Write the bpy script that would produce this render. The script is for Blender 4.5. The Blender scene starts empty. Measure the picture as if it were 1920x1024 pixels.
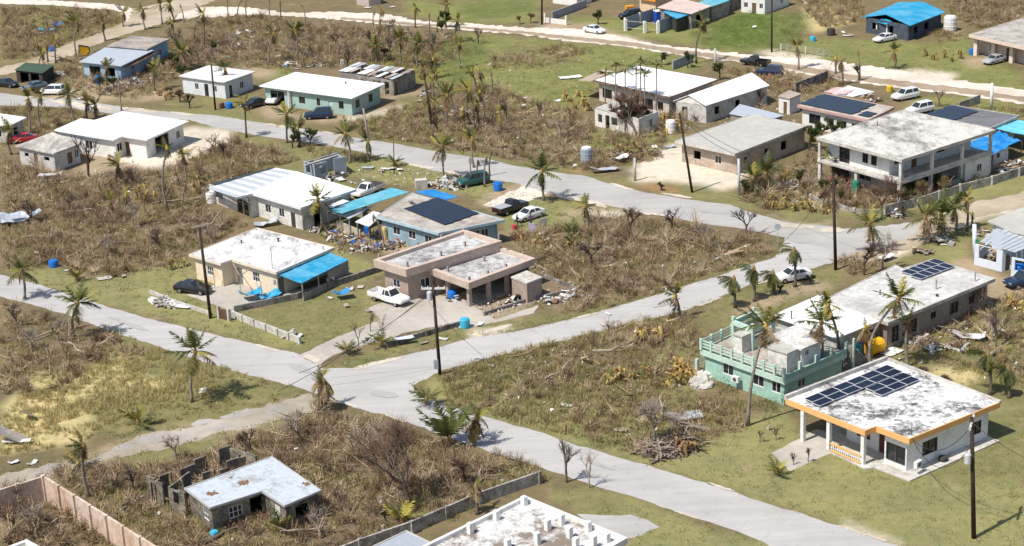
import bpy, bmesh, math, random
import numpy as np
from mathutils import Vector, Matrix
from mathutils.geometry import tessellate_polygon

random.seed(7)
RNG = np.random.default_rng(11)
SC = bpy.context.scene
COL = SC.collection

# ------------------------------------------------------------------ camera
FPX, CAM_H = 3400.0, 72.0                       # focal length in pixels of the 1920 px photograph, height over the ground
PITCH, ROLL = math.atan2(1212.0, 3400.0), math.radians(2.5)
_c, _s = math.cos(ROLL), math.sin(ROLL)
_R0, _U0 = Vector((1, 0, 0)), Vector((0, math.sin(PITCH), math.cos(PITCH)))
FWD = Vector((0, math.cos(PITCH), -math.sin(PITCH)))
RGT, UPV = _R0 * _c - _U0 * _s, _U0 * _c + _R0 * _s
EYE = Vector((0, 0, CAM_H))
cam_data = bpy.data.cameras.new('camera')
cam = bpy.data.objects.new('camera', cam_data)
COL.objects.link(cam)
cam.matrix_world = Matrix(((RGT.x, UPV.x, -FWD.x, 0), (RGT.y, UPV.y, -FWD.y, 0), (RGT.z, UPV.z, -FWD.z, CAM_H), (0, 0, 0, 1)))
cam_data.sensor_width = 36.0
cam_data.lens = FPX / 1920.0 * 36.0
cam_data.clip_start, cam_data.clip_end = 1.0, 20000.0
SC.camera = cam

# ------------------------------------------------------------------ sky, sun, exposure
SUN_EL, SUN_AZ = math.radians(57), math.radians(234)   # compass-like: direction the light comes FROM, clockwise from +Y
world = bpy.data.worlds.new('World')
SC.world = world
world.use_nodes = True
_nt = world.node_tree
_sky = _nt.nodes.new('ShaderNodeTexSky')
_sky.sky_type = 'NISHITA'
_sky.sun_disc = False
_sky.sun_elevation = SUN_EL
_sky.sun_rotation = SUN_AZ
_sky.dust_density = 1.5
_nt.links.new(_sky.outputs[0], _nt.nodes['Background'].inputs[0])
_nt.nodes['Background'].inputs[1].default_value = 0.095
sun_data = bpy.data.lights.new('sun', 'SUN')
sun_data.energy = 4.1
sun_data.angle = math.radians(0.53)
sun_data.color = (1.0, 0.945, 0.86)
sun = bpy.data.objects.new('sun', sun_data)
COL.objects.link(sun)
_to = Vector((math.sin(SUN_AZ) * math.cos(SUN_EL), math.cos(SUN_AZ) * math.cos(SUN_EL), math.sin(SUN_EL)))
sun.rotation_euler = _to.to_track_quat('Z', 'Y').to_euler()
sun.location = (0, 100, 150)
SC.view_settings.view_transform = 'Standard'
SC.view_settings.look = 'None'
SC.view_settings.gamma = 1.0
SC.view_settings.exposure = 0.36
SC.view_settings.use_curve_mapping = False
SC.cycles.max_bounces = 6
SC.cycles.diffuse_bounces = 3
SC.cycles.glossy_bounces = 2
SC.cycles.transparent_max_bounces = 6

# ------------------------------------------------------------------ measuring: a pixel of the photograph to a place on the ground
def ray(px, py):
    return FWD + RGT * ((px - 960.0) / FPX) - UPV * ((py - 512.0) / FPX)
def PX(px, py, h=0.0):
    d = ray(px, py)
    return EYE + d * ((h - CAM_H) / d.z)
def PXY(px, py, y):                                # where that pixel's ray meets the upright plane at depth y
    d = ray(px, py)
    return EYE + d * (y / d.y)
def proj(x, y, z=0.0):                             # numpy: world -> photograph pixel
    dx, dy, dz = x, y, z - CAM_H
    zf = dx * FWD.x + dy * FWD.y + dz * FWD.z
    return (960 + FPX * (dx * RGT.x + dy * RGT.y + dz * RGT.z) / zf, 512 - FPX * (dx * UPV.x + dy * UPV.y + dz * UPV.z) / zf)
def in_poly(x, y, poly):
    x, y = np.asarray(x), np.asarray(y)
    ins = np.zeros(x.shape, bool)
    n = len(poly)
    for i in range(n):
        x0, y0 = poly[i][0], poly[i][1]
        x1, y1 = poly[(i + 1) % n][0], poly[(i + 1) % n][1]
        if y0 == y1:
            continue
        c = ((y0 > y) != (y1 > y)) & (x < (x1 - x0) * (y - y0) / (y1 - y0) + x0)
        ins ^= c
    return ins

# ------------------------------------------------------------------ materials
MATS = {}
def _new(name):
    m = bpy.data.materials.new(name)
    m.use_nodes = True
    return m, m.node_tree, m.node_tree.nodes['Principled BSDF']
def _pos(nt, scale=1.0):
    g = nt.nodes.new('ShaderNodeNewGeometry')
    return g.outputs['Position']
def _noise(nt, vec, scale, detail=4, rough=.6):
    n = nt.nodes.new('ShaderNodeTexNoise')
    n.inputs['Scale'].default_value = scale
    n.inputs['Detail'].default_value = detail
    n.inputs['Roughness'].default_value = rough
    nt.links.new(vec, n.inputs['Vector'])
    return n.outputs['Fac']
def _ramp(nt, fac, stops):
    r = nt.nodes.new('ShaderNodeValToRGB')
    e = r.color_ramp.elements
    while len(e) < len(stops):
        e.new(.5)
    for k, (p, c) in enumerate(stops):
        e[k].position = p
        e[k].color = (*c, 1) if len(c) == 3 else c
    nt.links.new(fac, r.inputs[0])
    return r.outputs[0]
def _mix(nt, fac, a, b, mode='MIX'):
    n = nt.nodes.new('ShaderNodeMix')
    n.data_type = 'RGBA'
    n.blend_type = mode
    for sock, v in ((n.inputs[0], fac), (n.inputs[6], a), (n.inputs[7], b)):
        if isinstance(v, (int, float)):
            sock.default_value = v
        elif isinstance(v, tuple):
            sock.default_value = (*v, 1)
        else:
            nt.links.new(v, sock)
    return n.outputs[2]
def _bump(nt, b, fac, strength=.3, dist=.05):
    n = nt.nodes.new('ShaderNodeBump')
    n.inputs['Strength'].default_value = strength
    n.inputs['Distance'].default_value = dist
    nt.links.new(fac, n.inputs['Height'])
    nt.links.new(n.outputs[0], b.inputs['Normal'])
def plain(name, col, rough=.8, var=.16, scale=1.3, metal=0.0, spec=.3, fine=14.0):
    """paint, plaster, wood or cloth: one colour with soft uneven wear of two sizes"""
    if name in MATS:
        return MATS[name]
    m, nt, b = _new(name)
    p = _pos(nt)
    n1, n2 = _noise(nt, p, scale), _noise(nt, p, fine, 3)
    lo, hi = tuple(c * (1 - var * 1.6) for c in col), tuple(min(1, c * (1 + var * .7)) for c in col)
    a = _ramp(nt, n1, [(.3, lo), (.68, hi)])
    c = _mix(nt, .35, a, _ramp(nt, n2, [(.35, lo), (.65, hi)]))
    nt.links.new(c, b.inputs['Base Color'])
    b.inputs['Roughness'].default_value = rough
    b.inputs['Metallic'].default_value = metal
    b.inputs['Specular IOR Level'].default_value = spec
    MATS[name] = m
    return m
def stained(name, base, stain, amount=.5, scale=.35, rough=.9, streak=1.0, sharp=1.0):
    """weathered roof or wall: base colour under dark patches of mould; amount .3 light to .7 heavy; streak stretches them"""
    if name in MATS:
        return MATS[name]
    m, nt, b = _new(name)
    p = _pos(nt)
    mp = nt.nodes.new('ShaderNodeMapping')
    mp.inputs['Rotation'].default_value = (0, 0, .75)
    mp.inputs['Scale'].default_value = (1, streak, 1)
    nt.links.new(p, mp.inputs['Vector'])
    v = mp.outputs[0]
    big, mid, fine = _noise(nt, v, scale, 5, .65), _noise(nt, v, scale * 5, 6, .75), _noise(nt, v, scale * 30, 3, .7)
    ad = nt.nodes.new('ShaderNodeMath'); ad.operation = 'MULTIPLY_ADD'
    nt.links.new(mid, ad.inputs[0]); ad.inputs[1].default_value = .75; nt.links.new(big, ad.inputs[2])
    ad2 = nt.nodes.new('ShaderNodeMath'); ad2.operation = 'MULTIPLY_ADD'
    nt.links.new(fine, ad2.inputs[0]); ad2.inputs[1].default_value = .25; nt.links.new(ad.outputs[0], ad2.inputs[2])
    dv = nt.nodes.new('ShaderNodeMath'); dv.operation = 'DIVIDE'
    nt.links.new(ad2.outputs[0], dv.inputs[0]); dv.inputs[1].default_value = 2.0
    t = .5 + (amount - .5) * .3
    mask = _ramp(nt, dv.outputs[0], [(t - .10 * sharp, (1, 1, 1)), (t + .07 * sharp, (0, 0, 0))])
    lo = tuple(c * .8 for c in base)
    c0 = _ramp(nt, mid, [(.3, lo), (.65, base)])
    c = _mix(nt, mask, c0, stain)
    nt.links.new(c, b.inputs['Base Color'])
    b.inputs['Roughness'].default_value = rough
    b.inputs['Specular IOR Level'].default_value = .2
    _bump(nt, b, fine, .25, .02)
    MATS[name] = m
    return m
def tinted(name, cols, attr='tint', rough=.8, spec=.15, trans=0.0):
    """many small pieces: colour picked per piece from an attribute (or from the object's own random number)"""
    if name in MATS:
        return MATS[name]
    m, nt, b = _new(name)
    if attr == 'object':
        fac = nt.nodes.new('ShaderNodeObjectInfo').outputs['Random']
    else:
        a = nt.nodes.new('ShaderNodeAttribute')
        a.attribute_name = attr
        fac = a.outputs['Fac']
    k = len(cols)
    c = _ramp(nt, fac, [(i / (k - 1), col) for i, col in enumerate(cols)])
    nt.links.new(c, b.inputs['Base Color'])
    b.inputs['Roughness'].default_value = rough
    b.inputs['Specular IOR Level'].default_value = spec
    if trans:
        tr = nt.nodes.new('ShaderNodeBsdfTranslucent')
        nt.links.new(c, tr.inputs[0])
        mx = nt.nodes.new('ShaderNodeMixShader')
        mx.inputs[0].default_value = trans
        nt.links.new(b.outputs[0], mx.inputs[1]); nt.links.new(tr.outputs[0], mx.inputs[2])
        nt.links.new(mx.outputs[0], nt.nodes['Material Output'].inputs[0])
    MATS[name] = m
    return m
def glossy(name, col, rough=.2, metal=0.0, spec=.5, coat=0.0):
    if name in MATS:
        return MATS[name]
    m, nt, b = _new(name)
    p = _pos(nt)
    c = _ramp(nt, _noise(nt, p, 3.0), [(.3, tuple(x * .85 for x in col)), (.7, col)])
    nt.links.new(c, b.inputs['Base Color'])
    b.inputs['Roughness'].default_value = rough
    b.inputs['Metallic'].default_value = metal
    b.inputs['Specular IOR Level'].default_value = spec
    b.inputs['Coat Weight'].default_value = coat
    MATS[name] = m
    return m

# ------------------------------------------------------------------ mesh builder
def v3(p, z=None):
    return Vector((p[0], p[1], p[2] if z is None else z))
class MB:
    def __init__(s):
        s.v, s.f, s.mi = [], [], []
    def face(s, pts, mi=0):
        i = len(s.v)
        s.v.extend(Vector(p) for p in pts)
        s.f.append(tuple(range(i, i + len(pts))))
        s.mi.append(mi)
    def loft(s, a, b, mi=0, cap=True, top=None):
        """a closed body between two rings with the same number of points (a below, b above, counter-clockwise from above)"""
        i, n = len(s.v), len(a)
        s.v.extend(Vector(p) for p in a); s.v.extend(Vector(p) for p in b)
        for k in range(n):
            j = (k + 1) % n
            s.f.append((i + k, i + j, i + n + j, i + n + k)); s.mi.append(mi)
        if cap:
            s.f.append(tuple(range(i + n - 1, i - 1, -1))); s.mi.append(mi)
            s.f.append(tuple(range(i + n, i + 2 * n))); s.mi.append(mi if top is None else top)
    def prism(s, poly, z0, z1, mi=0, top=None):
        s.loft([v3(p, z0) for p in poly], [v3(p, z1) for p in poly], mi, True, top)
    def box(s, c, size, rot=0.0, mi=0):
        """c: middle of the underside"""
        x, y, z = size
        ca, sa = math.cos(rot), math.sin(rot)
        q = [(c[0] + ca * a - sa * b, c[1] + sa * a + ca * b) for a, b in ((-x / 2, -y / 2), (x / 2, -y / 2), (x / 2, y / 2), (-x / 2, y / 2))]
        s.prism(q, c[2], c[2] + z, mi)
    def bar(s, p, q, w, h=None, mi=0):
        """a straight square bar between two points"""
        p, q = Vector(p), Vector(q)
        h = h or w
        d = (q - p).normalized()
        side = d.cross(Vector((0, 0, 1)))
        side = side.normalized() if side.length > 1e-3 else Vector((1, 0, 0))
        up = side.cross(d)
        r = [side * (a * w / 2) + up * (b * h / 2) for a, b in ((-1, -1), (1, -1), (1, 1), (-1, 1))]
        s.loft([p + o for o in r], [q + o for o in r], mi)
    def tube(s, pts, rad, n=6, mi=0, cap=True):
        pts = [Vector(p) for p in pts]
        i0 = len(s.v)
        for k, p in enumerate(pts):
            d = (pts[min(k + 1, len(pts) - 1)] - pts[max(k - 1, 0)]).normalized()
            a = d.cross(Vector((.3, .95, .1))).normalized()
            b = d.cross(a)
            r = rad[k] if hasattr(rad, '__len__') else rad
            for j in range(n):
                t = 2 * math.pi * j / n
                s.v.append(p + a * (r * math.cos(t)) + b * (r * math.sin(t)))
        for k in range(len(pts) - 1):
            for j in range(n):
                j2 = (j + 1) % n
                s.f.append((i0 + k * n + j, i0 + k * n + j2, i0 + (k + 1) * n + j2, i0 + (k + 1) * n + j)); s.mi.append(mi)
        if cap:
            s.f.append(tuple(range(i0 + n - 1, i0 - 1, -1))); s.mi.append(mi)
            e = i0 + (len(pts) - 1) * n
            s.f.append(tuple(range(e, e + n))); s.mi.append(mi)
    def lathe(s, c, prof, n=12, mi=0):
        """prof: (radius, z) from the bottom up"""
        i0 = len(s.v)
        for r, z in prof:
            for j in range(n):
                t = 2 * math.pi * j / n
                s.v.append(Vector((c[0] + r * math.cos(t), c[1] + r * math.sin(t), c[2] + z)))
        for k in range(len(prof) - 1):
            for j in range(n):
                j2 = (j + 1) % n
                s.f.append((i0 + k * n + j, i0 + k * n + j2, i0 + (k + 1) * n + j2, i0 + (k + 1) * n + j)); s.mi.append(mi)
        s.f.append(tuple(range(i0 + n - 1, i0 - 1, -1))); s.mi.append(mi)
        e = i0 + (len(prof) - 1) * n
        s.f.append(tuple(range(e, e + n))); s.mi.append(mi)
    def mesh(s, name, mats, off=Vector((0, 0, 0)), smooth=False):
        me = bpy.data.meshes.new(name)
        me.from_pydata([tuple(v - off) for v in s.v], [], s.f)
        for m in (mats if isinstance(mats, (list, tuple)) else [mats]):
            me.materials.append(m)
        if any(s.mi):
            me.polygons.foreach_set('material_index', s.mi)
        if smooth:
            me.polygons.foreach_set('use_smooth', [True] * len(me.polygons))
        me.update()
        return me
    def build(s, name, mats, parent=None, smooth=False, off=None):
        o_ = Vector((0, 0, 0))
        q = parent
        while q is not None:
            o_ = o_ + q.location
            q = q.parent
        if off is not None:
            o_ = o_ + Vector(off)
        ob = bpy.data.objects.new(name, s.mesh(name, mats, o_, smooth))
        if off is not None:
            ob.location = off
        COL.objects.link(ob)
        ob.parent = parent
        return ob
def link(name, me, parent=None):
    ob = bpy.data.objects.new(name, me)
    COL.objects.link(ob)
    ob.parent = parent
    return ob
def tag(o, label=None, cat=None, group=None, kind=None):
    for k, v in (('label', label), ('category', cat), ('group', group), ('kind', kind)):
        if v:
            o[k] = v
    return o
def thing(name, label, cat, loc, group=None):
    o = bpy.data.objects.new(name, None)
    COL.objects.link(o)
    o.location = loc
    o.empty_display_size = .5
    return tag(o, label, cat, group, 'thing')
def copy_tree(o, parent=None):
    c = o.copy()
    COL.objects.link(c)
    c.parent = parent
    for ch in o.children:
        copy_tree(ch, c)
    return c

EXC = []                                           # ground areas where nothing grows (world outlines)
LAND = []                                          # (phrase, x, y): landmarks that labels can name
QUEUE = {}                                         # things whose labels are written once all of their kind are known
def auto(o, look, noun, cat, group):
    o['category'] = cat
    o['kind'] = 'thing'
    if group:
        o['group'] = group
    QUEUE.setdefault((look, noun), []).append(o)
ORD = ['', 'second ', 'third ', 'fourth ', 'fifth ', 'sixth ', 'seventh ', 'eighth ', 'ninth ', 'tenth ', 'eleventh ', 'twelfth ']
def write_labels():
    """names each queued thing by its look, the nearest landmark, the side of it and its rank by distance among its like"""
    for (look, noun), obs in QUEUE.items():
        slots = {}
        for o in obs:
            x, y = o.location.x, o.location.y
            best = min(LAND, key=lambda l: (l[1] - x) ** 2 + (l[2] - y) ** 2)
            dx, dy = x - best[1], y - best[2]
            side = ('behind' if dy > 0 else 'in front of') if abs(dy) > abs(dx) * 1.1 else ('right of' if dx > 0 else 'left of')
            slots.setdefault((best[0], side), []).append((math.hypot(dx, dy), o))
        for (lm, side), lst in slots.items():
            lst.sort(key=lambda t: t[0])
            for k, (_d, o) in enumerate(lst):
                if len(lst) == 1:
                    o['label'] = f'{look} {noun} {side} the {lm}'
                else:
                    o['label'] = f'{look} {noun}, {ORD[k] if k < 12 else str(k + 1) + "th "}nearest {side} the {lm}'
# ================================================================== GROUND, ROADS, YARDS
LAWN, LAWN2, GREEN = (.248, .243, .109), (.202, .196, .088), (.150, .172, .058)
LAWN3 = (.205, .215, .080)
SCRUB, LITTER, TANG = (.185, .150, .085), (.195, .150, .098), (.50, .425, .22)
OLIVE, DIRT, SAND, REDDIRT = (.205, .192, .088), (.36, .285, .195), (.66, .585, .49), (.34, .19, .10)
COVER = [  # ground cover: pixel outline in the photograph, colour
 (SCRUB, [(-200, -200), (2100, -200), (2100, 1250), (-200, 1250)]),
 (LITTER, [(5, 300), (440, 260), (560, 300), (500, 340), (390, 400), (470, 420), (340, 500), (200, 530), (5, 515)]),
 (LITTER, [(320, 110), (380, 28), (760, 50), (870, 75), (850, 115), (790, 140), (560, 130), (430, 130)]),
 (LITTER, [(700, 210), (880, 150), (1000, 190), (1120, 240), (1260, 250), (1240, 300), (1000, 305), (790, 275)]),
 (LITTER, [(5, 900), (400, 800), (610, 760), (760, 795), (1010, 885), (800, 985), (680, 1030), (5, 1030)]),
 (LITTER, [(5, 565), (170, 600), (300, 660), (110, 740), (5, 740)]),
 (LITTER, [(950, 440), (1200, 400), (1470, 440), (1470, 480), (1250, 545), (1040, 600), (1000, 500)]),
 (OLIVE, [(5, 12), (215, 22), (240, 60), (130, 90), (5, 120)]),
 (LAWN3, [(5, 28), (80, 26), (60, 40), (5, 42)]), (GREEN, [(40, 45), (100, 50), (80, 62), (30, 58)]),
 (OLIVE, [(360, 300), (520, 270), (640, 300), (540, 330), (430, 320)]),
 (LAWN2, [(430, 290), (510, 278), (600, 300), (530, 318)]),
 (LAWN, [(600, 300), (700, 285), (800, 318), (960, 345), (1060, 372), (1180, 398), (1130, 430), (1000, 440), (940, 440), (930, 400), (870, 360), (760, 350), (640, 330)]),
 (LAWN, [(160, 520), (350, 490), (470, 600), (610, 640), (560, 663), (400, 625), (280, 598), (160, 560), (60, 528), (10, 505), (100, 500)]),
 (LAWN2, [(440, 592), (640, 535), (720, 545), (800, 585), (600, 650)]),
 (LAWN2, [(600, 690), (700, 655), (860, 610), (1040, 590), (1130, 575), (1250, 540), (1400, 492), (1480, 470), (1430, 440), (1475, 455), (1440, 490), (1120, 590), (830, 652), (650, 692)]),
 (LAWN2, [(600, 300), (640, 305), (690, 420), (640, 500), (620, 460), (590, 400)]),
 (LAWN, [(620, 465), (720, 500), (690, 530), (640, 520)]),
 (LAWN2, [(220, 200), (420, 205), (500, 225), (640, 250), (780, 270), (960, 302), (1100, 324), (1180, 350), (1130, 345), (960, 315), (700, 268), (500, 238), (230, 208)]),
 (LAWN2, [(240, 208), (420, 240), (560, 270), (690, 292), (690, 306), (560, 285), (400, 248)]),
 (OLIVE, [(300, 190), (480, 175), (490, 215), (330, 205)]),
 (OLIVE, [(690, 210), (800, 175), (830, 210), (740, 260), (660, 245)]),
 (LAWN3, [(480, 130), (540, 118), (560, 150), (500, 160)]),
 (LAWN3, [(870, 62), (1000, 72), (1190, 92), (1330, 112), (1290, 140), (1110, 170), (1060, 230), (960, 190), (860, 175), (790, 150), (800, 110)]),
 (OLIVE, [(960, 82), (1080, 90), (1100, 120), (1000, 130), (930, 110)]),
 ((.20, .20, .06), [(640, 120), (720, 100), (860, 110), (900, 150), (820, 160), (700, 140)]),
 (GREEN, [(810, 90), (880, 70), (930, 95), (870, 120), (900, 160), (830, 150)]),
 (LAWN3, [(760, 0), (1010, 0), (1000, 46), (870, 42), (760, 26)]),
 (GREEN, [(860, 5), (1000, 0), (1000, 25), (880, 38)]),
 (LAWN3, [(1070, 55), (1160, 68), (1330, 92), (1460, 100), (1400, 60), (1180, 40), (1060, 30)]),
 (GREEN, [(1330, 40), (1400, 22), (1470, 25), (1540, 14), (1500, 70), (1450, 95), (1330, 90), (1290, 70)]),
 ((.115, .170, .040), [(1350, 40), (1400, 25), (1460, 30), (1440, 80), (1345, 85)]),
 (TANG, [(1500, 15), (1580, 10), (1610, 40), (1530, 60)]),
 (LAWN3, [(1440, 105), (1500, 70), (1640, 75), (1760, 85), (1800, 65), (1830, 110), (1920, 135), (1930, 172), (1780, 148), (1640, 124)]),
 (LAWN3, [(1700, 180), (1830, 182), (1930, 200), (1930, 225), (1800, 205), (1690, 210)]),
 (LAWN3, [(1120, 240), (1200, 235), (1300, 260), (1180, 310), (1090, 300)]),
 (LAWN2, [(1150, 345), (1260, 372), (1410, 400), (1430, 385), (1360, 350), (1190, 330)]),
 (LAWN2, [(1450, 385), (1560, 400), (1580, 425), (1480, 416)]),
 (LAWN, [(1560, 400), (1780, 335), (1930, 320), (1930, 365), (1830, 377), (1640, 415)]),
 (OLIVE, [(1630, 480), (1720, 455), (1840, 400), (1930, 385), (1930, 440), (1830, 450), (1760, 480), (1680, 500)]),
 (LAWN, [(1750, 470), (1810, 455), (1830, 480), (1790, 500), (1740, 490)]),
 (OLIVE, [(1300, 600), (1364, 552), (1452, 520), (1560, 495), (1580, 520), (1450, 580), (1360, 620)]),
 (DIRT, [(1360, 585), (1450, 545), (1530, 520), (1540, 535), (1460, 565), (1370, 602)]),
 (TANG, [(5, 760), (60, 700), (180, 690), (260, 640), (330, 690), (430, 690), (420, 735), (240, 790), (90, 840), (5, 850)]),
 (LAWN2, [(240, 620), (420, 690), (560, 727), (580, 740), (430, 770), (330, 745), (220, 650)]),
 (OLIVE, [(220, 740), (400, 740), (520, 755), (350, 800), (220, 830), (180, 800)]),
 (LAWN2, [(180, 855), (400, 800), (590, 762), (600, 790), (460, 810), (380, 850), (300, 870)]),
 (OLIVE, [(790, 720), (960, 660), (1200, 590), (1320, 620), (1300, 740), (1400, 790), (1280, 850), (1150, 855), (980, 800), (850, 765)]),
 (LITTER, [(930, 680), (1160, 610), (1270, 610), (1200, 690), (1050, 740)]),
 (LAWN, [(800, 745), (960, 790), (1080, 832), (1180, 862), (1100, 800), (940, 760), (830, 700)]),
 (LAWN, [(1150, 855), (1290, 830), (1420, 790), (1475, 760), (1560, 850), (1700, 850), (1860, 740), (1935, 735), (1935, 1040), (1700, 1040), (1420, 936)]),
 (LAWN2, [(1700, 800), (1935, 760), (1935, 900), (1750, 900)]),
 (OLIVE, [(1620, 690), (1760, 670), (1935, 720), (1935, 760), (1850, 750), (1700, 700)]),
 (TANG, [(1720, 690), (1800, 660), (1850, 690), (1790, 715)]),
 (OLIVE, [(1620, 610), (1740, 610), (1840, 590), (1935, 600), (1935, 680), (1700, 690), (1600, 660)]),
 (LAWN, [(1030, 930), (1090, 905), (1250, 960), (1430, 1018), (1450, 1040), (1170, 1040), (1100, 960)]),
 (LAWN2, [(1050, 925), (1100, 912), (1180, 945), (1120, 960)]),
 (LAWN2, [(860, 845), (1010, 885), (1040, 915), (930, 890)]),
 (DIRT, [(270, 840), (390, 818), (590, 772), (575, 740), (440, 775), (240, 818), (150, 865), (60, 905), (30, 935), (120, 905), (200, 860)]),
 (SAND, [(170, 292), (250, 275), (310, 262), (352, 240), (430, 244), (442, 262), (372, 292), (300, 318), (250, 312)]),
 (DIRT, [(130, 320), (180, 292), (250, 315), (230, 330), (150, 335)]),
 (SAND, [(1180, 318), (1245, 278), (1290, 272), (1330, 305), (1385, 315), (1400, 345), (1330, 352), (1262, 345), (1200, 342)]),
 (REDDIRT, [(1165, 345), (1225, 350), (1280, 362), (1275, 368), (1200, 356)]), (REDDIRT, [(1060, 318), (1100, 322), (1098, 328), (1058, 324)]),
 (DIRT, [(1400, 345), (1470, 360), (1545, 360), (1530, 385), (1440, 390)]),
 (DIRT, [(1500, 355), (1590, 360), (1680, 380), (1640, 400), (1540, 390)]),
 (SAND, [(1420, 405), (1500, 420), (1560, 425), (1530, 430)]),
 (DIRT, [(1090, 385), (1165, 400), (1140, 418), (1100, 405), (1050, 414)]), (SAND, [(1100, 392), (1165, 402), (1140, 416), (1108, 408)]),
 (DIRT, [(930, 352), (1000, 340), (1060, 365), (1000, 372), (960, 372), (930, 400), (900, 385)]),
 (DIRT, [(940, 435), (1010, 430), (1090, 455), (1020, 470), (960, 452)]),
 (SAND, [(655, 692), (720, 676), (800, 662), (860, 645), (850, 652), (700, 684)]), (SAND, [(880, 618), (960, 612), (965, 622), (893, 632)]),
 (DIRT, [(480, 195), (530, 195), (560, 218), (660, 215), (700, 205), (760, 195), (740, 212), (620, 232), (500, 222)]), (SAND, [(640, 222), (755, 200), (750, 207), (655, 230)]),
 (DIRT, [(640, 195), (700, 180), (800, 165), (800, 175), (700, 195)]),
 (DIRT, [(120, 150), (150, 140), (230, 165), (250, 185), (120, 195), (40, 190), (100, 170)]),
 (DIRT, [(260, 168), (330, 172), (300, 185), (240, 190)]),
 (DIRT, [(40, 95), (120, 75), (150, 95), (120, 112), (60, 118)]),
 (DIRT, [(450, 122), (520, 125), (500, 140), (460, 136)]),
 (SAND, [(1000, 48), (1060, 48), (1100, 52), (1230, 90), (1240, 94), (1080, 66)]), (SAND, [(1420, 100), (1460, 92), (1550, 110), (1500, 116)]),
 (DIRT, [(1000, 40), (1060, 40), (1160, 60), (1090, 62)]), (SAND, [(1680, 130), (1800, 135), (1790, 150), (1700, 148)]),
 (DIRT, [(1800, 110), (1850, 100), (1870, 112), (1830, 128)]), (DIRT, [(1440, 130), (1560, 130), (1520, 160), (1450, 150)]),
 (SAND, [(1620, 470), (1720, 430), (1850, 385), (1930, 365), (1930, 390), (1830, 410), (1730, 455), (1660, 490)]),
 (DIRT, [(1760, 510), (1800, 480), (1840, 490), (1860, 520), (1930, 540), (1935, 560), (1860, 560)]),
 (DIRT, [(1690, 600), (1860, 545), (1870, 565), (1740, 625)]), (DIRT, [(1290, 690), (1340, 680), (1345, 730), (1300, 735)]),
 (SAND, [(1570, 975), (1600, 985), (1680, 1018), (1670, 1022), (1590, 995)]),
 (DIRT, [(690, 560), (720, 600), (830, 600), (880, 560), (1010, 570), (1000, 590), (860, 615), (700, 620)]),
 (DIRT, [(590, 420), (640, 430), (720, 470), (800, 480), (780, 440), (700, 440), (640, 420)]),
]
def smooth_noise(shape, cell, rng):
    a = rng.standard_normal((shape[0] // cell + 3, shape[1] // cell + 3))
    yy, xx = np.linspace(0, a.shape[0] - 2.001, shape[0]), np.linspace(0, a.shape[1] - 2.001, shape[1])
    y0, x0 = yy.astype(int), xx.astype(int)
    fy, fx = (yy - y0)[:, None], (xx - x0)[None, :]
    fy, fx = fy * fy * (3 - 2 * fy), fx * fx * (3 - 2 * fx)
    g = lambda i, j: a[np.ix_(y0 + i, x0 + j)]
    return g(0, 0) * (1 - fy) * (1 - fx) + g(1, 0) * fy * (1 - fx) + g(0, 1) * (1 - fy) * fx + g(1, 1) * fy * fx
def blur(a, k):
    for ax in (0, 1):
        acc = np.zeros_like(a)
        for d in range(-k, k + 1):
            acc += np.roll(a, d, ax)
        a = acc / (2 * k + 1)
    return a
us = np.concatenate([[-60, -8, -2.5, -1.5], np.linspace(-1.12, 1.12, 300), [1.5, 2.5, 8, 60]])
ys = np.concatenate([[-4000, -600, 0, 70], np.geomspace(112, 440, 330), [560, 900, 2500, 9000]])
GX, GY = us[None, :] * (np.maximum(ys, 112) * .33)[:, None], np.repeat(ys[:, None], len(us), 1)
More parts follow.
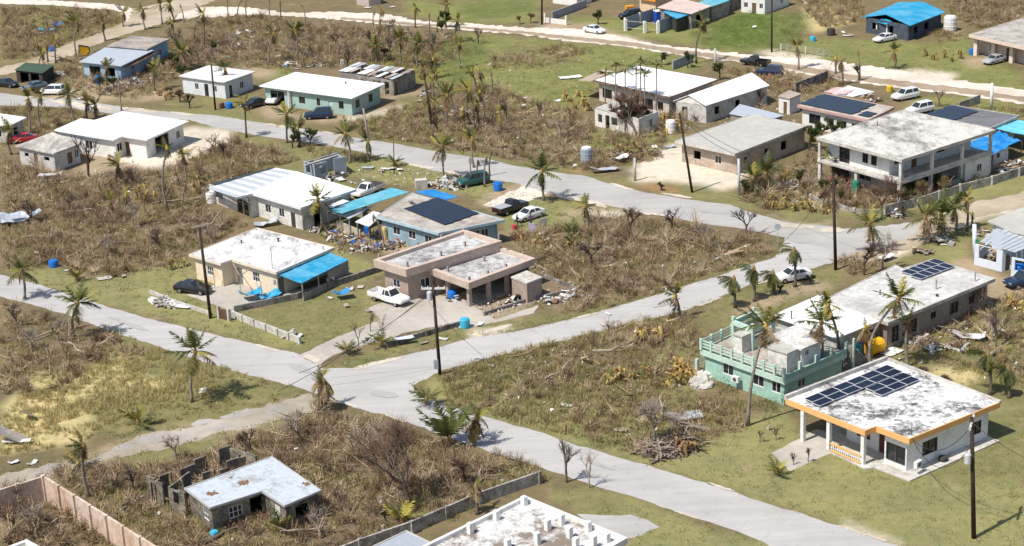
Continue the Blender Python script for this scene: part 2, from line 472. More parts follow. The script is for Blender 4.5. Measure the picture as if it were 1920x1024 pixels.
def make_ground():
    X, Y = GX, GY
    fx, fy = proj(X, np.maximum(Y, 60.0), 0.0)
    sc = (fy + 700) / 1300.0
    j1 = smooth_noise(X.shape, 3, RNG) * 5 + smooth_noise(X.shape, 9, RNG) * 9
    j2 = smooth_noise(X.shape, 3, RNG) * 2.2 + smooth_noise(X.shape, 9, RNG) * 4
    fx, fy = fx + j1 * sc, fy + j2 * sc
    colr = np.ones(X.shape + (3,)) * np.array(SCRUB)
    for c, poly in COVER:
        m = blur(in_poly(fx, fy, poly).astype(float), 1)[..., None]
        colr = colr * (1 - m) + np.array(c) * m
    far = (fy < -10)[..., None]
    colr = np.where(far, np.array(OLIVE), colr)
    ny, nx = X.shape
    verts = np.stack([X, Y, np.zeros_like(X)], -1).reshape(-1, 3)
    idx = np.arange(ny * nx).reshape(ny, nx)
    quads = np.stack([idx[:-1, :-1], idx[:-1, 1:], idx[1:, 1:], idx[1:, :-1]], -1).reshape(-1, 4)
    me = bpy.data.meshes.new('ground')
    me.vertices.add(len(verts)); me.vertices.foreach_set('co', verts.ravel())
    me.loops.add(quads.size); me.loops.foreach_set('vertex_index', quads.ravel())
    me.polygons.add(len(quads)); me.polygons.foreach_set('loop_start', np.arange(0, quads.size, 4))
    me.update(calc_edges=True)
    at = me.attributes.new('cover', 'FLOAT_COLOR', 'POINT')
    rgba = np.concatenate([colr.reshape(-1, 3), np.ones((len(verts), 1))], 1)
    at.data.foreach_set('color', rgba.ravel())
    m, nt, b = _new('ground_cover')
    a = nt.nodes.new('ShaderNodeAttribute'); a.attribute_name = 'cover'
    p = _pos(nt)
    n1, n2, n3 = _noise(nt, p, .16, 5, .65), _noise(nt, p, 1.1, 5, .7), _noise(nt, p, 7.0, 4, .75)
    w = lambda k: (k, k, k)
    c = _mix(nt, 1.0, a.outputs['Color'], _ramp(nt, n1, [(.32, (.80, .84, .82)), (.66, (1.16, 1.10, 1.08))]), 'MULTIPLY')
    c = _mix(nt, 1.0, c, _ramp(nt, n2, [(.3, (.78, .82, .76)), (.52, w(1.0)), (.72, (1.18, 1.12, 1.06))]), 'MULTIPLY')
    c = _mix(nt, 1.0, c, _ramp(nt, n3, [(.3, (.74, .74, .72)), (.5, w(1.0)), (.7, (1.22, 1.20, 1.18))]), 'MULTIPLY')
    soil = _ramp(nt, _noise(nt, p, .33, 6, .72), [(.56, (0, 0, 0)), (.68, (.55, .55, .55))])
    c = _mix(nt, soil, c, (.34, .265, .17))
    nt.links.new(c, b.inputs['Base Color'])
    b.inputs['Roughness'].default_value = .95
    b.inputs['Specular IOR Level'].default_value = .1
    _bump(nt, b, n3, .6, .12)
    me.materials.append(m)
    return tag(link('ground', me), 'flat ground of lawn, dry scrub and bare soil between the houses', kind='structure')
ground = make_ground()

def ragged(poly, step=.8, amp=.12, rng=random):
    out = []
    for i in range(len(poly)):
        p, q = Vector(poly[i][:2]), Vector(poly[(i + 1) % len(poly)][:2])
        n = max(1, int((q - p).length / step))
        nrm = Vector((-(q - p).y, (q - p).x))
        nrm = nrm.normalized() if nrm.length else nrm
        for k in range(n):
            out.append(p.lerp(q, k / n) + nrm * rng.uniform(-amp, amp) * (k > 0))
    return out
def sheet(name, label, pix, z, mat, amp=.12, step=.8, exc=True, kind='structure', thick=0.0, h=0.0):
    """a flat surface on the ground (road, yard, slab) from its outline in the photograph, with a worn edge"""
    w = [PX(*p, h) for p in pix]
    poly = ragged(w, step, amp) if amp else [v.to_2d() for v in w]
    tri = tessellate_polygon([[Vector((p.x, p.y, 0)) for p in poly]])
    mb = MB()
    mb.v = [Vector((p.x, p.y, z)) for p in poly]
    for t in tri:
        a, b, c = (mb.v[k] for k in t)
        mb.f.append(t if (b - a).cross(c - a).z > 0 else (t[0], t[2], t[1])); mb.mi.append(0)
    if thick:
        n = len(poly)
        area = sum(poly[k].x * poly[(k + 1) % n].y - poly[(k + 1) % n].x * poly[k].y for k in range(n))
        for k in range(n):
            a, b = (poly[k], poly[(k + 1) % n]) if area > 0 else (poly[(k + 1) % n], poly[k])
            mb.face([(a.x, a.y, z - thick), (b.x, b.y, z - thick), (b.x, b.y, z), (a.x, a.y, z)])
    o = mb.build(name, mat)
    tag(o, label, kind=kind)
    if exc:
        EXC.append([(v.x, v.y) for v in w])
    return o
def road_material(name, base, patch, fine_amt=.12, along=None, crack=1.0):
    m, nt, b = _new(name)
    p = _pos(nt)
    q = p
    if along is not None:                          # wheel-worn streaks along the road
        mp = nt.nodes.new('ShaderNodeMapping'); mp.inputs['Rotation'].default_value = (0, 0, along); mp.inputs['Scale'].default_value = (.06, 1, 1)
        nt.links.new(p, mp.inputs['Vector']); q = mp.outputs[0]
    n1, n2, n3 = _noise(nt, p, .12, 5, .6), _noise(nt, q, .9, 5, .7), _noise(nt, p, 16, 3, .8)
    c = _ramp(nt, n1, [(.35, patch), (.62, base)])
    c = _mix(nt, 1.0, c, _ramp(nt, n2, [(.32, (.88, .88, .87)), (.55, (1, 1, 1)), (.74, (1.07, 1.065, 1.05))]), 'MULTIPLY')
    c = _mix(nt, 1.0, c, _ramp(nt, n3, [(.3, (1 - fine_amt,) * 3), (.7, (1 + fine_amt,) * 3)]), 'MULTIPLY')
    dust = _ramp(nt, _noise(nt, p, .28, 5, .7), [(.54, (0, 0, 0)), (.72, (.45, .45, .45))])
    c = _mix(nt, dust, c, (.50, .44, .36))
    vo = nt.nodes.new('ShaderNodeTexVoronoi'); vo.feature = 'DISTANCE_TO_EDGE'; vo.inputs['Scale'].default_value = .17
    ad = nt.nodes.new('ShaderNodeVectorMath'); ad.operation = 'MULTIPLY_ADD'; nz = nt.nodes.new('ShaderNodeTexNoise'); nz.inputs['Scale'].default_value = .5; nz.inputs['Detail'].default_value = 4
    nt.links.new(p, nz.inputs['Vector']); nt.links.new(nz.outputs['Color'], ad.inputs[0]); ad.inputs[1].default_value = (3.5, 3.5, 0); nt.links.new(p, ad.inputs[2]); nt.links.new(ad.outputs[0], vo.inputs['Vector'])
    c = _mix(nt, 1.0, c, _ramp(nt, vo.outputs['Distance'], [(.0, (crack,) * 3), (.010, (1, 1, 1))]), 'MULTIPLY')
    nt.links.new(c, b.inputs['Base Color'])
    b.inputs['Roughness'].default_value = .9
    b.inputs['Specular IOR Level'].default_value = .2
    _bump(nt, b, n3, .3, .02)
    return m
M_ROAD = road_material('worn_pale_asphalt', (.46, .45, .44), (.405, .395, .385), .10, 1.1, .86)
M_ROAD2 = road_material('grey_asphalt', (.43, .42, .405), (.37, .36, .345), .10, .45, .86)
M_SLAB = road_material('yard_concrete', (.48, .45, .40), (.36, .33, .29), .15)
M_TRACK = road_material('coral_track', (.47, .40, .31), (.33, .265, .175), .25)
M_CORAL = road_material('crushed_coral', (.72, .66, .58), (.56, .49, .41), .2)
M_LANE = road_material('brown_dirt_lane', (.37, .29, .21), (.29, .22, .155), .2)
M_BROKEN = road_material('broken_pavement', (.40, .38, .36), (.29, .27, .24), .25)

ROAD_A = [(-60, 498), (60, 530), (160, 562), (280, 598), (400, 627), (480, 646), (560, 664), (600, 690), (655, 690), (776, 700), (776, 736), (807, 750), (860, 767), (912, 782), (995, 805), (1070, 831), (1145, 854), (1220, 874), (1320, 904), (1420, 938), (1570, 985), (1660, 1017), (1760, 1052),
          (1500, 1052), (1420, 1012), (1320, 976), (1257, 955), (1164, 925), (1089, 902), (1014, 876), (942, 854), (852, 824), (762, 790), (676, 767), (620, 749), (560, 727), (420, 691), (300, 651), (180, 611), (130, 591), (5, 557), (-60, 540)]
ROAD_B = [(776, 722), (830, 694), (901, 676), (976, 657), (1051, 640), (1150, 614), (1240, 593), (1297, 578), (1357, 553), (1403, 535), (1452, 518), (1512, 506), (1558, 494), (1600, 475), (1580, 440), (1470, 440), (1468, 462), (1452, 482), (1406, 497), (1346, 518), (1282, 537), (1240, 550), (1120, 585), (1057, 601), (975, 620), (893, 631), (828, 650), (768, 664), (702, 679), (655, 692), (640, 712), (700, 745)]
ROAD_C = [(-60, 165), (41, 180), (120, 185), (200, 196), (240, 202), (328, 211), (410, 217), (480, 229), (576, 243), (658, 257), (750, 271), (842, 288.5), (917, 298.5), (960, 310), (1028, 322), (1097, 330), (1151, 347), (1206, 360), (1288, 374), (1370, 384), (1411, 400), (1480, 418), (1573, 426), (1600, 445), (1590, 476), (1470, 445), (1397, 430), (1343, 423), (1261, 409), (1192, 396), (1138, 385), (1069, 371), (1026, 362), (960, 342), (870, 330), (809, 319), (742, 300), (693, 288.5), (611, 272), (500, 257), (410, 241), (355, 225), (300, 222), (200, 212), (90, 200), (-60, 197)]
sheet('main_road', 'wide pale worn road running diagonally across the foreground', ROAD_A, .008, M_ROAD, .16)
sheet('side_road', 'pale side road curving up from the crossroads to the junction', ROAD_B, .004, M_ROAD, .16)
sheet('upper_road', 'grey road curving across the middle of the village', ROAD_C, .012, M_ROAD2, .14)
DLANE = [(1575, 470), (1640, 452), (1715, 418), (1825, 380), (1990, 345), (1990, 378), (1830, 408), (1718, 459), (1640, 490), (1590, 490)]
sheet('dirt_road', 'beige dirt road leading off past the row of palms', DLANE, .016, M_TRACK, .5)
sheet('road_branch', 'pale paved stub of road between the junction and the dirt road', [(1560, 430), (1600, 428), (1660, 424), (1722, 415), (1716, 440), (1660, 458), (1600, 476), (1560, 486)], .022, M_ROAD2, .3)
UP_S = [(225, 25), (300, 22), (400, 12), (480, 15), (535, 24), (644, 22), (726, 27), (790, 40), (863, 43), (980, 51), (1083, 55), (1179, 71), (1233, 84), (1343, 95), (1425, 105), (1529, 111), (1639, 125), (1775, 147), (1990, 178), (1990, 206), (1830, 181), (1693, 166), (1584, 151), (1460, 129), (1384, 116), (1288, 105), (1179, 88.5), (1069, 77.5), (980, 65), (863, 55), (726, 46), (644, 38), (589, 33), (480, 27), (330, 36), (240, 46)]
UP_L = [(640, 32), (726, 38), (863, 50), (980, 58), (1069, 68), (1179, 79), (1288, 95), (1384, 107), (1460, 117), (1584, 138), (1693, 152), (1830, 168), (1990, 192), (1990, 200), (1830, 178), (1693, 163), (1584, 149), (1460, 127), (1384, 114), (1288, 103), (1179, 86), (1069, 75), (980, 63), (863, 53.5), (726, 44), (640, 36)]
sheet('coral_road', 'white crushed coral verge of the dirt road along the top', UP_S, .004, M_CORAL, .7)
sheet('dirt_lane', 'brown wheel worn lane of the dirt road along the top', UP_L, .010, M_LANE, .4)
sheet('dirt_track', 'beige dirt track behind the blue house with the grey tin roof', [(-60, 140), (60, 113), (100, 92), (180, 64), (240, 38), (250, 16), (320, 2), (400, -12), (420, -6), (372, 14), (330, 28), (300, 45), (250, 60), (200, 76), (150, 96), (100, 118), (60, 130), (-60, 152)], .012, M_TRACK, .5)
sheet('village_road', 'pale road crossing the top of the view', [(-60, -2), (100, 1), (215, 8), (250, 16), (245, 28), (215, 19), (100, 10), (-60, 6)], .016, M_CORAL, .4)
TRK = [(582, 737), (475, 766), (352, 803), (281, 812), (229, 832), (179, 857), (110, 868), (53, 878), (-40, 905), (-40, 925), (60, 900), (112, 884), (176, 868), (229, 857), (316, 840), (387, 819), (492, 794), (594, 768)]
sheet('gravel_track', 'rutted broken track leading off from the crossroads', TRK, .004, road_material('stony_track', (.43, .39, .34), (.27, .235, .165), .3), .55)
def patch(cx, cy, rx, ry, tilt=-.22, n=13):
    return [(cx + rx * math.cos(t) * random.uniform(.75, 1.1) + ry * 0, cy + ry * math.sin(t) * random.uniform(.75, 1.15) + tilt * rx * math.cos(t)) for t in [2 * math.pi * k / n for k in range(n)]]
for cx, cy, rx, ry in ((450, 776, 36, 7), (378, 792, 22, 6), (282, 822, 34, 9), (520, 768, 30, 7), (85, 885, 30, 12), (330, 822, 26, 5), (235, 838, 22, 6), (410, 800, 26, 5)):
    sheet('broken_pavement', 'patch of broken grey paving in the rutted track', patch(cx, cy, rx, ry), .012, M_BROKEN, .2, .5)
M_DUST = road_material('sandy_gravel', (.60, .54, .46), (.46, .40, .32), .25)
for kk, (cx, cy, rx, ry, tl) in enumerate(((700, 683, 42, 5, -.22), (735, 675, 26, 4, -.2), (930, 618, 34, 5, -.25), (1010, 650, 26, 3, -.25), (1195, 397, 30, 3, .2), (1240, 404, 26, 3, .17), (1110, 380, 34, 5, .25), (1065, 371, 26, 5, .2), (1165, 350, 24, 3, .25), (1270, 367, 30, 3, .15), (1490, 424, 44, 5, .1), (1560, 432, 26, 6, 0), (500, 652, 26, 3, .25), (585, 672, 18, 7, .3), (650, 757, 26, 3, .3), (740, 784, 24, 3, .35), (1290, 966, 26, 3, .3), (1600, 995, 30, 3, .32), (1640, 1008, 24, 3, .32), (1350, 913, 26, 3, .3), (860, 326, 30, 4, .13), (790, 312, 26, 4, .15), (520, 236, 24, 3, .15), (625, 251, 20, 3, .16), (340, 213, 24, 3, .1), (1440, 526, 22, 3, -.3), (1330, 566, 24, 3, -.35), (1100, 592, 26, 3, -.2), (260, 206, 40, 4, .1), (170, 200, 40, 6, .1), (120, 192, 34, 5, .1))):
    sheet('sand_patch', 'sandy gravel washed onto the edge of the road', patch(cx, cy, rx, ry * .8, tl, 26), .024 + .005 * (kk % 4), M_DUST, .35, .35, exc=False)
for cx, cy, rx, ry, tl in ((240, 607, 40, 4, .33), (720, 740, 30, 6, .1), (1120, 870, 36, 4, .34), (560, 690, 26, 6, .3), (1250, 568, 30, 4, -.3), (1330, 396, 36, 4, .14), (1500, 450, 30, 6, .1), (690, 276, 26, 3, .18)):
    sheet('asphalt_patch', 'slightly darker mended patch in the worn road', patch(cx, cy, rx, ry, tl, 9), .044, road_material('mended_asphalt', (.40, .395, .385), (.36, .355, .345)) if 'mended_asphalt' not in bpy.data.materials else bpy.data.materials['mended_asphalt'], .1, .6, exc=False)
sheet('driveway', 'concrete drive from the crossroads to the pink house', [(560, 667), (590, 652), (622, 637), (680, 612), (720, 598), (760, 590), (810, 588), (845, 606), (770, 622), (700, 642), (650, 657), (615, 672), (600, 688)], .012, M_SLAB, .2)
sheet('front_apron', 'stained concrete apron in front of the pink house', [(690, 578), (740, 560), (770, 560), (800, 545), (880, 570), (930, 600), (1010, 572), (1000, 588), (870, 618), (835, 604), (760, 590), (715, 600)], .016, M_SLAB, .1)
sheet('yard_slab', 'pale concrete yard in front of the cream house', [(349, 553), (400, 535), (450, 512), (540, 540), (610, 545), (560, 560), (437, 584)], .016, M_SLAB, .05)
sheet('driveway', 'short concrete drive into the white house with the orange eaves', [(1446, 850), (1491, 826), (1530, 805), (1600, 820), (1558, 850), (1480, 884)], .008, M_SLAB, .1)
sheet('asphalt_patch', 'grey asphalt patch behind the roof with the stub columns', [(1081, 964), (1125, 966), (1182, 965), (1215, 975), (1237, 989), (1182, 1010), (1150, 1015)], .006, M_ROAD2, .15)
sheet('driveway', 'gravel drive between the parked pickup and the upper road', [(905, 385), (950, 362), (1000, 342), (1030, 362), (990, 378), (960, 395)], .006, M_CORAL, .3, exc=False)
# ================================================================== BUILDINGS
WHITE, CREAM, MINT = (.80, .80, .78), (.74, .64, .48), (.40, .66, .52)
m_white = stained('white_painted_wall', (.80, .80, .78), (.55, .51, .45), .33, .8)
m_white2 = stained('weathered_white_wall', (.74, .73, .69), (.36, .33, .27), .40, .5, streak=1)
m_roofw = plain('white_roof_coating', (.84, .845, .85), .75, .05, .5)
m_roofw2 = stained('worn_white_roof_coating', (.82, .82, .82), (.36, .34, .33), .36, .5)
m_glass = glossy('dark_window_glass', (.018, .022, .028), .08, 0, .6)
m_frame = plain('white_window_frame', (.7, .7, .7), .5, .05)
m_dframe = plain('bronze_window_frame', (.10, .085, .07), .5, .1)
m_dark = plain('near_black_paint', (.06, .055, .05), .9, .2)  # near-black own colour of doors, covers, bins and panel frames
m_brown = plain('brown_wood', (.17, .10, .06), .8, .25)
m_conc = stained('raw_grey_concrete', (.46, .44, .40), (.20, .185, .16), .46, .5)
m_concl = stained('light_grey_concrete', (.60, .58, .54), (.28, .26, .23), .42, .4)
m_block = stained('bare_concrete_block', (.38, .355, .32), (.16, .14, .12), .50, .7)
m_mould = stained('mould_stained_roof', (.82, .82, .81), (.10, .098, .095), .47, .33, sharp=.62)
m_grey = stained('grey_concrete_roof', (.50, .50, .46), (.38, .375, .34), .44, .2, sharp=1.6)
m_tin = glossy('pale_tin_roofing', (.62, .67, .72), .45, .35, .4)
m_tinw = stained('white_tin_roofing', (.78, .79, .80), (.42, .40, .38), .36, .5, .5)
m_rust = stained('rusty_tin', (.50, .46, .43), (.22, .11, .06), .52, .6, .6)
m_solar = glossy('dark_solar_glass', (.010, .014, .032), .16, 0, .5)
m_solarf = plain('solar_panel_frame', (.62, .64, .68), .4, .05)
m_solarb = glossy('blue_solar_glass', (.012, .016, .036), .22, 0, .4)
m_teal = stained('teal_painted_tin', (.085, .40, .53), (.28, .50, .56), .40, .5, .55)
m_sky = stained('bright_blue_roofing', (.02, .31, .55), (.16, .42, .58), .40, .4, .55)
m_tarp = stained('blue_tarpaulin', (.012, .22, .60), (.10, .33, .60), .40, .6, .5)
m_orange = plain('orange_fascia_paint', (.78, .43, .17), .75, .08)

def inset(poly, d):
    """the outline moved inward; d one number or one per edge"""
    n = len(poly)
    d = d if hasattr(d, '__len__') else [d] * n
    P = [Vector(p[:2]) for p in poly]
    L = []
    for i in range(n):
        a, b = P[i], P[(i + 1) % n]
        t = (b - a).normalized()
        nr = Vector((-t.y, t.x))
        L.append((a + nr * d[i], t))
    out = []
    for i in range(n):
        (a, t), (b, u) = L[i - 1], L[i]
        den = t.x * u.y - t.y * u.x
        if abs(den) < 1e-4:
            out.append(b.copy())
            continue
        k = ((b - a).x * u.y - (b - a).y * u.x) / den
        out.append(a + t * k)
    return out
def wall_run(mb, p, q, z0, z1, ops=(), t=.2, mi=0, cap=False, z1b=None):
    """one wall from p to q (outer face on the right-hand side), with real openings (u0, u1, za, zb) in metres along it"""
    p, q = Vector(p[:2]), Vector(q[:2])
    ln = (q - p).length
    d = (q - p) / ln
    n = Vector((-d.y, d.x))
    z1b = z1 if z1b is None else z1b
    us = sorted({0.0, ln, *[max(0, min(ln, o[k])) for o in ops for k in (0, 1)]})
    zs = sorted({z0, z1, *[o[k] for o in ops for k in (2, 3) if z0 < o[k] < z1]})
    top = lambda u, z: z if z < z1 else z1 + (z1b - z1) * u / ln
    pt = lambda u, z, k: (p.x + d.x * u + n.x * k, p.y + d.y * u + n.y * k, top(u, z))
    hole = lambda u, z: any(o[0] < u < o[1] and o[2] < z < o[3] for o in ops)
    for i in range(len(us) - 1):
        for j in range(len(zs) - 1):
            if hole((us[i] + us[i + 1]) / 2, (zs[j] + zs[j + 1]) / 2):
                continue
            a, b, c, e = us[i], us[i + 1], zs[j], zs[j + 1]
            mb.face([pt(a, c, 0), pt(b, c, 0), pt(b, e, 0), pt(a, e, 0)], mi)
            mb.face([pt(b, c, t), pt(a, c, t), pt(a, e, t), pt(b, e, t)], mi)
    for u0, u1, za, zb in [o[:4] for o in ops]:
        zb_, za_ = min(zb, z1), max(za, z0)
        mb.face([pt(u0, za_, 0), pt(u0, za_, t), pt(u0, zb_, t), pt(u0, zb_, 0)], mi)
        mb.face([pt(u1, za_, t), pt(u1, za_, 0), pt(u1, zb_, 0), pt(u1, zb_, t)], mi)
        if za > z0:
            mb.face([pt(u0, za, 0), pt(u1, za, 0), pt(u1, za, t), pt(u0, za, t)], mi)
        if zb < z1:
            mb.face([pt(u0, zb, t), pt(u1, zb, t), pt(u1, zb, 0), pt(u0, zb, 0)], mi)
    if cap:
        mb.face([pt(0, z1, 0), pt(ln, z1, 0), pt(ln, z1, t), pt(0, z1, t)], mi)
        mb.face([pt(0, z0, t), pt(0, z0, 0), pt(0, z1, 0), pt(0, z1, t)], mi)
        mb.face([pt(ln, z0, 0), pt(ln, z0, t), pt(ln, z1, t), pt(ln, z1, 0)], mi)
def fit_opening(root, p, q, op, kind, frame=None, door=None):
    """the window (frame > pane) or door that fills an opening"""
    p, q = Vector(p[:2]), Vector(q[:2])
    d = (q - p).normalized()
    n = Vector((-d.y, d.x))
    u0, u1, za, zb = op
    W = lambda u, z, k: Vector((p.x + d.x * u + n.x * k, p.y + d.y * u + n.y * k, z))
    if kind in 'wgl':
        f = MB()
        w = .07
        for a, b, c, e in ((u0, u1, za, za + w), (u0, u1, zb - w, zb), (u0, u0 + w, za + w, zb - w), (u1 - w, u1, za + w, zb - w)):
            f.loft([W(a, c, .03), W(b, c, .03), W(b, c, .12), W(a, c, .12)], [W(a, e, .03), W(b, e, .03), W(b, e, .12), W(a, e, .12)])
        um = (u0 + u1) / 2
        cuts = [um] if kind != 'g' else [u0 + (u1 - u0) / 3, u0 + 2 * (u1 - u0) / 3]
        for c in cuts:
            f.loft([W(c - .03, za + w, .04), W(c + .03, za + w, .04), W(c + .03, za + w, .11), W(c - .03, za + w, .11)], [W(c - .03, zb - w, .04), W(c + .03, zb - w, .04), W(c + .03, zb - w, .11), W(c - .03, zb - w, .11)])
        if kind == 'g':
            zm = (za + zb) / 2
            f.loft([W(u0 + w, zm - .025, .045), W(u1 - w, zm - .025, .045), W(u1 - w, zm - .025, .1), W(u0 + w, zm - .025, .1)], [W(u0 + w, zm + .025, .045), W(u1 - w, zm + .025, .045), W(u1 - w, zm + .025, .1), W(u0 + w, zm + .025, .1)])
        fo = f.build('window', frame or m_frame, root)
        g = MB()
        g.loft([W(u0, za, .13), W(u1, za, .13), W(u1, za, .16), W(u0, za, .16)], [W(u0, zb, .13), W(u1, zb, .13), W(u1, zb, .16), W(u0, zb, .16)])
        g.build('pane', m_glass, fo)
    elif kind == 'd':
        g = MB()
        g.loft([W(u0, za + .01, .08), W(u1, za + .01, .08), W(u1, za + .01, .13), W(u0, za + .01, .13)], [W(u0, zb, .08), W(u1, zb, .08), W(u1, zb, .13), W(u0, zb, .13)])
        do = g.build('door', door or m_brown, root)
        h = MB()
        h.box(W(u1 - .12, (za + zb) / 2, .05), (.06, .06, .12))
        h.build('handle', m_dframe, do)
def walls(root, poly, z0, z1, ops, mat, frame=None, door=None, skip=(), t=.2, cap=False, name='wall'):
    mb = MB()
    n = len(poly)
    for i in range(n):
        if i in skip:
            continue
        a, b = poly[i], poly[(i + 1) % n]
        ln = (Vector(b[:2]) - Vector(a[:2])).length
        lo = []
        for fc, w, za, zb, kind in ops.get(i, ()):
            w = min(w, ln * .9)
            u0 = max(.15, min(ln - w - .15, fc * ln - w / 2))
            op = (u0, u0 + w, z0 + za, z0 + zb)
            lo.append(op)
            fit_opening(root, a, b, op, kind, frame, door)
        wall_run(mb, a, b, z0, z1, lo, t, 0, cap)
    return mb.build(name, mat, root)
def house(name, label, cat, pix, h, over=.5, ops=None, wall=None, roof=None, fascia=None, slab=.22, z0=0.0, ph=None, hs=None, frame=None, door=None, skip=(), lip=0.0, land=None, group=None, fascia_name='fascia', exc=True, wname='wall', cap=False):
    """flat-roofed house from its roof outline in the photograph (counter-clockwise from the left corner)"""
    hs = hs or [h] * len(pix)
    R = [PX(p[0], p[1], (ph if ph is not None else hh)) for p, hh in zip(pix, hs)]
    R = [Vector((p.x, p.y, hh)) for p, hh in zip(R, hs)]
    c = sum(R, Vector()) / len(R)
    root = thing(name, label, cat, (c.x, c.y, z0), group)
    mb = MB()
    mb.loft([p - Vector((0, 0, slab)) for p in R], R)
    if fascia is None:
        mb.build('roof', roof, root)
    else:
        mb2 = MB()
        inn = inset(R, .12)
        I = [Vector((p.x, p.y, r.z)) for p, r in zip(inn, R)]
        mb2.loft([p - Vector((0, 0, slab)) for p in I], I)
        mb2.build('roof', roof, root)
        fb = MB()
        n = len(R)
        up, dn = Vector((0, 0, .06 + lip)), Vector((0, 0, slab + .06))
        for k in range(n):
            j = (k + 1) % n
            a, b, ia, ib = R[k], R[j], I[k], I[j]
            fb.face([a - dn, b - dn, b + up, a + up]); fb.face([a + up, b + up, ib + up, ia + up])
            fb.face([ib - dn, ia - dn, ia + up, ib + up]); fb.face([a - dn, ia - dn, ib - dn, b - dn])
        fb.build(fascia_name, fascia, root)
    W = inset(R, over)
    zt = min(hs) - slab + .004
    walls(root, W, z0, zt, ops or {}, wall, frame, door, skip, name=wname)
    if exc:
        EXC.append([(p.x, p.y) for p in W])
    if land:
        LAND.append((land, c.x, c.y))
    root['_'] = 0
    del root['_']
    return root, R, W
def panel_grid(root, pix, h, nu, nv, skip=(), gap=.05, mat=None, thick=.05, lift=.1, name='solar_panel', frame=m_solarf, tilt=None):
    """flush rows of panels on a roof: quad pix (start, along u, far corner, along v) at height h; each panel an object sharing one mesh"""
    A, B, C, D = [PX(*p, h) for p in pix]
    U, V = ((B - A) + (C - D)) / 2, ((D - A) + (C - B)) / 2
    lu, lv = U.length / nu, V.length / nv
    ux = U.normalized()
    ang = math.atan2(U.y, U.x)
    sgn = 1 if ux.x * V.y - ux.y * V.x > 0 else -1
    wu, wv = lu - gap, lv - gap
    mb = MB()
    mb.box((0, 0, 0), (wu, wv, thick), 0, 0)
    e = .035
    mb.box((0, 0, thick), (wu - 2 * e, wv - 2 * e, .004), 0, 1)
    me = mb.mesh(name, [frame, mat or m_solar])
    for i in range(nu):
        for j in range(nv):
            if (i, j) in skip:
                continue
            p = A + U * ((i + .5) / nu) + V * ((j + .5) / nv)
            o = link(name, me, root)
            o.location = (p.x - root.location.x, p.y - root.location.y, h + lift - root.location.z)
            o.rotation_euler = (0, 0, ang)
def post(root, px, py, z1, w=.3, mat=None, name='column', z0=0.0, ground=True):
    p = PX(px, py, z0)
    mb = MB()
    mb.box((p.x, p.y, z0), (w, w, z1 - z0), .7)
    return mb.build(name, mat, root)
def pipe(root, px, py, h, ln=.7, r=.06, name='vent_pipe', mat=None):
    p = PX(px, py, h)
    mb = MB()
    mb.lathe((p.x, p.y, h), [(r, 0), (r, ln), (r * 1.5, ln + .01), (r * 1.5, ln + .08)], 8)
    return mb.build(name, mat or m_dframe, root)
def ac_unit(root, px, py, h, rot=.75, mat=None):
    """outdoor unit of an air conditioner: casing with a round fan grille"""
    p = PX(px, py, h)
    mb = MB()
    mb.box((p.x, p.y, h), (.85, .35, .6), rot)
    o = mb.build('air_conditioner', mat or m_frame, root)
    f = MB()
    d = Vector((math.sin(rot), -math.cos(rot), 0))
    c = p + d * .18 + Vector((0, 0, .3))
    f.tube([c, c + d * .02], .22, 10)
    f.build('fan_grille', m_dframe, o)
    return o
def lean_to(root, pix, hs, mat, name='awning', thick=.06, corrugate=0):
    """a thin sloping roof sheet from its outline, one height per corner"""
    R = [PX(p[0], p[1], hh) for p, hh in zip(pix, hs)]
    mb = MB()
    n, dn = 9, Vector((0, 0, thick))
    g = [[R[0].lerp(R[1], i / n).lerp(R[3].lerp(R[2], i / n), j / n) + Vector((0, 0, random.uniform(-.035, .035) - .10 * math.sin(math.pi * i / n) * abs(math.sin(math.pi * j / 3)) * (0 < j < n))) for j in range(n + 1)] for i in range(n + 1)]
    for i in range(n):
        for j in range(n):
            mb.face([g[i][j], g[i + 1][j], g[i + 1][j + 1], g[i][j + 1]])
            mb.face([g[i][j + 1] - dn, g[i + 1][j + 1] - dn, g[i + 1][j] - dn, g[i][j] - dn])
    for i in range(n):
        mb.face([g[i][0] - dn, g[i + 1][0] - dn, g[i + 1][0], g[i][0]]); mb.face([g[i + 1][n] - dn, g[i][n] - dn, g[i][n], g[i + 1][n]])
        mb.face([g[0][i + 1] - dn, g[0][i] - dn, g[0][i], g[0][i + 1]]); mb.face([g[n][i] - dn, g[n][i + 1] - dn, g[n][i + 1], g[n][i]])
    return mb.build(name, mat, root), R
def sheet_rows(root, pix, hs, n, mats, name='roof_panel', lift=.0, jitter=0.0, rng=random, miss=()):
    """corrugated roof sheets laid side by side along the first edge (pix: start, end of that edge, far end, far start)"""
    A, B, C, D = [PX(p[0], p[1], hh) for p, hh in zip(pix, hs)]
    for i in range(n):
        if i in miss:
            continue
        a, b = i / n + .004, (i + 1) / n - .004
        p, q, r, s = A.lerp(B, a), A.lerp(B, b), D.lerp(C, b), D.lerp(C, a)
        zj = Vector((0, 0, lift + rng.uniform(0, jitter) + .012 * (i % 2)))
        mb = MB()
        k = 5
        lo, hi = [], []
        for t in range(k + 1):
            f = t / k
            dz = Vector((0, 0, .03 if t % 2 else 0)) + zj
            lo.append(p.lerp(q, f) + dz); hi.append(s.lerp(r, f) + dz)
        for t in range(k):
            mb.face([lo[t], lo[t + 1], hi[t + 1], hi[t]])
            dn = Vector((0, 0, .012))
            mb.face([lo[t + 1] - dn, lo[t] - dn, hi[t] - dn, hi[t + 1] - dn])
        dn = Vector((0, 0, .012))
        for t in range(k):
            mb.face([lo[t] - dn, lo[t + 1] - dn, lo[t + 1], lo[t]])
            mb.face([hi[t + 1] - dn, hi[t] - dn, hi[t], hi[t + 1]])
        mb.build(name, mats[i % len(mats)], root)
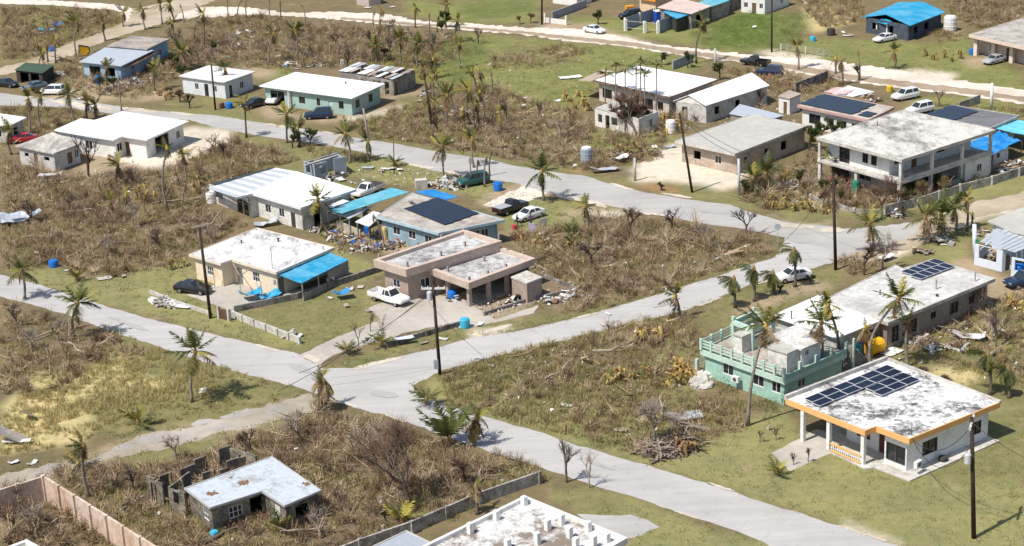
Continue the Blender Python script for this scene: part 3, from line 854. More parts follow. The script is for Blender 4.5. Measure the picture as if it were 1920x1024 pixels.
def gable(root, eaveL, ridge, eaveR, he, hr, roof, wall, over=.4, thick=.12, ends=True):
    """two-slope roof: eaveL, ridge, eaveR are each (near pixel, far pixel); slopes are parts, gable walls close the ends"""
    a0, a1 = [PX(*p, he) for p in eaveL]
    r0, r1 = [PX(*p, hr) for p in ridge]
    b0, b1 = [PX(*p, he) for p in eaveR]
    dn = Vector((0, 0, thick))
    for q in ([a0, r0, r1, a1], [r0, b0, b1, r1]):
        mb = MB()
        mb.loft([p - dn for p in q], q)
        mb.build('roof_slope', roof, root)
    return a0, a1, r0, r1, b0, b1

# ---- the white house with the orange eaves ----
root, R, W = house('house', 'white house with orange eaves and solar panels on its mould-stained flat roof', 'house',
    [(1472.5, 748.8), (1621.8, 808.8), (1643, 801), (1705, 824.5), (1875.6, 755.5), (1663.8, 674.5)], 3.6, [3.3, -.5, .55, .7, .7, 4.6],
    {0: [(.75, .95, 0, 2.1, 'd'), (.35, 1.6, .9, 2.1, 'w')], 2: [(.55, 2.2, .55, 2.3, 'w')], 3: [(.28, 2.0, .9, 2.3, 'w'), (.86, 1.2, .9, 2.2, 'w')]},
    m_white, m_mould, m_orange, .42, frame=m_dframe, door=plain('dark_red_door', (.12, .05, .04)), land='house with orange eaves')
orange_root, orange_R = root, R
mb = MB()
pl = [PX(*p) for p in ((1548, 846), (1622, 881), (1640, 879), (1706, 904), (1874, 829), (1845, 818), (1690, 760), (1560, 800))]
mb.prism([(p.x, p.y) for p in pl], .0, .14)
mb.build('plinth', m_concl, root)
for c in ((1505.5, 827), (1554, 846), (1618, 873)):
    post(root, *c, 3.18, .36, m_white)
p, q = PX(1557, 849), PX(1615, 874)
rail = MB(); rail.bar(p + Vector((0, 0, .95)), q + Vector((0, 0, .95)), .16, .14); rail.build('railing', m_orange, root)
rail = MB(); rail.bar(p + Vector((0, 0, .28)), q + Vector((0, 0, .28)), .16, .14); rail.build('railing', m_orange, root)
bl = MB(); bl.lathe((0, 0, 0), [(.05, 0), (.05, .06), (.085, .18), (.045, .38), (.045, .46), (.06, .53)], 8)
bme = bl.mesh('baluster', m_white)
for k in range(15):
    o = link('baluster', bme, root); b = p.lerp(q, (k + .5) / 15); o.location = (b.x - root.location.x, b.y - root.location.y, .35)
panel_grid(root, [(1508, 752), (1664, 689), (1692, 702), (1536, 768)], 3.6, 6, 2, mat=m_solarb, lift=.22)
panel_grid(root, [(1623, 732), (1695, 702.5), (1724, 717), (1652, 747)], 3.6, 3, 2, mat=m_solarb, lift=.22)
# low upstand along the far edges of the roof
mb = MB(); mb.bar(R[5] + Vector((0, 0, .14)), R[0] + Vector((0, 0, .14)), .3, .5); mb.build('parapet', m_concl, root)
mb = MB(); mb.bar(R[4] + Vector((0, 0, .05)), R[5] + Vector((0, 0, .05)), .3, .34); mb.build('parapet', m_concl, root)
pipe(root, 1709, 816, 3.6, 1.1, .03, 'antenna')
ac_unit(root, 1721, 876, .75, .78)
p = PX(1813, 834); mb = MB(); mb.lathe((p.x, p.y, .8), [(.28, 0), (.30, .05), (.30, 1.3), (.2, 1.42)], 12); mb.build('water_heater', m_white, root)
pipe(root, 1711, 857, .6, 1.2, .05, 'meter_pipe')

# ---- the mint green terrace house ----
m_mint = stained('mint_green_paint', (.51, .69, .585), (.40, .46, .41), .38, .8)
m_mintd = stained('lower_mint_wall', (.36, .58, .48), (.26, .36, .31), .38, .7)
m_deck = stained('terrace_floor', (.50, .46, .40), (.22, .19, .16), .52, .5)
TL = [(1313, 656), (1471.6, 713), (1588, 662), (1425, 602)]
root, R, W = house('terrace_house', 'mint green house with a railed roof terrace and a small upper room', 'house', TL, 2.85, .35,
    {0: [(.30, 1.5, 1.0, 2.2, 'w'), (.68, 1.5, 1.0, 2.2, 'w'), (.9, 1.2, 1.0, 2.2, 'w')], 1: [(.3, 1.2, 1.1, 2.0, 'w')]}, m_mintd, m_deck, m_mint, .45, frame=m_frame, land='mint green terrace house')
terr = root
n0 = 8
for e, n in ((0, 8), (3, 6)):
    a, b = R[e], R[(e + 1) % 4]
    ins = (b - a).normalized(); ins = Vector((-ins.y, ins.x, 0)) * .12
    for k in range(n + (e == 3)):
        c = a.lerp(b, k / n) + ins
        mb = MB(); mb.box((c.x, c.y, 2.9), (.24, .24, 1.15), math.atan2((b - a).y, (b - a).x)); mb.build('railing_post', m_mint, root)
    for z in (3.22, 3.55, 3.88):
        mb = MB(); mb.bar(a + ins + Vector((0, 0, z - 2.85)), b + ins + Vector((0, 0, z - 2.85)), .09, .12); mb.build('rail', m_mint, root)
a, b = R[1], R[2]
mb = MB(); wall_run(mb, a, b, 2.86, 3.3, (), .2, 0, True); mb.build('parapet', m_mintd, root)
for k in range(5):
    c = a.lerp(b, k / 4); mb = MB(); mb.box((c.x - .08, c.y + .08, 3.3 if k else 2.9), (.26, .26, .75 if k else 1.2), .75); mb.build('railing_post', m_mint, root)
# upper room with its overhanging slab
UR = [PX(*p, 5.2) for p in ((1446, 627), (1503, 655), (1552, 634), (1492, 609))]
mb = MB(); mb.loft([p - Vector((0, 0, .2)) for p in UR], UR); mb.build('upper_roof', stained('pale_upper_roof', (.74, .73, .71), (.36, .34, .31), .46, .5), root)
walls(root, inset(UR, .5), 2.86, 5.004, {0: [(.6, .8, 0, 1.9, 'o')], 1: [(.3, .6, 1.1, 1.7, 'w')]}, m_white, name='upper_wall')
# open pavilion on the terrace corner
PV = [PX(*p, 5.3) for p in ((1375, 600), (1411, 614), (1450, 598), (1413, 583))]
for k in range(4):
    a, b = PV[k], PV[(k + 1) % 4]
    mb = MB(); mb.bar(a - Vector((0, 0, .25)), b - Vector((0, 0, .25)), .25, .5); mb.build('ring_beam', m_mint, root)
    mb = MB(); mb.box((a.x, a.y, 2.86), (.3, .3, 2.44 - .15), .75); mb.build('column', m_mint, root)
    mb = MB(); mb.box((a.x, a.y, 5.32), (.3, .3, .35), .75); mb.build('column_stub', m_mint, root)
mb = MB(); wall_run(mb, PV[0], PV[1], 2.87, 3.9, (), .15, 0, True); wall_run(mb, PV[1], PV[2], 2.87, 3.9, (), .15, 0, True); mb.build('half_wall', m_mint, root)
tp = inset(PV, .4); mb = MB(); mb.prism(tp, 4.55, 4.6); mb.build('net_awning', m_dark, root)
for (px, py, sx, sy, sz, mt) in ((1393, 663, 1.3, 1.1, 1.75, m_white2), (1472, 695, 2.0, 2.3, 2.0, m_white2)):
    p = PX(px, py, 2.86); mb = MB(); mb.box((p.x, p.y + .8, 2.86), (sx, sy, sz), .75); mb.box((p.x, p.y + .8, 2.86 + sz), (sx + .2, sy + .2, .12), .75, 1); mb.build('tank_box', [mt, m_grey], root)
# outside stair at the back corner
a = PX(1592, 690); d = Vector((.75, .66, 0)); sd = Vector((.66, -.75, 0))
for k in range(9):
    c = a + d * (k * -.32 + 2.2) ; mb = MB(); mb.box((c.x, c.y, .0), (.34, 1.3, .3 * (k + 1)), math.atan2(d.y, d.x)); mb.build('stair_step', m_block, root)
for s in (-1, 1):
    for k in (0, 1):
        c = a + d * (2.3 - 2.6 * k) + sd * (.75 * s); mb = MB(); mb.box((c.x, c.y, 0), (.22, .22, 1.1 + 2.4 * k), .75); mb.build('railing_post', m_mint, root)
ac_unit(root, 1379, 716, .9, -.75)
# ruined railing stub on a rock heap beside it
t = thing('garden_railing', 'short mint green railing on the pale rubble beside the terrace house', 'railing', PX(1318, 690))
g0, g1 = PX(1307, 695), PX(1338, 678)
for p in (g0, g1):
    mb = MB(); mb.box(p, (.3, .3, 1.3), .75); mb.build('post', m_mint, t)
for z in (.5, .85, 1.15):
    mb = MB(); mb.bar(g0 + Vector((0, 0, z)), g1 + Vector((0, 0, z)), .06, .08); mb.build('rail', m_mint, t)

# ---- the white-roofed house between the terrace house and the long one ----
root, R, W = house('white_roof_house', 'small grey house with a bright white sheet roof behind the mint terrace house', 'house', [(1446, 592), (1570, 634), (1663, 596), (1537, 552)], 3.2, .5,
    {1: [(.62, .9, 1.2, 2.0, 'w'), (.88, 1.6, 0, 2.3, 'o')]}, m_concl, m_roofw, None, .12, land='white sheet roof house')
pipe(root, 1484, 598, 3.2, .8, .07)
# ---- the long grey house with the brown wall ----
m_brownw = stained('brown_plaster_wall', (.36, .295, .25), (.22, .18, .15), .42, .5)
root, R, W = house('long_house', 'long flat grey-roofed house with brown walls and a row of blue solar panels', 'house', [(1545, 562), (1665, 606), (1866.6, 523), (1748, 486), (1693, 504), (1679, 497)], 3.3, .6,
    {1: [(.08, 1.2, .5, 2.3, 'w'), (.22, 2.4, .7, 2.2, 'w'), (.45, .9, 1.3, 2.1, 'w'), (.66, 1.5, .9, 2.2, 'w'), (.84, 1.0, 1.2, 2.1, 'w')]}, m_brownw, stained('pale_grey_flat_roof', (.64, .635, .61), (.36, .35, .33), .47, .25), m_concl, .25, frame=m_dframe, land='long brown-walled house')
panel_grid(root, [(1690, 512), (1748, 488), (1789, 503.5), (1719, 528)], 3.3, 5, 2, mat=m_solarb, lift=.2)
for c in ((1755, 542), (1828, 527)):
    pipe(root, *c, 3.3, 1.0, .09, mat=m_conc)
pipe(root, 1757, 556, 3.3, .15, .12, mat=m_dark); pipe(root, 1650, 553, 3.3, .5, .06)

# ---- the cream house with the blue awning ----
m_cream = stained('cream_painted_wall', (.78, .68, .52), (.62, .42, .24), .30, .6)
root, R, W = house('house', 'cream house with a bright blue awning along its side and a broad flat roof', 'house',
    [(354, 477.4), (413.6, 495), (435, 487.6), (517.7, 511.7), (627, 464.7), (482, 427.4)], 3.1, [.5, .5, .5, .5, .5, .5],
    {0: [(.55, 1.2, .95, 2.1, 'g')], 2: [(.14, .95, 0, 2.1, 'd'), (.52, 1.25, .95, 2.2, 'g'), (.94, .5, 1.1, 1.9, 'w')], 3: [(.07, 1.0, 0, 2.1, 'd')]},
    m_cream, stained('worn_white_flat_roof', (.70, .695, .69), (.20, .19, .18), .34, .22, streak=.5, sharp=.7), plain('cream_fascia', (.70, .62, .52)), .2, door=plain('grey_green_door', (.16, .19, .17)), land='cream house with blue awning')
cream = root
aw, A4 = lean_to(root, [(521, 514), (565, 531), (653.5, 487), (618, 474)], [2.75, 2.3, 2.3, 2.75], m_sky, 'awning', .07)
for f in (.02, .35, .68, .98):
    p = A4[1].lerp(A4[2], f); mb = MB(); mb.box((p.x - .05, p.y + .1, 0), (.12, .12, 2.24), .75); mb.build('awning_post', m_conc, root)
p, q = A4[1].lerp(A4[2], .55), A4[1].lerp(A4[2], .97)
mb = MB(); wall_run(mb, p, q, 0, 2.15, (), .1, 0, True); mb.build('shed_wall', plain('grey_board', (.30, .28, .26)), root)
p, q = A4[1].lerp(A4[2], .02), A4[1].lerp(A4[2], .5)
mb = MB(); wall_run(mb, p, q, 0, .9, (), .1, 0, True); mb.build('shed_wall', m_block, root)
pipe(root, 511, 504, 3.1, 2.6, .03, 'antenna'); pipe(root, 522, 453, 3.1, .35, .12); pipe(root, 453, 456, 3.1, .3, .09); pipe(root, 606, 468, 3.1, .3, .06)
ac_unit(root, 620, 529, .6, .75)
t = thing('canopy_frame', 'bare rusty canopy frame standing over the yard of the cream house', 'frame', PX(450, 555))
cps = [(403, 541), (452, 553), (492, 562), (455, 530), (437, 520)]
tops = [PX(*c) + Vector((0, 0, 2.3)) for c in cps]
for c, tp in zip(cps[:3], tops):
    mb = MB(); mb.bar(PX(*c), tp, .08); mb.build('post', m_rust, t)
p = PX(435, 490, 2.75); mb = MB(); mb.bar(p, tops[1] + Vector((0, 0, .1)), .09); mb.build('beam', m_rust, t)
p2 = PX(470, 503, 2.7); mb = MB(); mb.bar(tops[1], p2, .08); mb.build('beam', m_rust, t)

# ---- the pink house with the broad parapets ----
m_pink = stained('dusty_pink_paint', (.60, .485, .41), (.40, .32, .27), .34, .6)
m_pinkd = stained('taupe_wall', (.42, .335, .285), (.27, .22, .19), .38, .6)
m_proof = stained('grey_white_parapet_roof', (.62, .62, .61), (.17, .165, .16), .51, .35)
def parapet_roof(root, pix, h, depth, wallmat, inner=.55, height=.95, matr=m_proof, name='parapet', flare=.12, cut=()):
    R = [PX(*p, h) for p in pix]
    R = [Vector((p.x, p.y, h)) for p in R]
    n = len(R)
    lowr = [Vector((p.x, p.y, h - height)) for p in inset(R, flare)]
    inn = [Vector((p.x, p.y, h)) for p in inset(R, inner)]
    flo = [Vector((p.x, p.y, h - min(.42, height * .62))) for p in inset(R, inner)]
    fb = MB()
    for k in range(n):
        j = (k + 1) % n
        fb.face([lowr[k], lowr[j], R[j], R[k]]); fb.face([R[k], R[j], inn[j], inn[k]]); fb.face([flo[j], flo[k], inn[k], inn[j]])
    fb.face([p for p in lowr][::-1])
    fb.build(name, wallmat, root)
    mb = MB(); mb.prism(flo, h - height + .02, h - min(.42, height * .62)); mb.build('roof', matr, root)
    return R, [Vector((p.x, p.y)) for p in inset(R, depth)]
up = [(699.3, 487), (760.8, 506), (941, 451.5), (870, 430)]
c = PX(830, 520)
root = thing('parapet_house', 'dusty pink house with broad flared parapets and an open carport', 'house', (c.x, c.y, 0))
pink = root
LAND.append(('pink parapet house', c.x, c.y))
R1, W1 = parapet_roof(root, up, 4.2, .85, m_pink)
walls(root, W1, 0, 3.27, {0: [(.5, 1.2, 1.2, 2.2, 'w')], 1: [(.2, 1.4, .9, 2.2, 'w')]}, m_pinkd)
lo = [(801.8, 502), (878.4, 531), (1004, 484), (937, 462)]
R2, W2 = parapet_roof(root, lo, 3.3, .35, m_pink, height=.85)
walls(root, inset(R2, [.6, .6, .6, .4]), 0, 2.47, {2: []}, m_pinkd, skip=(0, 1))
EXC.extend([[(p.x, p.y) for p in W1], [(p.x, p.y) for p in W2]])
for c in ((881, 574), (917, 564), (841.5, 557), (951, 551)):
    post(root, *c, 2.47, .42, m_pinkd)
for pxs, hh in (((712, 486), 4.2), ((764, 500), 4.2), ((827, 480), 4.2), ((872, 462), 4.2), ((936, 448), 4.2), ((870, 437), 4.2), ((828, 450), 4.2), ((784, 464), 4.2), ((746, 477), 4.2), ((840, 509), 3.3), ((880, 528), 3.3), ((915, 517), 3.3), ((949, 504), 3.3), ((908, 490), 3.3), ((952, 475), 3.3), ((981, 482), 3.3)):
    p = PX(*pxs, hh - .42); mb = MB(); mb.box((p.x, p.y, hh - .43), (.22, .22, .62), .75); mb.build('column_stub', m_pinkd, root)
AX = [PX(*p, 2.45) for p in ((957.5, 519), (987.5, 531), (1017, 519.5), (987.5, 507))]
mb = MB(); mb.loft([p - Vector((0, 0, .18)) for p in AX], AX); mb.build('annex_roof', m_concl, root)
walls(root, inset(AX, .08), 0, 2.274, {}, m_pinkd, name='annex_wall')
EXC.append([(p.x, p.y) for p in AX])
# carport floor and the things kept under it
mb = MB(); fl = [PX(*p) for p in ((841, 559), (881, 577), (1000, 535), (950, 520))]; mb.prism([(p.x, p.y) for p in fl], 0, .06); mb.build('carport_floor', m_conc, root)

# ---- the blue house with the dark solar array ----
m_bluew = stained('light_blue_wall', (.30, .43, .50), (.20, .27, .31), .40, .7)
root, R, W = house('solar_house', 'light blue house with a large dark solar array on its worn roof', 'house', [(704.8, 406), (821.8, 437.8), (946.5, 412.6), (772.6, 362.3)], 3.0, .6,
    {0: [(.25, 1.3, 1, 2.1, 'w'), (.52, 1.3, 1, 2.1, 'w'), (.8, 1.3, 1, 2.1, 'w')], 1: [(.62, 1.2, .2, 2.2, 'w'), (.78, 1.0, .2, 2.2, 'w')]}, m_bluew, stained('sandy_grey_roof', (.51, .475, .425), (.25, .22, .19), .47, .3), plain('pale_blue_fascia', (.42, .55, .62)), .22, land='blue house with solar array')
panel_grid(root, [(758.4, 393), (827, 427), (897.3, 401.5), (813, 375)], 3.0, 6, 4, gap=.02, frame=m_dark, lift=.12)
pipe(root, 771, 383, 3.0, .4, .25, 'roof_vent', m_conc)
bh = root
lean_to(root, [(778, 359), (833, 375), (861, 369), (812, 355)], [2.75, 2.75, 2.3, 2.3], m_tarp, 'back_awning')
mb = MB(); p = PX(790, 352); mb.box((p.x, p.y, 0), (1.6, 1.1, 1.2), .2); mb.build('water_tank', m_concl, root)
# sheds along its side, under teal and grey sheets
t = thing('lean_to_shed', 'open shed under a long teal sheet roof beside the blue house', 'shed', PX(680, 415))
LAND.append(('teal-roofed shed', PX(680, 415).x, PX(680, 415).y))
o, RR = lean_to(t, [(612.6, 393), (641, 400), (768, 360), (733, 352)], [2.6, 3.0, 3.0, 2.6], m_teal, 'teal_roof')
sheet_rows(t, [(613, 396), (655, 411), (703, 386), (641, 399)], [2.5, 2.2, 2.5, 2.9], 5, [m_tin, m_tinw], lift=.02)
lean_to(t, [(666, 416), (692, 425), (720, 401), (700, 396)], [2.5, 2.3, 2.6, 2.7], m_tinw, 'porch_roof')
lean_to(t, [(612, 387), (622, 390), (655, 377), (642, 374)], [2.7, 2.8, 2.8, 2.7], m_tinw, 'back_roof')
for c in ((617, 427), (640, 434), (657, 440), (672, 446), (693, 452), (712, 447)):
    post(t, *c, 2.2, .14, m_conc, 'post')
a, b = PX(632, 428), PX(676, 447); mb = MB(); wall_run(mb, a, b, 0, 1.1, (), .12, 0, True); mb.build('low_wall', plain('beige_block', (.50, .45, .36), .9, .2), t)
a, b = PX(690, 410), PX(640, 395); mb = MB(); wall_run(mb, a, b, 0, 2.2, (), .12, 0, True); mb.build('back_wall', m_block, t)
EXC.append([PX(*c).to_2d()[:] for c in ((612, 425), (700, 455), (740, 430), (650, 400))])

# ---- the white-roofed house with grey panels ----
root, R, W = house('white_roof_house', 'white house with a broad bright white roof and a strip of grey roof sheets', 'house', [(443, 370.8), (474, 363.5), (563.4, 390.4), (668.4, 355.5), (554.7, 321.6)], 3.3, [.4, .7, .7, .5, .4],
    {1: [(.25, 1.2, .9, 2.1, 'w'), (.55, 1.1, .9, 2.1, 'w'), (.8, .9, 0, 2.0, 'd')], 2: [(.3, 1.2, 0, 2.1, 'o'), (.6, 1.5, .9, 2.0, 'w')]}, m_white2, m_roofw, plain('white_fascia', (.75, .76, .78)), .2, door=m_dark, land='broad white roof house')
sheet_rows(root, [(388, 353.5), (517.5, 315.3), (554, 321.6), (442, 371)], [2.6, 2.6, 3.24, 3.24], 14, [m_tin, m_tinw], lift=.02)
a, b = PX(395, 378), PX(446, 396); mb = MB(); wall_run(mb, a, b, 0, 2.5, [(1.0, 3.2, .9, 2.2)], .15); wall_run(mb, PX(515, 345), PX(395, 378), 0, 2.5, (), .15); mb.build('side_wall', m_white2, root)
lean_to(root, [(450, 371), (468, 380), (480, 375), (464, 367)], [2.3, 2.2, 2.2, 2.3], m_roofw2, 'porch_roof')
for c in ((458, 402), (470, 406)):
    post(root, *c, 2.15, .14, m_concl)

# ---- the grey-blue ruin behind it ----
m_bluegrey = plain('faded_blue_block', (.33, .38, .43), .9, .2, .8)
t = thing('ruined_building', 'roofless blue-grey ruin with broken walls beside the white roof house', 'ruin', PX(610, 325))
LAND.append(('blue-grey ruin', PX(610, 325).x, PX(610, 325).y))
mb = MB(); wall_run(mb, PX(571, 334), PX(592, 341), 0, 2.5, [(.6, 1.6, 1, 2.4)], .2, 0, True); mb.build('wall', m_bluegrey, t)
mb = MB(); wall_run(mb, PX(592, 341), PX(616, 335), 0, 2.5, [(.8, 2.0, .9, 2.1)], .2, 0, True); mb.build('wall', m_bluegrey, t)
mb = MB(); wall_run(mb, PX(628, 331), PX(651, 327), 0, 2.6, (), .2, 0, True); mb.build('wall', m_bluegrey, t)
mb = MB(); wall_run(mb, PX(651, 327), PX(636, 316), 0, 2.2, (), .2, 0, True); mb.build('wall', m_bluegrey, t)
mb = MB(); wall_run(mb, PX(634, 315), PX(571, 334), 0, 2.3, [(3, 4.5, .9, 2.6)], .2, 0, True); mb.build('wall', m_bluegrey, t)
mb = MB(); mb.bar(PX(571, 311, 2.5), PX(632, 292, 2.5), .3, .25); mb.build('wall_beam', m_concl, t)

# ---- the two-storey house ----
RC = [(1530.7, 257.9), (1690.7, 300.3), (1868, 244), (1693, 206)]
root, R, W = house('two_storey_house', 'two-storey white house with deep verandas under a wide stained flat roof', 'house', RC, 6.2, [1.5, 3.4, .8, .8],
    {0: [(.28, 1.9, .05, 2.15, 'w'), (.62, 1.0, .8, 2.1, 'w'), (.76, 1.0, .8, 2.1, 'w')], 1: [(.1, 1.2, 1.2, 2.1, 'w'), (.3, 1.1, 0, 2.1, 'd'), (.62, 1.6, .9, 2.1, 'w')]}, m_white, stained('blotched_grey_roof', (.63, .61, .565), (.15, .14, .13), .415, .13, streak=.5, sharp=.75), m_concl, .28, z0=3.12, frame=m_dframe, land='two-storey house')
two = root
SL = [Vector((p.x, p.y)) for p in R]
mb = MB(); mb.prism(inset(R, .1), 2.85, 3.12); mb.build('floor_slab', m_concl, root)
GW = inset(R, [3.0, 4.4, .9, .9])
walls(root, GW, 0, 2.85, {0: [(.2, 1.2, 0, 2.1, 'd'), (.55, 2.2, .9, 2.1, 'w')], 1: [(.3, 3.5, 0, 2.4, 'o'), (.75, 1.4, .9, 2.1, 'w')]}, m_white2, name='lower_wall')
def along(e, f, ins, R=R):
    a, b = R[e], R[(e + 1) % len(R)]
    d = (b - a).normalized()
    return a.lerp(b, f) + Vector((-d.y, d.x, 0)) * ins
cm = m_white2
for e, f in ((1, .02), (1, .34), (1, .66), (1, .97), (0, .02)):
    p = along(e, f, .4)
    mb = MB(); mb.box((p.x, p.y, 3.12), (.36, .36, 2.8), .75); mb.build('column', cm, root)
for e, f in ((1, .02), (1, .34), (1, .66), (1, .97), (0, .02), (0, .46)):
    p = along(e, f, .5)
    mb = MB(); mb.box((p.x, p.y, 0), (.42, .42, 2.85), .75); mb.build('column', cm, root)
mb = MB(); wall_run(mb, along(1, .03, .2), along(1, .96, .2), 3.12, 3.55, (), .15, 0, True); mb.build('balcony_parapet', m_concl, root)
rm = [along(1, .70, .3), along(1, .98, .3), along(1, .98, 4.2), along(1, .70, 4.2)]
walls(root, rm, 0, 2.845, {0: [(.55, 1.0, 1.0, 2.1, 'w')]}, m_white, name='lower_room')
pipe(root, 1645, 236, 6.2, .5, .06)
mb = MB(); q = [along(0, .05, -.6), along(0, .85, -.6)]; 
# ---- the beige house with the plain grey roof ----
root, R, W = house('grey_roof_house', 'beige house with a plain smooth grey roof beside a white coral yard', 'house', [(1264.8, 264.6), (1378, 289), (1515.7, 236), (1408.4, 214.6)], 3.2, [1.0, .35, .4, .5],
    {0: [(.28, 1.3, .9, 2.1, 'o'), (.66, 1.2, .9, 2.1, 'w')], 1: [(.12, .9, 1.2, 2.0, 'o'), (.42, .9, 1.3, 2.1, 'o'), (.68, 1.4, .9, 2.2, 'o')]}, stained('beige_block_wall', (.52, .43, .35), (.30, .24, .19), .42, .5), m_grey, m_concl, .24, land='grey-roofed beige house')

# ---- houses at the upper left ----
root, R, W = house('white_house', 'bright white house with a stepped front and a white coral yard', 'house', [(102, 243.5), (173, 256), (213.8, 262), (229.6, 255), (275.5, 262), (354, 227), (229.7, 209), (177, 225), (151, 222)], 3.2, [.4, .7, .5, .7, .9, .5, .5, .4, .4],
    {1: [(.4, 1.5, .9, 2.2, 'w')], 2: [(.5, 1.3, .9, 2.2, 'w')], 3: [(.15, .9, 0, 2.1, 'd')], 4: [(.42, 3.6, 0, 2.5, 'o'), (.85, 1.0, .9, 2.1, 'w')]}, m_white, m_roofw, None, .2, door=m_brown, land='bright white house')
root, R, W = house('annex', 'low grey concrete annex with a stained roof beside the bright white house', 'annex', [(28, 273.5), (100, 288), (153.6, 268.5), (98.5, 247.7)], 2.9, .4,
    {0: [(.2, .9, 1.4, 2.0, 'o'), (.46, .9, 0, 2.1, 'd'), (.78, 1.2, 1.4, 2.0, 'o')], 1: [(.6, 1.0, .4, 2.1, 'd'), (.88, .9, .9, 2.1, 'w')]}, stained('grey_white_block', (.60, .60, .58), (.38, .36, .33), .42, .7), stained('dirty_pale_roof', (.60, .575, .53), (.25, .22, .20), .47, .3, streak=.4), None, .18)
root, R, W = house('white_house', 'white house cut by the left edge above the concrete annex', 'house', [(-70, 236), (20, 234), (50, 220), (-40, 207)], 3.0, .5, {0: [(.7, 1.2, .9, 2.1, 'w')], 1: [(.4, 1.2, .9, 2.1, 'o')]}, m_concl, m_roofw, None, .2)
root, R, W = house('tin_roof_house', 'light blue house under a pale blue-grey tin roof beside the yellow canopy', 'house', [(147.6, 116), (227, 124), (288.5, 94), (197, 89)], 2.9, .6, {0: [(.3, 2.6, 0, 2.2, 'o'), (.75, 1.6, .6, 2.2, 'o')], 1: [(.4, 1.2, .9, 2.0, 'w')]}, plain('powder_blue_wall', (.36, .50, .62)), m_tin, None, .08, land='pale tin roof house')
lean_to(root, [(230, 126), (250, 122), (292, 100), (288, 96)], [2.5, 2.4, 2.4, 2.6], m_brown, 'side_awning')
root, R, W = house('blue_house', 'blue house with a dirty tan roof behind the pale tin roof', 'house', [(200, 85.5), (276, 92), (318.5, 72.5), (246, 67)], 3.3, .4, {1: [(.6, 1.3, .9, 2.1, 'w')]}, plain('mid_blue_wall', (.24, .42, .58)), stained('tan_stained_roof', (.44, .39, .34), (.16, .155, .16), .50, .15), None, .16)
root, R, W = house('small_house', 'small white house with a patchy white roof behind the leaning pole', 'house', [(335, 142), (421, 154), (478.5, 134), (391, 122.5)], 3.0, .4, {0: [(.33, .9, .9, 2.0, 'w'), (.56, .9, 0, 2.1, 'd'), (.76, .9, .9, 2.0, 'w')], 1: [(.2, .8, 0, 2.0, 'd'), (.6, 1.0, .8, 2.0, 'w')]}, stained('pale_blue_white_wall', (.68, .72, .74), (.5, .5, .5), .3), stained('patchy_white_roof', (.83, .83, .84), (.4, .38, .38), .30, .5), None, .16, door=m_glass, land='small patchy roof house')
root, R, W = house('mint_house', 'pale mint green house with a plain white roof beside the upper road', 'house', [(485.5, 161), (660.4, 184.3), (722, 157), (553.8, 135)], 3.1, .7,
    {0: [(.14, 3.0, 0, 2.4, 'o'), (.43, 1.3, .9, 2.0, 'w'), (.62, .7, .9, 2.1, 'w'), (.88, 1.0, .9, 2.1, 'w'), (.76, .9, 0, 2.1, 'd')], 1: [(.2, 1.2, .9, 2.2, 'w'), (.66, 1.2, .9, 2.2, 'w')]}, plain('pale_mint_wall', (.34, .47, .43), .85, .1), m_roofw, None, .14, frame=m_dframe, door=plain('pale_mint_door', (.5, .62, .56)), land='white-roofed mint house')
mb = MB(); a = along(0, .31, .3, R); mb.box((a.x, a.y, 0), (.3, .3, 2.96), .4); mb.build('column', m_white, root); pipe(root, 648, 157, 3.1, .25, .12)
# wrecked shed behind
root = thing('wrecked_shed', 'grey shed with torn white roof sheets behind the mint house', 'shed', PX(705, 168))
SH = [PX(*p, 2.7) for p in ((634.5, 133), (737, 150), (778, 132), (672, 118))]
walls(root, SH, 0, 2.6, {0: [(.45, 1.0, .9, 2.0, 'o'), (.7, 1.6, .9, 2.2, 'o'), (.88, 1.0, 0, 2.2, 'o')], 1: [(.12, .9, 0, 2.2, 'd')]}, m_block)
sheet_rows(root, [(634, 133), (737, 150), (757, 141), (654, 125)], [2.75, 2.75, 3.1, 3.1], 12, [m_tinw, m_tinw, m_rust, m_tin], jitter=.15, miss=(3, 7, 9))
sheet_rows(root, [(654, 125), (757, 141), (778, 131), (672, 118)], [3.1, 3.1, 2.8, 2.8], 12, [m_tinw, m_tin, m_rust], jitter=.15, miss=(2, 10))
mb = MB(); p = PX(642, 124, 2.6); mb.box((p.x, p.y, 2.6), (.5, .5, 1.1), .3); mb.build('chimney', m_concl, root)
EXC.append([(p.x, p.y) for p in SH]); LAND.append(('wrecked grey shed', PX(705, 168).x, PX(705, 168).y))

# ---- centre right ----
root, R, W = house('white_roof_house', 'long house with a dazzling white roof and brown trim behind the slim palms', 'house', [(1112, 150.6), (1255.6, 183), (1347.5, 149), (1195.6, 122.5)], 3.4, .7,
    {0: [(.12, 2.2, .7, 2.2, 'w'), (.36, 1.3, .9, 2.1, 'w'), (.55, 1.0, .5, 2.2, 'w'), (.7, 2.4, .5, 2.2, 'w'), (.88, 1.2, .8, 2.1, 'w')]}, stained('beige_white_wall', (.66, .60, .53), (.40, .33, .27), .42, .5), m_roofw, plain('brown_trim', (.20, .14, .11)), .2, frame=m_dframe, land='long white roof house')
lean_to(root, [(1083, 151), (1108, 152.5), (1150, 134), (1132, 129.5)], [3.0, 3.3, 3.3, 3.0], plain('tan_roof_strip', (.42, .34, .27), .9), 'side_roof')
root = thing('gabled_house', 'white gabled house touching the long white roof house', 'house', PX(1345, 200))
LAND.append(('white gabled house', PX(1345, 185).x, PX(1345, 185).y))
a0, a1, r0, r1, b0, b1 = gable(root, [(1262, 189), (1375, 150)], [(1291, 178), (1410, 136)], [(1323.6, 198), (1443, 160)], 2.9, 3.9, m_roofw, m_white)
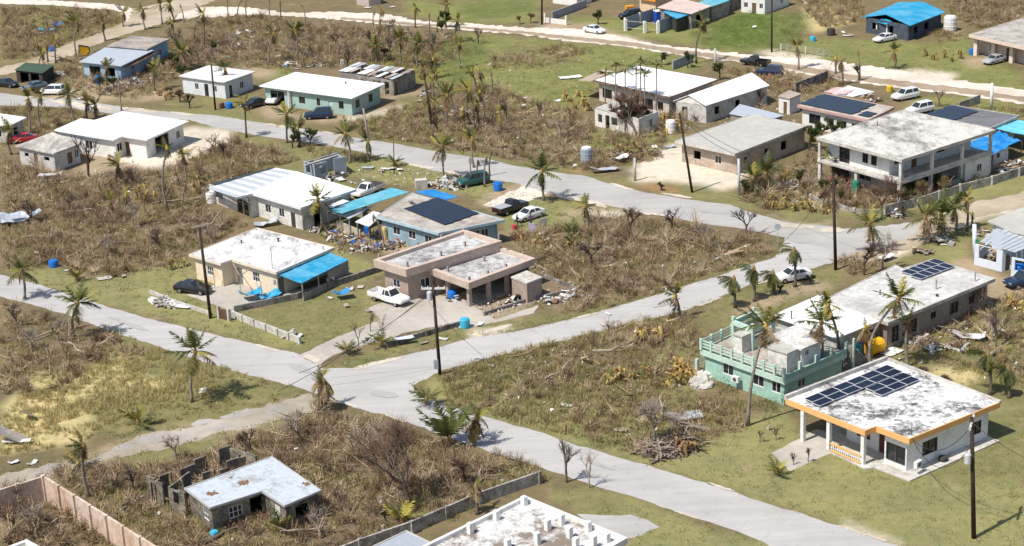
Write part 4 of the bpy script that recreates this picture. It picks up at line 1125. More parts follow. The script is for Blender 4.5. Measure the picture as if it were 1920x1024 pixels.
mb = MB(); d = (b1 - b0).normalized(); n = Vector((-d.y, d.x, 0)); q0, q1, s0, s1 = b0 + n * .3 + d * .4, b1 + n * .3 - d * .3, a0 - n * .3 + d * .4, a1 - n * .3 - d * .3
wall_run(mb, q0, q1, 0, 2.8, [(2, 3.2, .9, 2.1), (7, 8.2, .9, 2.1)]); wall_run(mb, s0, q0, 0, 2.8, [(1, 2, 0, 2.1)]); wall_run(mb, q1, s1, 0, 2.8); wall_run(mb, s1, s0, 0, 2.8)
pk = r0 + d * .42; mb.face([(s0.x, s0.y, 2.8), (q0.x, q0.y, 2.8), (pk.x, pk.y, 3.78)]); mb.build('wall', m_concl, root)
EXC.append([(p.x, p.y) for p in (q0, q1, s1, s0)])
PR = [PX(*p, 2.4) for p in ((1254, 187), (1287, 197.5), (1302, 190), (1268, 181))]
mb = MB(); mb.loft([p - Vector((0, 0, .14)) for p in PR], PR); mb.build('porch_roof', m_roofw2, root); walls(root, inset(PR, .2), 0, 2.262, {}, m_concl, name='porch_wall')
# roofless white shell
root = thing('roofless_house', 'roofless white concrete shell filled with brown branches beside the fallen tree', 'ruin', PX(1170, 240))
LAND.append(('roofless white shell', PX(1170, 235).x, PX(1170, 235).y))
RH = [PX(*p, 2.75) for p in ((1115, 203), (1197.5, 223), (1234, 209), (1153, 189))]
m_shell = stained('streaked_white_wall', (.76, .74, .70), (.40, .35, .29), .40, .6)
walls(root, RH, 0, 2.75, {0: [(.12, .9, .7, 2.0, 'o'), (.29, .9, 0, 2.1, 'o'), (.45, 1.3, .8, 2.0, 'o')], 1: [(.6, 1.2, .8, 2.0, 'o')], 2: [(.4, 1.2, .8, 2, 'o')]}, m_shell, cap=True)
EXC.append([(p.x, p.y) for p in RH])
mb = MB(); a, b = RH[0].lerp(RH[3], .5), RH[1].lerp(RH[2], .5); wall_run(mb, a, b, 0, 2.4, [(4, 5, 0, 2.1)], .15, 0, True); mb.build('inner_wall', m_shell, root)
mb = MB(); mb.loft([p - Vector((0, 0, .1)) for p in (RH[0].lerp(RH[1], .02), RH[0].lerp(RH[1], .3), RH[3].lerp(RH[2], .25), RH[3].lerp(RH[2], .02))], [p + Vector((0, 0, .02)) for p in (RH[0].lerp(RH[1], .02), RH[0].lerp(RH[1], .3), RH[3].lerp(RH[2], .25), RH[3].lerp(RH[2], .02))]); mb.build('roof_remnant', m_grey, root)

# ---- right side behind the two-storey house ----
m_rose = plain('dusty_rose_trim', (.52, .33, .29))
root, R, W = house('solar_house', 'white house with rose trim and a dark array covering most of its roof', 'house', [(1494.7, 198), (1627.8, 226), (1677.5, 201.5), (1546, 175)], 3.2, .6,
    {0: [(.2, 2.2, .7, 2.2, 'w'), (.46, 1.0, .9, 2.1, 'w'), (.65, 1.1, .9, 2.1, 'w'), (.85, 1.8, .8, 2.1, 'w')]}, m_white, stained('sandy_roof', (.56, .52, .46), (.28, .25, .22), .45, .3), m_rose, .25, frame=m_dframe, land='rose-trimmed solar house')
panel_grid(root, [(1500, 195.5), (1604, 216), (1641, 197), (1549, 177)], 3.2, 7, 3, gap=.02, frame=m_dark, lift=.1)
panel_grid(root, [(1609, 217), (1629, 221.5), (1644, 214), (1624, 210)], 3.2, 2, 2, gap=.02, frame=m_dark, lift=.1)
lean_to(root, [(1560, 176), (1600, 181), (1640, 172), (1590, 160)], [2.6, 2.6, 2.4, 2.6], m_tinw, 'back_roof')
lean_to(root, [(1545, 172), (1585, 177), (1605, 166), (1570, 163)], [2.7, 2.7, 2.5, 2.5], plain('pink_tin', (.62, .45, .44)), 'back_awning')
root, R, W = house('solar_house', 'house with a charcoal roof and dark panels behind the two-storey house', 'house', [(1734, 216), (1857, 241), (1912, 217), (1786, 197)], 3.2, .5, {1: [(.5, 1.2, .9, 2.1, 'w')]}, m_white2, stained('charcoal_roof', (.20, .20, .22), (.12, .12, .13), .45, .5), m_concl, .2, land='charcoal roof house')
panel_grid(root, [(1738.5, 215), (1789, 227.5), (1833, 210.5), (1786, 198)], 3.2, 4, 3, gap=.02, frame=m_dark, lift=.1)
lean_to(root, [(1868, 241), (1935, 256), (1970, 238), (1906, 224)], [2.9, 2.9, 2.7, 2.7], plain('aqua_roofing', (.17, .58, .72), .5), 'side_roof')
root = thing('tarp_shelter', 'crumpled bright blue tarpaulin shelter beside the two-storey house', 'shelter', PX(1855, 300))
mb = MB()
A_, B_, C_, D_ = PX(1800, 275, 2.2), PX(1858, 290, 1.9), PX(1916, 264, 2.3), PX(1874, 246, 2.7)
N = 9
g = [[A_.lerp(B_, i / N).lerp(D_.lerp(C_, i / N), j / N) + Vector((0, 0, random.uniform(-.22, .22))) for j in range(N + 1)] for i in range(N + 1)]
for i in range(N):
    for j in range(N):
        mb.face([g[i][j], g[i + 1][j], g[i + 1][j + 1], g[i][j + 1]])
        mb.face([p - Vector((0, 0, .03)) for p in (g[i][j + 1], g[i + 1][j + 1], g[i + 1][j], g[i][j])])
mb.build('tarpaulin', m_tarp, root)
for i, j in ((0, 0), (N, 0), (N, N), (0, N)):
    p = g[i][j]; mb = MB(); mb.box((p.x, p.y, 0), (.12, .12, p.z - .02), 0); mb.build('post', m_brown, root)
a, b = PX(1862, 310), PX(1890, 300); mb = MB(); wall_run(mb, a, b, 0, 1.9, [(.8, 1.5, .8, 1.5)], .15, 0, True); mb.build('side_wall', m_white2, root)
# small sheds
root, R, W = house('utility_shed', 'tiny white utility shed with a tan flat roof behind the white tin sheet', 'shed', [(1458, 180), (1481, 185), (1503, 176), (1480, 169)], 2.6, .15, {0: [(.6, .7, 0, 1.9, 'd')]}, m_white, stained('tan_roof', (.44, .38, .31), (.3, .25, .2), .45), None, .15)
root, R, W = house('low_shed', 'low open shed under a long white tin sheet behind the grey-roofed house', 'shed', [(1367, 213), (1436, 227), (1470, 216), (1387, 195)], 2.2, .2, {0: [(.5, 3, 0, 1.9, 'o')]}, m_block, m_tin, None, .06)
# blue roof house, top right
root = thing('blue_roof_house', 'dark house under a bright blue gabled roof at the top of the view', 'house', PX(1690, 60))
LAND.append(('bright blue roof house', PX(1690, 60).x, PX(1690, 60).y))
a0, a1, r0, r1, b0, b1 = gable(root, [(1616, 32), (1686, 4)], [(1661, 26.5), (1730, 3)], [(1707, 48), (1773, 22.5)], 2.9, 3.7, m_sky, m_dark)
mb = MB(); d = (b1 - b0).normalized(); n = Vector((-d.y, d.x, 0)); q0, q1, s0, s1 = b0 + n * .6 + d * .5, b1 + n * .6 - d * .5, a0 - n * .6 + d * .5, a1 - n * .6 - d * .5
wall_run(mb, q0, q1, 0, 2.8, [(2, 3.5, .8, 2.1), (6, 7.5, .8, 2.1)]); wall_run(mb, s0, q0, 0, 2.8, [(1.5, 3.0, .9, 2.1), (5.5, 6.5, 0, 2.1)]); wall_run(mb, q1, s1, 0, 2.8); wall_run(mb, s1, s0, 0, 2.8)
mb.build('wall', plain('dark_blue_grey_wall', (.075, .095, .125), .85, .4), root); EXC.append([(p.x, p.y) for p in (q0, q1, s1, s0)])
lean_to(root, [(1641, 40), (1662, 46), (1672, 40), (1655, 33)], [2.4, 2.4, 2.7, 2.7], m_sky, 'porch_roof')
for c in ((1644, 64), (1663, 69)):
    post(root, *c, 2.35, .25, m_white)
# right edge house with columns
root, R, W = house('columned_house', 'pale pink house with a columned porch cut by the right edge', 'house', [(1816.5, 65), (1960, 98), (2010, 62), (1920, 33)], 3.6, [2.6, .5, .5, .5], {0: [(.2, 1.2, .9, 2.1, 'w'), (.45, 1.2, 0, 2.1, 'd')]}, plain('pale_pink_wall', (.62, .50, .44)), stained('speckled_grey_roof', (.52, .49, .45), (.22, .2, .18), .47, .5), plain('pale_pink_fascia', (.66, .54, .46)), .4, land='columned pink house')
for c in ((1830, 104), (1863, 108), (1897, 118)):
    post(root, *c, 3.1, .7, plain('pale_pink_column', (.70, .60, .53)))
# house at the right edge with the tin roof
m_pale = plain('pale_blue_white_paint', (.62, .68, .76), .8, .08)
root = thing('tin_roof_house', 'pale blue-white house with a grey tin roof cut by the right edge', 'house', PX(1890, 500))
LAND.append(('right edge tin roof house', PX(1885, 495).x, PX(1885, 495).y))
TR = [PX(p[0], p[1], hh) for p, hh in zip(((1837, 453), (1903, 474), (1960, 455), (1868, 428)), (3.0, 2.8, 2.8, 3.2))]
sheet_rows(root, [(1837, 453), (1903, 474), (1968, 448), (1868, 428)], [3.0, 2.8, 3.0, 3.2], 8, [m_tin], lift=0)
mb = MB()
for a_, b_, z_, o_ in (((1826, 496), (1878, 510), 2.5, [(.6, 3.0, .9, 2.55)]), ((1878, 510), (1895, 506), 2.7, [(.5, 1.5, 0, 2.1)]), ((1895, 520), (1960, 534), 2.4, [(.4, 2.4, .9, 2.2)]), ((1850, 476), (1826, 496), 1.4, ())):
    mb = MB(); wall_run(mb, PX(*a_), PX(*b_), 0, z_, o_, .2, 0, True); mb.build('wall', m_pale, root)
GR = [PX(*p, 3.4) for p in ((1852, 414), (1900, 434), (1985, 452), (1990, 400), (1925, 386))]
mb = MB(); mb.loft([p - Vector((0, 0, .2)) for p in GR], GR); mb.build('flat_roof', m_grey, root)
walls(root, inset(GR, .5), 0, 3.2, {}, m_pale, name='rear_wall')
EXC.append([PX(*c).to_2d()[:] for c in ((1824, 500), (1895, 530), (1990, 540), (1990, 440), (1850, 440))])
# white cottage at the top
root, R, W = house('white_cottage', 'small white cottage cut by the top edge above the green field', 'house', [(1389, 23), (1434, 27), (1480, 10), (1440, 5)], 3.2, .05, {0: [(.2, .9, 1, 2, 'w'), (.55, .9, 0, 2.0, 'd'), (.85, .8, 1, 2, 'w')], 1: [(.3, .9, .9, 2.0, 'w'), (.7, .9, .9, 2.0, 'w')]}, m_white, m_grey, None, .15, ph=0.0, land='white cottage')
# compound at the top
root, R, W = house('orange_house', 'cream and orange two-storey house cut by the top edge', 'house', [(1199, 20), (1230, 25), (1262, 10), (1232, 6)], 6.5, .05, {0: [(.6, 1.4, 3.4, 5.0, 'w')], 1: [(.4, 1.2, 3.4, 5, 'w')]}, plain('peach_wall', (.72, .55, .36)), m_grey, None, .2, ph=0.0, land='cream and orange house')
mb = MB(); a, b = PX(1199, 21), PX(1230, 26); mb.bar(a + Vector((0, -.05, 2.6)), b + Vector((0, -.05, 2.6)), .25, .5); mb.build('balcony_band', plain('strong_orange_paint', (.72, .30, .04)), root)
mb = MB(); p = PX(1181, 27); mb.box((p.x, p.y, 0), (1.6, 1.2, 1.7), .3); mb.build('porch_block', plain('strong_orange_paint', (.72, .30, .04)), root)
root, R, W = house('pink_roof_house', 'low house under a wide pale pink roof beside the cream and orange house', 'house', [(1232, 14), (1297, 26), (1335, 11), (1272, -4)], 3.0, .4, {1: [(.4, 2, 0, 2.2, 'o')]}, m_block, stained('pale_pink_roof', (.66, .53, .48), (.48, .36, .33), .42, .4), None, .1)
root, R, W = house('lean_to_shed', 'small shed under a bright blue sheet inside the grey fence', 'shed', [(1243.5, 22), (1269, 35.5), (1298, 25), (1265, 14)], 2.6, .2, {0: [(.5, 2.5, 0, 2.2, 'o')]}, m_dark, m_sky, None, .08)
root, R, W = house('lean_to_shed', 'shed under a teal sheet roof above the dark fence', 'shed', [(1310, 4), (1332, 13), (1368, 1), (1345, -8)], 2.8, .2, {0: [(.5, 2, 0, 2.2, 'o')]}, m_block, m_teal, None, .08)
root, R, W = house('small_building', 'pink and blue hut cut by the top edge above the coral road', 'hut', [(668, 9), (692, 12), (715, 8), (700, 2)], 3.0, .05, {}, plain('hut_wall', (.50, .42, .40)), m_tin, None, .1, ph=0.0)
root, R, W = house('small_building', 'white house cut by the top edge behind the low grey wall', 'house', [(1036, 6), (1082, 12), (1110, 4), (1070, -4)], 3.0, .05, {0: [(.4, 1, .9, 2, 'w')]}, m_white, m_grey, None, .1, ph=0.0)

# ---- the tin-roofed ruin at the bottom ----
m_ruin = stained('blackened_block_wall', (.36, .32, .255), (.07, .062, .052), .57, .7)
root, R, W = house('tin_roof_ruin', 'abandoned block house with a rust-spotted pale tin roof in the dead brush', 'ruin', [(345, 916), (393, 953.3), (491, 922), (533, 949.5), (603, 920), (510, 856)], 2.6, [.3, .35, .3, .35, .3, .3],
    {0: [(.72, 1.0, .8, 1.9, 'g')], 1: [(.45, 1.3, .8, 1.9, 'g'), (.88, 1.2, 0, 2.1, 'o')], 2: [(.6, 1.0, 0, 2.0, 'd')], 3: [(.5, 1.4, .7, 1.9, 'o')]}, m_ruin, stained('spotted_tin_roof', (.53, .59, .655), (.30, .28, .27), .31, .5, .5, sharp=.7), plain('grey_roof_edge', (.45, .45, .45)), .08, door=plain('flaking_white_door', (.62, .60, .56)), land='tin-roofed ruin')
for cx, cy, rx in ((457, 905, 13), (396, 925, 12), (575, 907, 9), (433, 896, 4)):
    p = PX(cx, cy, 2.6); mb = MB(); k = rx / 20.5
    top = [(p.x + k * math.cos(t) * random.uniform(.35, 1.25), p.y + k * math.sin(t) * random.uniform(.35, 1.3)) for t in [i * 6.2832 / 22 for i in range(22)]]
    mb.prism(top, 2.605, 2.612); mb.build('rust_hole', plain('bare_rust', (.23, .14, .09), .95, .4, 3), root)
t = thing('ruined_walls', 'broken roofless block walls joined behind the tin-roofed ruin', 'ruin', PX(370, 895))
P_ = lambda x, y: PX(x, y, 2.3)
def ruin_wall(p, q, z, ops=()):
    ln = (q - p).length
    n = max(2, int(ln / 1.1)); d = (q - p).normalized()
    mb = MB(); h = [z * random.uniform(.72, 1.08) for _ in range(n + 1)]
    for k in range(n):
        if random.random() < .06:
            continue
        u0, u1 = ln * k / n, ln * (k + 1) / n
        lo = [(max(0, a - u0), min(u1 - u0, b - u0), c, e) for a, b, c, e in ops if a < u1 and b > u0]
        wall_run(mb, p + d * u0, p + d * u1, 0, max(h[k], .5), [o for o in lo if o[1] - o[0] > .05], .2, 0, True)
    o = mb.build('wall', m_ruin, t)
    return o
ruin_wall(P_(274, 893), P_(318, 912), 2.3, [(.5, 1.3, 0, 1.9)])
ruin_wall(P_(318, 912), P_(345, 925), 2.5, [(.4, 1.2, .8, 2.0)])
ruin_wall(P_(362, 860), P_(274, 893), 1.9, [(1.5, 2.8, .7, 2.2), (4.2, 5, 0, 2.2)])
ruin_wall(P_(430, 834), P_(362, 860), 2.9, ())
ruin_wall(P_(482, 858), P_(430, 834), 2.9, [(1.8, 2.6, 0, 1.9)])
ruin_wall(P_(355, 885), P_(470, 848), 2.1, [(2, 3, 0, 2.2), (6, 7.2, .8, 2.2)])
ruin_wall(P_(318, 912), P_(357, 884), 2.2, [(1.0, 2.0, 0, 2.3)])
# ---- the unfinished roof at the bottom edge ----
c = PX(985, 1040); root = thing('unfinished_roof_house', 'house with a patchy roof, white parapet and concrete column stubs at the bottom edge', 'house', (c.x, c.y, 0))
LAND.append(('roof with column stubs', PX(1000, 1010).x, PX(1000, 1010).y))
R_, W_ = parapet_roof(root, [(690, 1073), (900, 1165), (1177, 1008), (984, 929)], 3.7, .6, m_white, .3, .55, stained('patchy_brown_white_roof', (.66, .655, .645), (.22, .18, .15), .49, .16, sharp=.4), 'parapet', .0)
walls(root, W_, 0, 3.17, {2: [(.4, 1.5, .9, 2.1, 'w')], 3: [(.6, 1.5, .9, 2.1, 'w')]}, m_white); EXC.append([(p.x, p.y) for p in W_])
for c in ((983, 947), (931, 975), (882, 1000), (1027, 994), (1053, 984), (1068, 1008), (1103, 996), (1138, 1016), (952, 1027), (1113, 1026), (1008, 1020), (1080, 1030)):
    p = PX(*c, 3.36); mb = MB(); mb.box((p.x, p.y, 3.36), (.42, .42, random.uniform(.75, 1.05)), .75); mb.build('column_stub', m_white, root)
root, R, W = house('sheet_roof_shed', 'grey sheet-roofed shed at the bottom edge beside the column stub roof', 'shed', [(640, 1052), (745, 1100), (838, 1032), (762, 995)], 2.6, .3, {}, m_block, glossy('mid_grey_sheet', (.46, .50, .56), .5, .2), plain('weathered_batten', (.5, .46, .42)), .1)
c = PX(30, 1060); root = thing('roof_corner_house', 'corner of a white parapet roof at the lower left corner', 'house', (c.x, c.y, 0))
R_, W_ = parapet_roof(root, [(-80, 1060), (0, 1120), (140, 1060), (50, 1011)], 3.0, .4, m_white, .35, .45, m_grey, 'parapet', .0)
walls(root, W_, 0, 2.56, {}, m_white); EXC.append([(p.x, p.y) for p in W_])
# dark shed with the green cover, upper left
root, R, W = house('netted_shed', 'dark low shed under a drooping green cover at the upper left', 'shed', [(27, 131), (80, 137), (102, 122), (48, 117)], 2.3, .2, {0: [(.3, 2, 0, 1.9, 'o'), (.7, 2, 0, 1.9, 'o')]}, m_dark, stained('green_cover', (.05, .12, .08), (.07, .06, .05), .5, .5), None, .1, land='green-covered shed')
t = thing('yellow_canopy', 'bright yellow panel in a dark frame standing beside the tin roof house', 'panel', PX(158, 106))
a, b = PX(148, 106), PX(168, 104)
mb = MB(); q = [PXY(148, 85, a.y), PXY(166, 88, b.y), PXY(168, 96, b.y), PXY(163, 104, b.y), PXY(148, 106, a.y)][::-1]
n = Vector((.1, -1, 0)) * .1; mb.loft([p + n * -1 for p in q], [p + n for p in q]); mb.build('panel', plain('golden_yellow', (.85, .46, .02), .6, .1), t)
for p_, q_ in zip(q, q[1:] + q[:1]):
    mb = MB(); mb.bar(p_, q_, .22, .22); mb.build('frame_bar', m_dark, t)
# ================================================================== YARD WALLS AND FENCES
def seg_wall(name, label, cat, pix, z, mat, t=.2, post_mat=None, post_every=0, post_h=.25, z0=0.0, land=None, pw=.3, panel='panel', gaps=()):
    """free-standing wall along ground pixels, cut into panels between posts"""
    pts = [PX(*p) for p in pix]
    c = sum(pts, Vector()) / len(pts)
    root = thing(name, label, cat, (c.x, c.y, 0))
    i = 0
    for a, b in zip(pts, pts[1:]):
        ln = (b - a).length
        n = max(1, round(ln / post_every)) if post_every else 1
        for k in range(n):
            p, q = a.lerp(b, k / n), a.lerp(b, (k + 1) / n)
            if i not in gaps:
                d = (q - p).normalized()
                mb = MB(); wall_run(mb, p + d * .01, q - d * .01, z0, z + random.uniform(-.03, .03), (), t, 0, True)
                mb.build(panel, mat, root)
            if post_every:
                mb = MB(); d = (b - a); mb.box(p, (pw, pw, z + post_h), math.atan2(d.y, d.x)); mb.build('post', post_mat or mat, root)
            i += 1
    if post_every:
        mb = MB(); mb.box(pts[-1], (pw, pw, z + post_h), .75); mb.build('post', post_mat or mat, root)
    if land:
        LAND.append((land, c.x, c.y))
    return root
m_pinkwall = stained('rain_streaked_pink_wall', (.66, .54, .45), (.42, .26, .18), .42, .35)
seg_wall('boundary_wall', 'tall streaked pink concrete wall with a sharp corner at the lower left', 'wall', [(-60, 987), (87, 939), (300, 1078)], 2.4, m_pinkwall, .22, m_pinkwall, 2.9, .12, land='streaked pink wall', pw=.34)
m_lowwall = stained('mouldy_low_wall', (.50, .47, .42), (.13, .12, .11), .52, .6)
seg_wall('block_wall', 'low mouldy block wall running up behind the column stub roof', 'wall', [(600, 1065), (676, 1035), (774, 1001), (900, 946), (1012, 907)], 1.15, m_lowwall, .2, m_lowwall, 5, .1)
m_slabwall = stained('black_topped_wall', (.36, .34, .31), (.07, .065, .06), .55, .8)
seg_wall('yard_wall', 'dark low wall between the cream house yard and the pink house yard', 'wall', [(440, 586), (560, 561), (640, 534), (718, 508)], .75, m_slabwall, .22)
seg_wall('yard_wall', 'broken low wall along the grass strip in front of the cream house', 'wall', [(279, 550), (330, 571), (395, 592)], .45, m_concl, .22)
seg_wall('yard_wall', 'low pale block wall along the road below the pink house lawn', 'wall', [(432, 594), (476, 612), (520, 629), (562, 645)], .75, m_concl, .2, m_concl, 2.6, .1)
seg_wall('gate', 'rusty brown sheet gate by the leaning pole', 'gate', [(411, 597), (430, 602)], 1.2, plain('rusty_gate', (.14, .07, .05), .8, .3), .08, m_concl, 1.8, .25)
seg_wall('front_wall', 'dark low wall in front of the pink house along the side road', 'wall', [(728, 652), (800, 630), (865, 612)], .6, m_slabwall, .22, m_slabwall, 4, .05)
seg_wall('front_wall', 'low pink edged wall round the paved corner of the pink house', 'wall', [(908, 592), (990, 566), (1085, 545), (1018, 518)], .4, m_slabwall, .22, m_pinkd, 4.5, .15)
seg_wall('compound_wall', 'long grey wall below the two-storey house along the dirt road', 'wall', [(1660, 402), (1720, 388), (1800, 362), (1860, 347), (1960, 315)], 1.15, m_lowwall, .2, m_concl, 5, .12, land='long grey compound wall')
seg_wall('compound_wall', 'low white kerb wall by the junction in front of the two-storey house', 'wall', [(1520, 375), (1560, 386), (1600, 401), (1660, 402)], .6, m_lowwall, .2, m_concl, 3.5, .2)
seg_wall('block_wall', 'short grey block wall beyond the long white roof house', 'wall', [(1262, 131), (1300, 116)], 1.5, plain('grey_block', (.34, .36, .40)), .2)
seg_wall('block_wall', 'grey garden wall beside the charcoal roof house', 'wall', [(1798, 208), (1838, 193)], 1.3, m_lowwall, .2)
seg_wall('block_wall', 'dark stained wall beyond the rose-trimmed solar house', 'wall', [(1492, 176), (1552, 152)], 1.7, m_slabwall, .2)
seg_wall('block_wall', 'low grey wall leading up to the cut-off white house at the top', 'wall', [(1036, 37), (1100, 13)], 1.5, plain('grey_block', (.34, .36, .40)), .2)
seg_wall('gate_wall', 'white gate wall with a tall post by the coral road', 'wall', [(1022, 42), (1062, 47)], .9, m_white, .25, m_white, 8, .9)
m_fence = plain('grey_blue_sheet_fence', (.30, .36, .42), .6, .15)
seg_wall('sheet_fence', 'grey sheet fence with white posts in front of the black car', 'fence', [(1172, 57), (1200, 47), (1226, 38)], 2.3, m_fence, .06, m_white, 5.5, .1)
seg_wall('sheet_fence', 'grey sheet fence beside the green field running to the dark wall', 'fence', [(1235, 62), (1262, 53), (1291, 43)], 2.3, m_fence, .06, m_white, 9, .1)
seg_wall('block_wall', 'dark stained wall bordering the green field at the top', 'wall', [(1330, 39), (1390, 14)], 2.6, m_slabwall, .2)
# open gate of the compound: posts and thin pipes
t = thing('pipe_gate', 'pipe gate frame between white posts in front of the blue box', 'gate', PX(1210, 62))
for c in ((1173, 58), (1209, 62), (1234, 63)):
    mb = MB(); p = PX(*c); mb.box(p, (.5, .5, 2.2), .3); mb.build('post', m_white, t)
for z in (.6, 1.9):
    mb = MB(); mb.bar(PX(1173, 58) + Vector((0, 0, z)), PX(1234, 63) + Vector((0, 0, z)), .07); mb.build('rail', m_concl, t)
t = thing('wire_fence', 'thin white post and wire fence along the lawn of the bright blue roof house', 'fence', PX(1490, 98))
for k in range(9):
    mb = MB(); p = PX(1464 + k * 11.5, 95 + k * 1.6); mb.box(p, (.15, .15, 1.3), 0); mb.build('post', m_white if k in (0, 4) else m_conc, t)
for z in (.5, .9, 1.25):
    mb = MB(); mb.bar(PX(1464, 95) + Vector((0, 0, z)), PX(1556, 107.8) + Vector((0, 0, z)), .04); mb.build('wire', m_conc, t)
t = thing('lattice_screen', 'grey tin lattice screen propped beside the roofless white shell', 'screen', PX(1385, 205))
a, b = PX(1376, 207), PX(1388, 190)
mb = MB(); wall_run(mb, a, b, 0, 2.0, (), .08, 0, True); mb.build('panel', plain('pinkish_lattice', (.55, .46, .43), .8, .3, 6), t)
# ================================================================== PLANTS
def tri_cloud(tris):
    v = np.array(tris, float).reshape(-1, 3)
    return v, np.arange(len(v)).reshape(-1, 3)
def rnd(a, b):
    return random.uniform(a, b)
def twig_bush(n, R, H, w, leaf=0, lsz=.12):
    out = []
    for _ in range(n):
        a = rnd(0, 6.283); r0 = R * .35 * math.sqrt(random.random())
        b = np.array([r0 * math.cos(a), r0 * math.sin(a), rnd(0, H * .45)])
        az, el = rnd(0, 6.283), rnd(.1, 1.35)
        L = rnd(.45, 1.0) * H
        d = np.array([math.cos(az) * math.cos(el), math.sin(az) * math.cos(el), math.sin(el)])
        s = np.cross(d, [rnd(-1, 1), rnd(-1, 1), rnd(-1, 1)]); s /= np.linalg.norm(s) + 1e-6
        out.append([b - s * w, b + s * w, b + d * L])
        if random.random() < .6:
            m = b + d * L * rnd(.3, .7)
            d2 = d + np.array([rnd(-.8, .8), rnd(-.8, .8), rnd(-.3, .6)]); d2 /= np.linalg.norm(d2)
            out.append([m - s * w * .8, m + s * w * .8, m + d2 * L * .5])
    for _ in range(leaf):
        az, rr = rnd(0, 6.283), R * math.sqrt(random.random())
        c = np.array([rr * math.cos(az), rr * math.sin(az), H * rnd(.05, .85) * (1 - .5 * (rr / R) ** 2)])
        u, v = (np.array([rnd(-1, 1), rnd(-1, 1), rnd(-.7, .7)]) * lsz for _ in range(2))
        out.append([c, c + u, c + v])
    return tri_cloud(out)
def grass_tuft(n, R, H, w):
    out = []
    for _ in range(n):
        a, r = rnd(0, 6.283), R * math.sqrt(random.random())
        b = np.array([r * math.cos(a), r * math.sin(a), 0])
        az = rnd(0, 6.283); L = H * rnd(.55, 1.1)
        tip = b + np.array([math.cos(az) * L * rnd(.15, .7), math.sin(az) * L * rnd(.15, .7), L])
        s = np.array([math.cos(az + 1.57), math.sin(az + 1.57), 0]) * w
        out.append([b - s, b + s, tip])
    return tri_cloud(out)
def leafy(n, R, H, sz):
    out = []
    for _ in range(n):
        az, rr = rnd(0, 6.283), R * math.sqrt(random.random())
        c = np.array([rr * math.cos(az), rr * math.sin(az), H * math.sqrt(max(0, 1 - (rr / R) ** 2)) * rnd(.35, 1)])
        u, v = (np.array([rnd(-1, 1), rnd(-1, 1), rnd(-.6, .6)]) * sz for _ in range(2))
        out.append([c, c + u, c + v])
    return tri_cloud(out)
KINDS = {
 'twig': [twig_bush(30, .8, 1.25, .028, 16, .13) for _ in range(6)],
 'tall': [twig_bush(34, .9, 2.3, .034, 12, .15) for _ in range(5)],
 'low': [twig_bush(14, .6, .55, .026, 20, .13) for _ in range(5)],
 'stick': [tri_cloud([[(x0 := rnd(-.5, .5), y0 := rnd(-.5, .5), rnd(0, .3)), (x0 + .05, y0 + .05, rnd(.05, .35)), (x0 + rnd(-2.2, 2.2), y0 + rnd(-2.2, 2.2), rnd(.2, 1.5))] for _ in range(5)]) for _ in range(6)],
 'grass': [grass_tuft(15, .36, .62, .035) for _ in range(6)],
 'short': [grass_tuft(10, .32, .11, .03) for _ in range(5)],
 'weed': [leafy(26, .55, .45, .17) for _ in range(5)],
 'vine': [leafy(34, .9, .8, .2) for _ in range(5)],
}
MASS = {}
GAPS = []                                          # openings in the brush: (x, y, rx, ry, turn)
for _ in range(150):
    _p = random.choice([(rnd(5, 560), rnd(265, 520)), (rnd(960, 1470), rnd(400, 590)), (rnd(5, 1000), rnd(780, 1024)), (rnd(330, 870), rnd(30, 140)), (rnd(700, 1240), rnd(160, 310)), (rnd(820, 1400), rnd(600, 850)), (rnd(5, 300), rnd(570, 740)), (rnd(1690, 1935), rnd(550, 730))])
    _g = PX(*_p)
    GAPS.append((_g.x, _g.y, rnd(1.0, 3.4), rnd(.6, 1.6), rnd(0, 3.1)))
def in_gap(X, Y, which=slice(None)):
    hit = np.zeros(len(X), bool)
    for gx, gy, rx, ry, a in GAPS[which]:
        u = (X - gx) * math.cos(a) + (Y - gy) * math.sin(a); v = -(X - gx) * math.sin(a) + (Y - gy) * math.cos(a)
        hit |= (u / rx) ** 2 + (v / ry) ** 2 < 1
    return hit
def sow(obj, kind, poly, dens, smin=.7, smax=1.3, tint=(0, 1), avoid=True, clump=.5):
    """scatter a kind of ground plant over a pixel outline at so many per square metre"""
    w = [PX(*p) for p in poly]
    xs, ys = [p.x for p in w], [p.y for p in w]
    x0, x1, y0, y1 = min(xs), max(xs), min(ys), max(ys)
    n = int((x1 - x0) * (y1 - y0) * dens)
    X, Y = RNG.uniform(x0, x1, n), RNG.uniform(y0, y1, n)
    ok = in_poly(X, Y, [(p.x, p.y) for p in w])
    f = np.sin(X * .9 + 1.3 * np.sin(Y * .53)) * np.sin(Y * .8 + 1.7 * np.sin(X * .41)) + .5 * np.sin(X * 2.3 + Y * 1.1) * np.sin(Y * 1.9 - X * .7)
    f = f * .6 + .9 * np.sin(X * .21 + 2 * np.sin(Y * .17)) * np.sin(Y * .19 - 1.2 * np.sin(X * .15))
    if kind in ('grass', 'weed', 'vine'):
        f = -f
    ok &= (RNG.uniform(-1, 1, n) < (1 - clump) * 2 - 1 + f * clump * 1.4 + clump)
    if kind in ('twig', 'tall', 'low'):
        ok &= ~in_gap(X, Y)
    if kind == 'grass' and obj == 'dry_grass' and smin < .7:
        ok &= ~in_gap(X, Y, slice(0, 60))
    if avoid:
        for e in EXC:
            ok &= ~in_poly(X, Y, e)
    X, Y = X[ok], Y[ok]
    MASS.setdefault(obj, []).append((kind, X, Y, RNG.uniform(smin, smax, len(X)), RNG.uniform(0, 6.283, len(X)), np.clip(RNG.uniform(tint[0], tint[1], len(X)), 0, 1)))
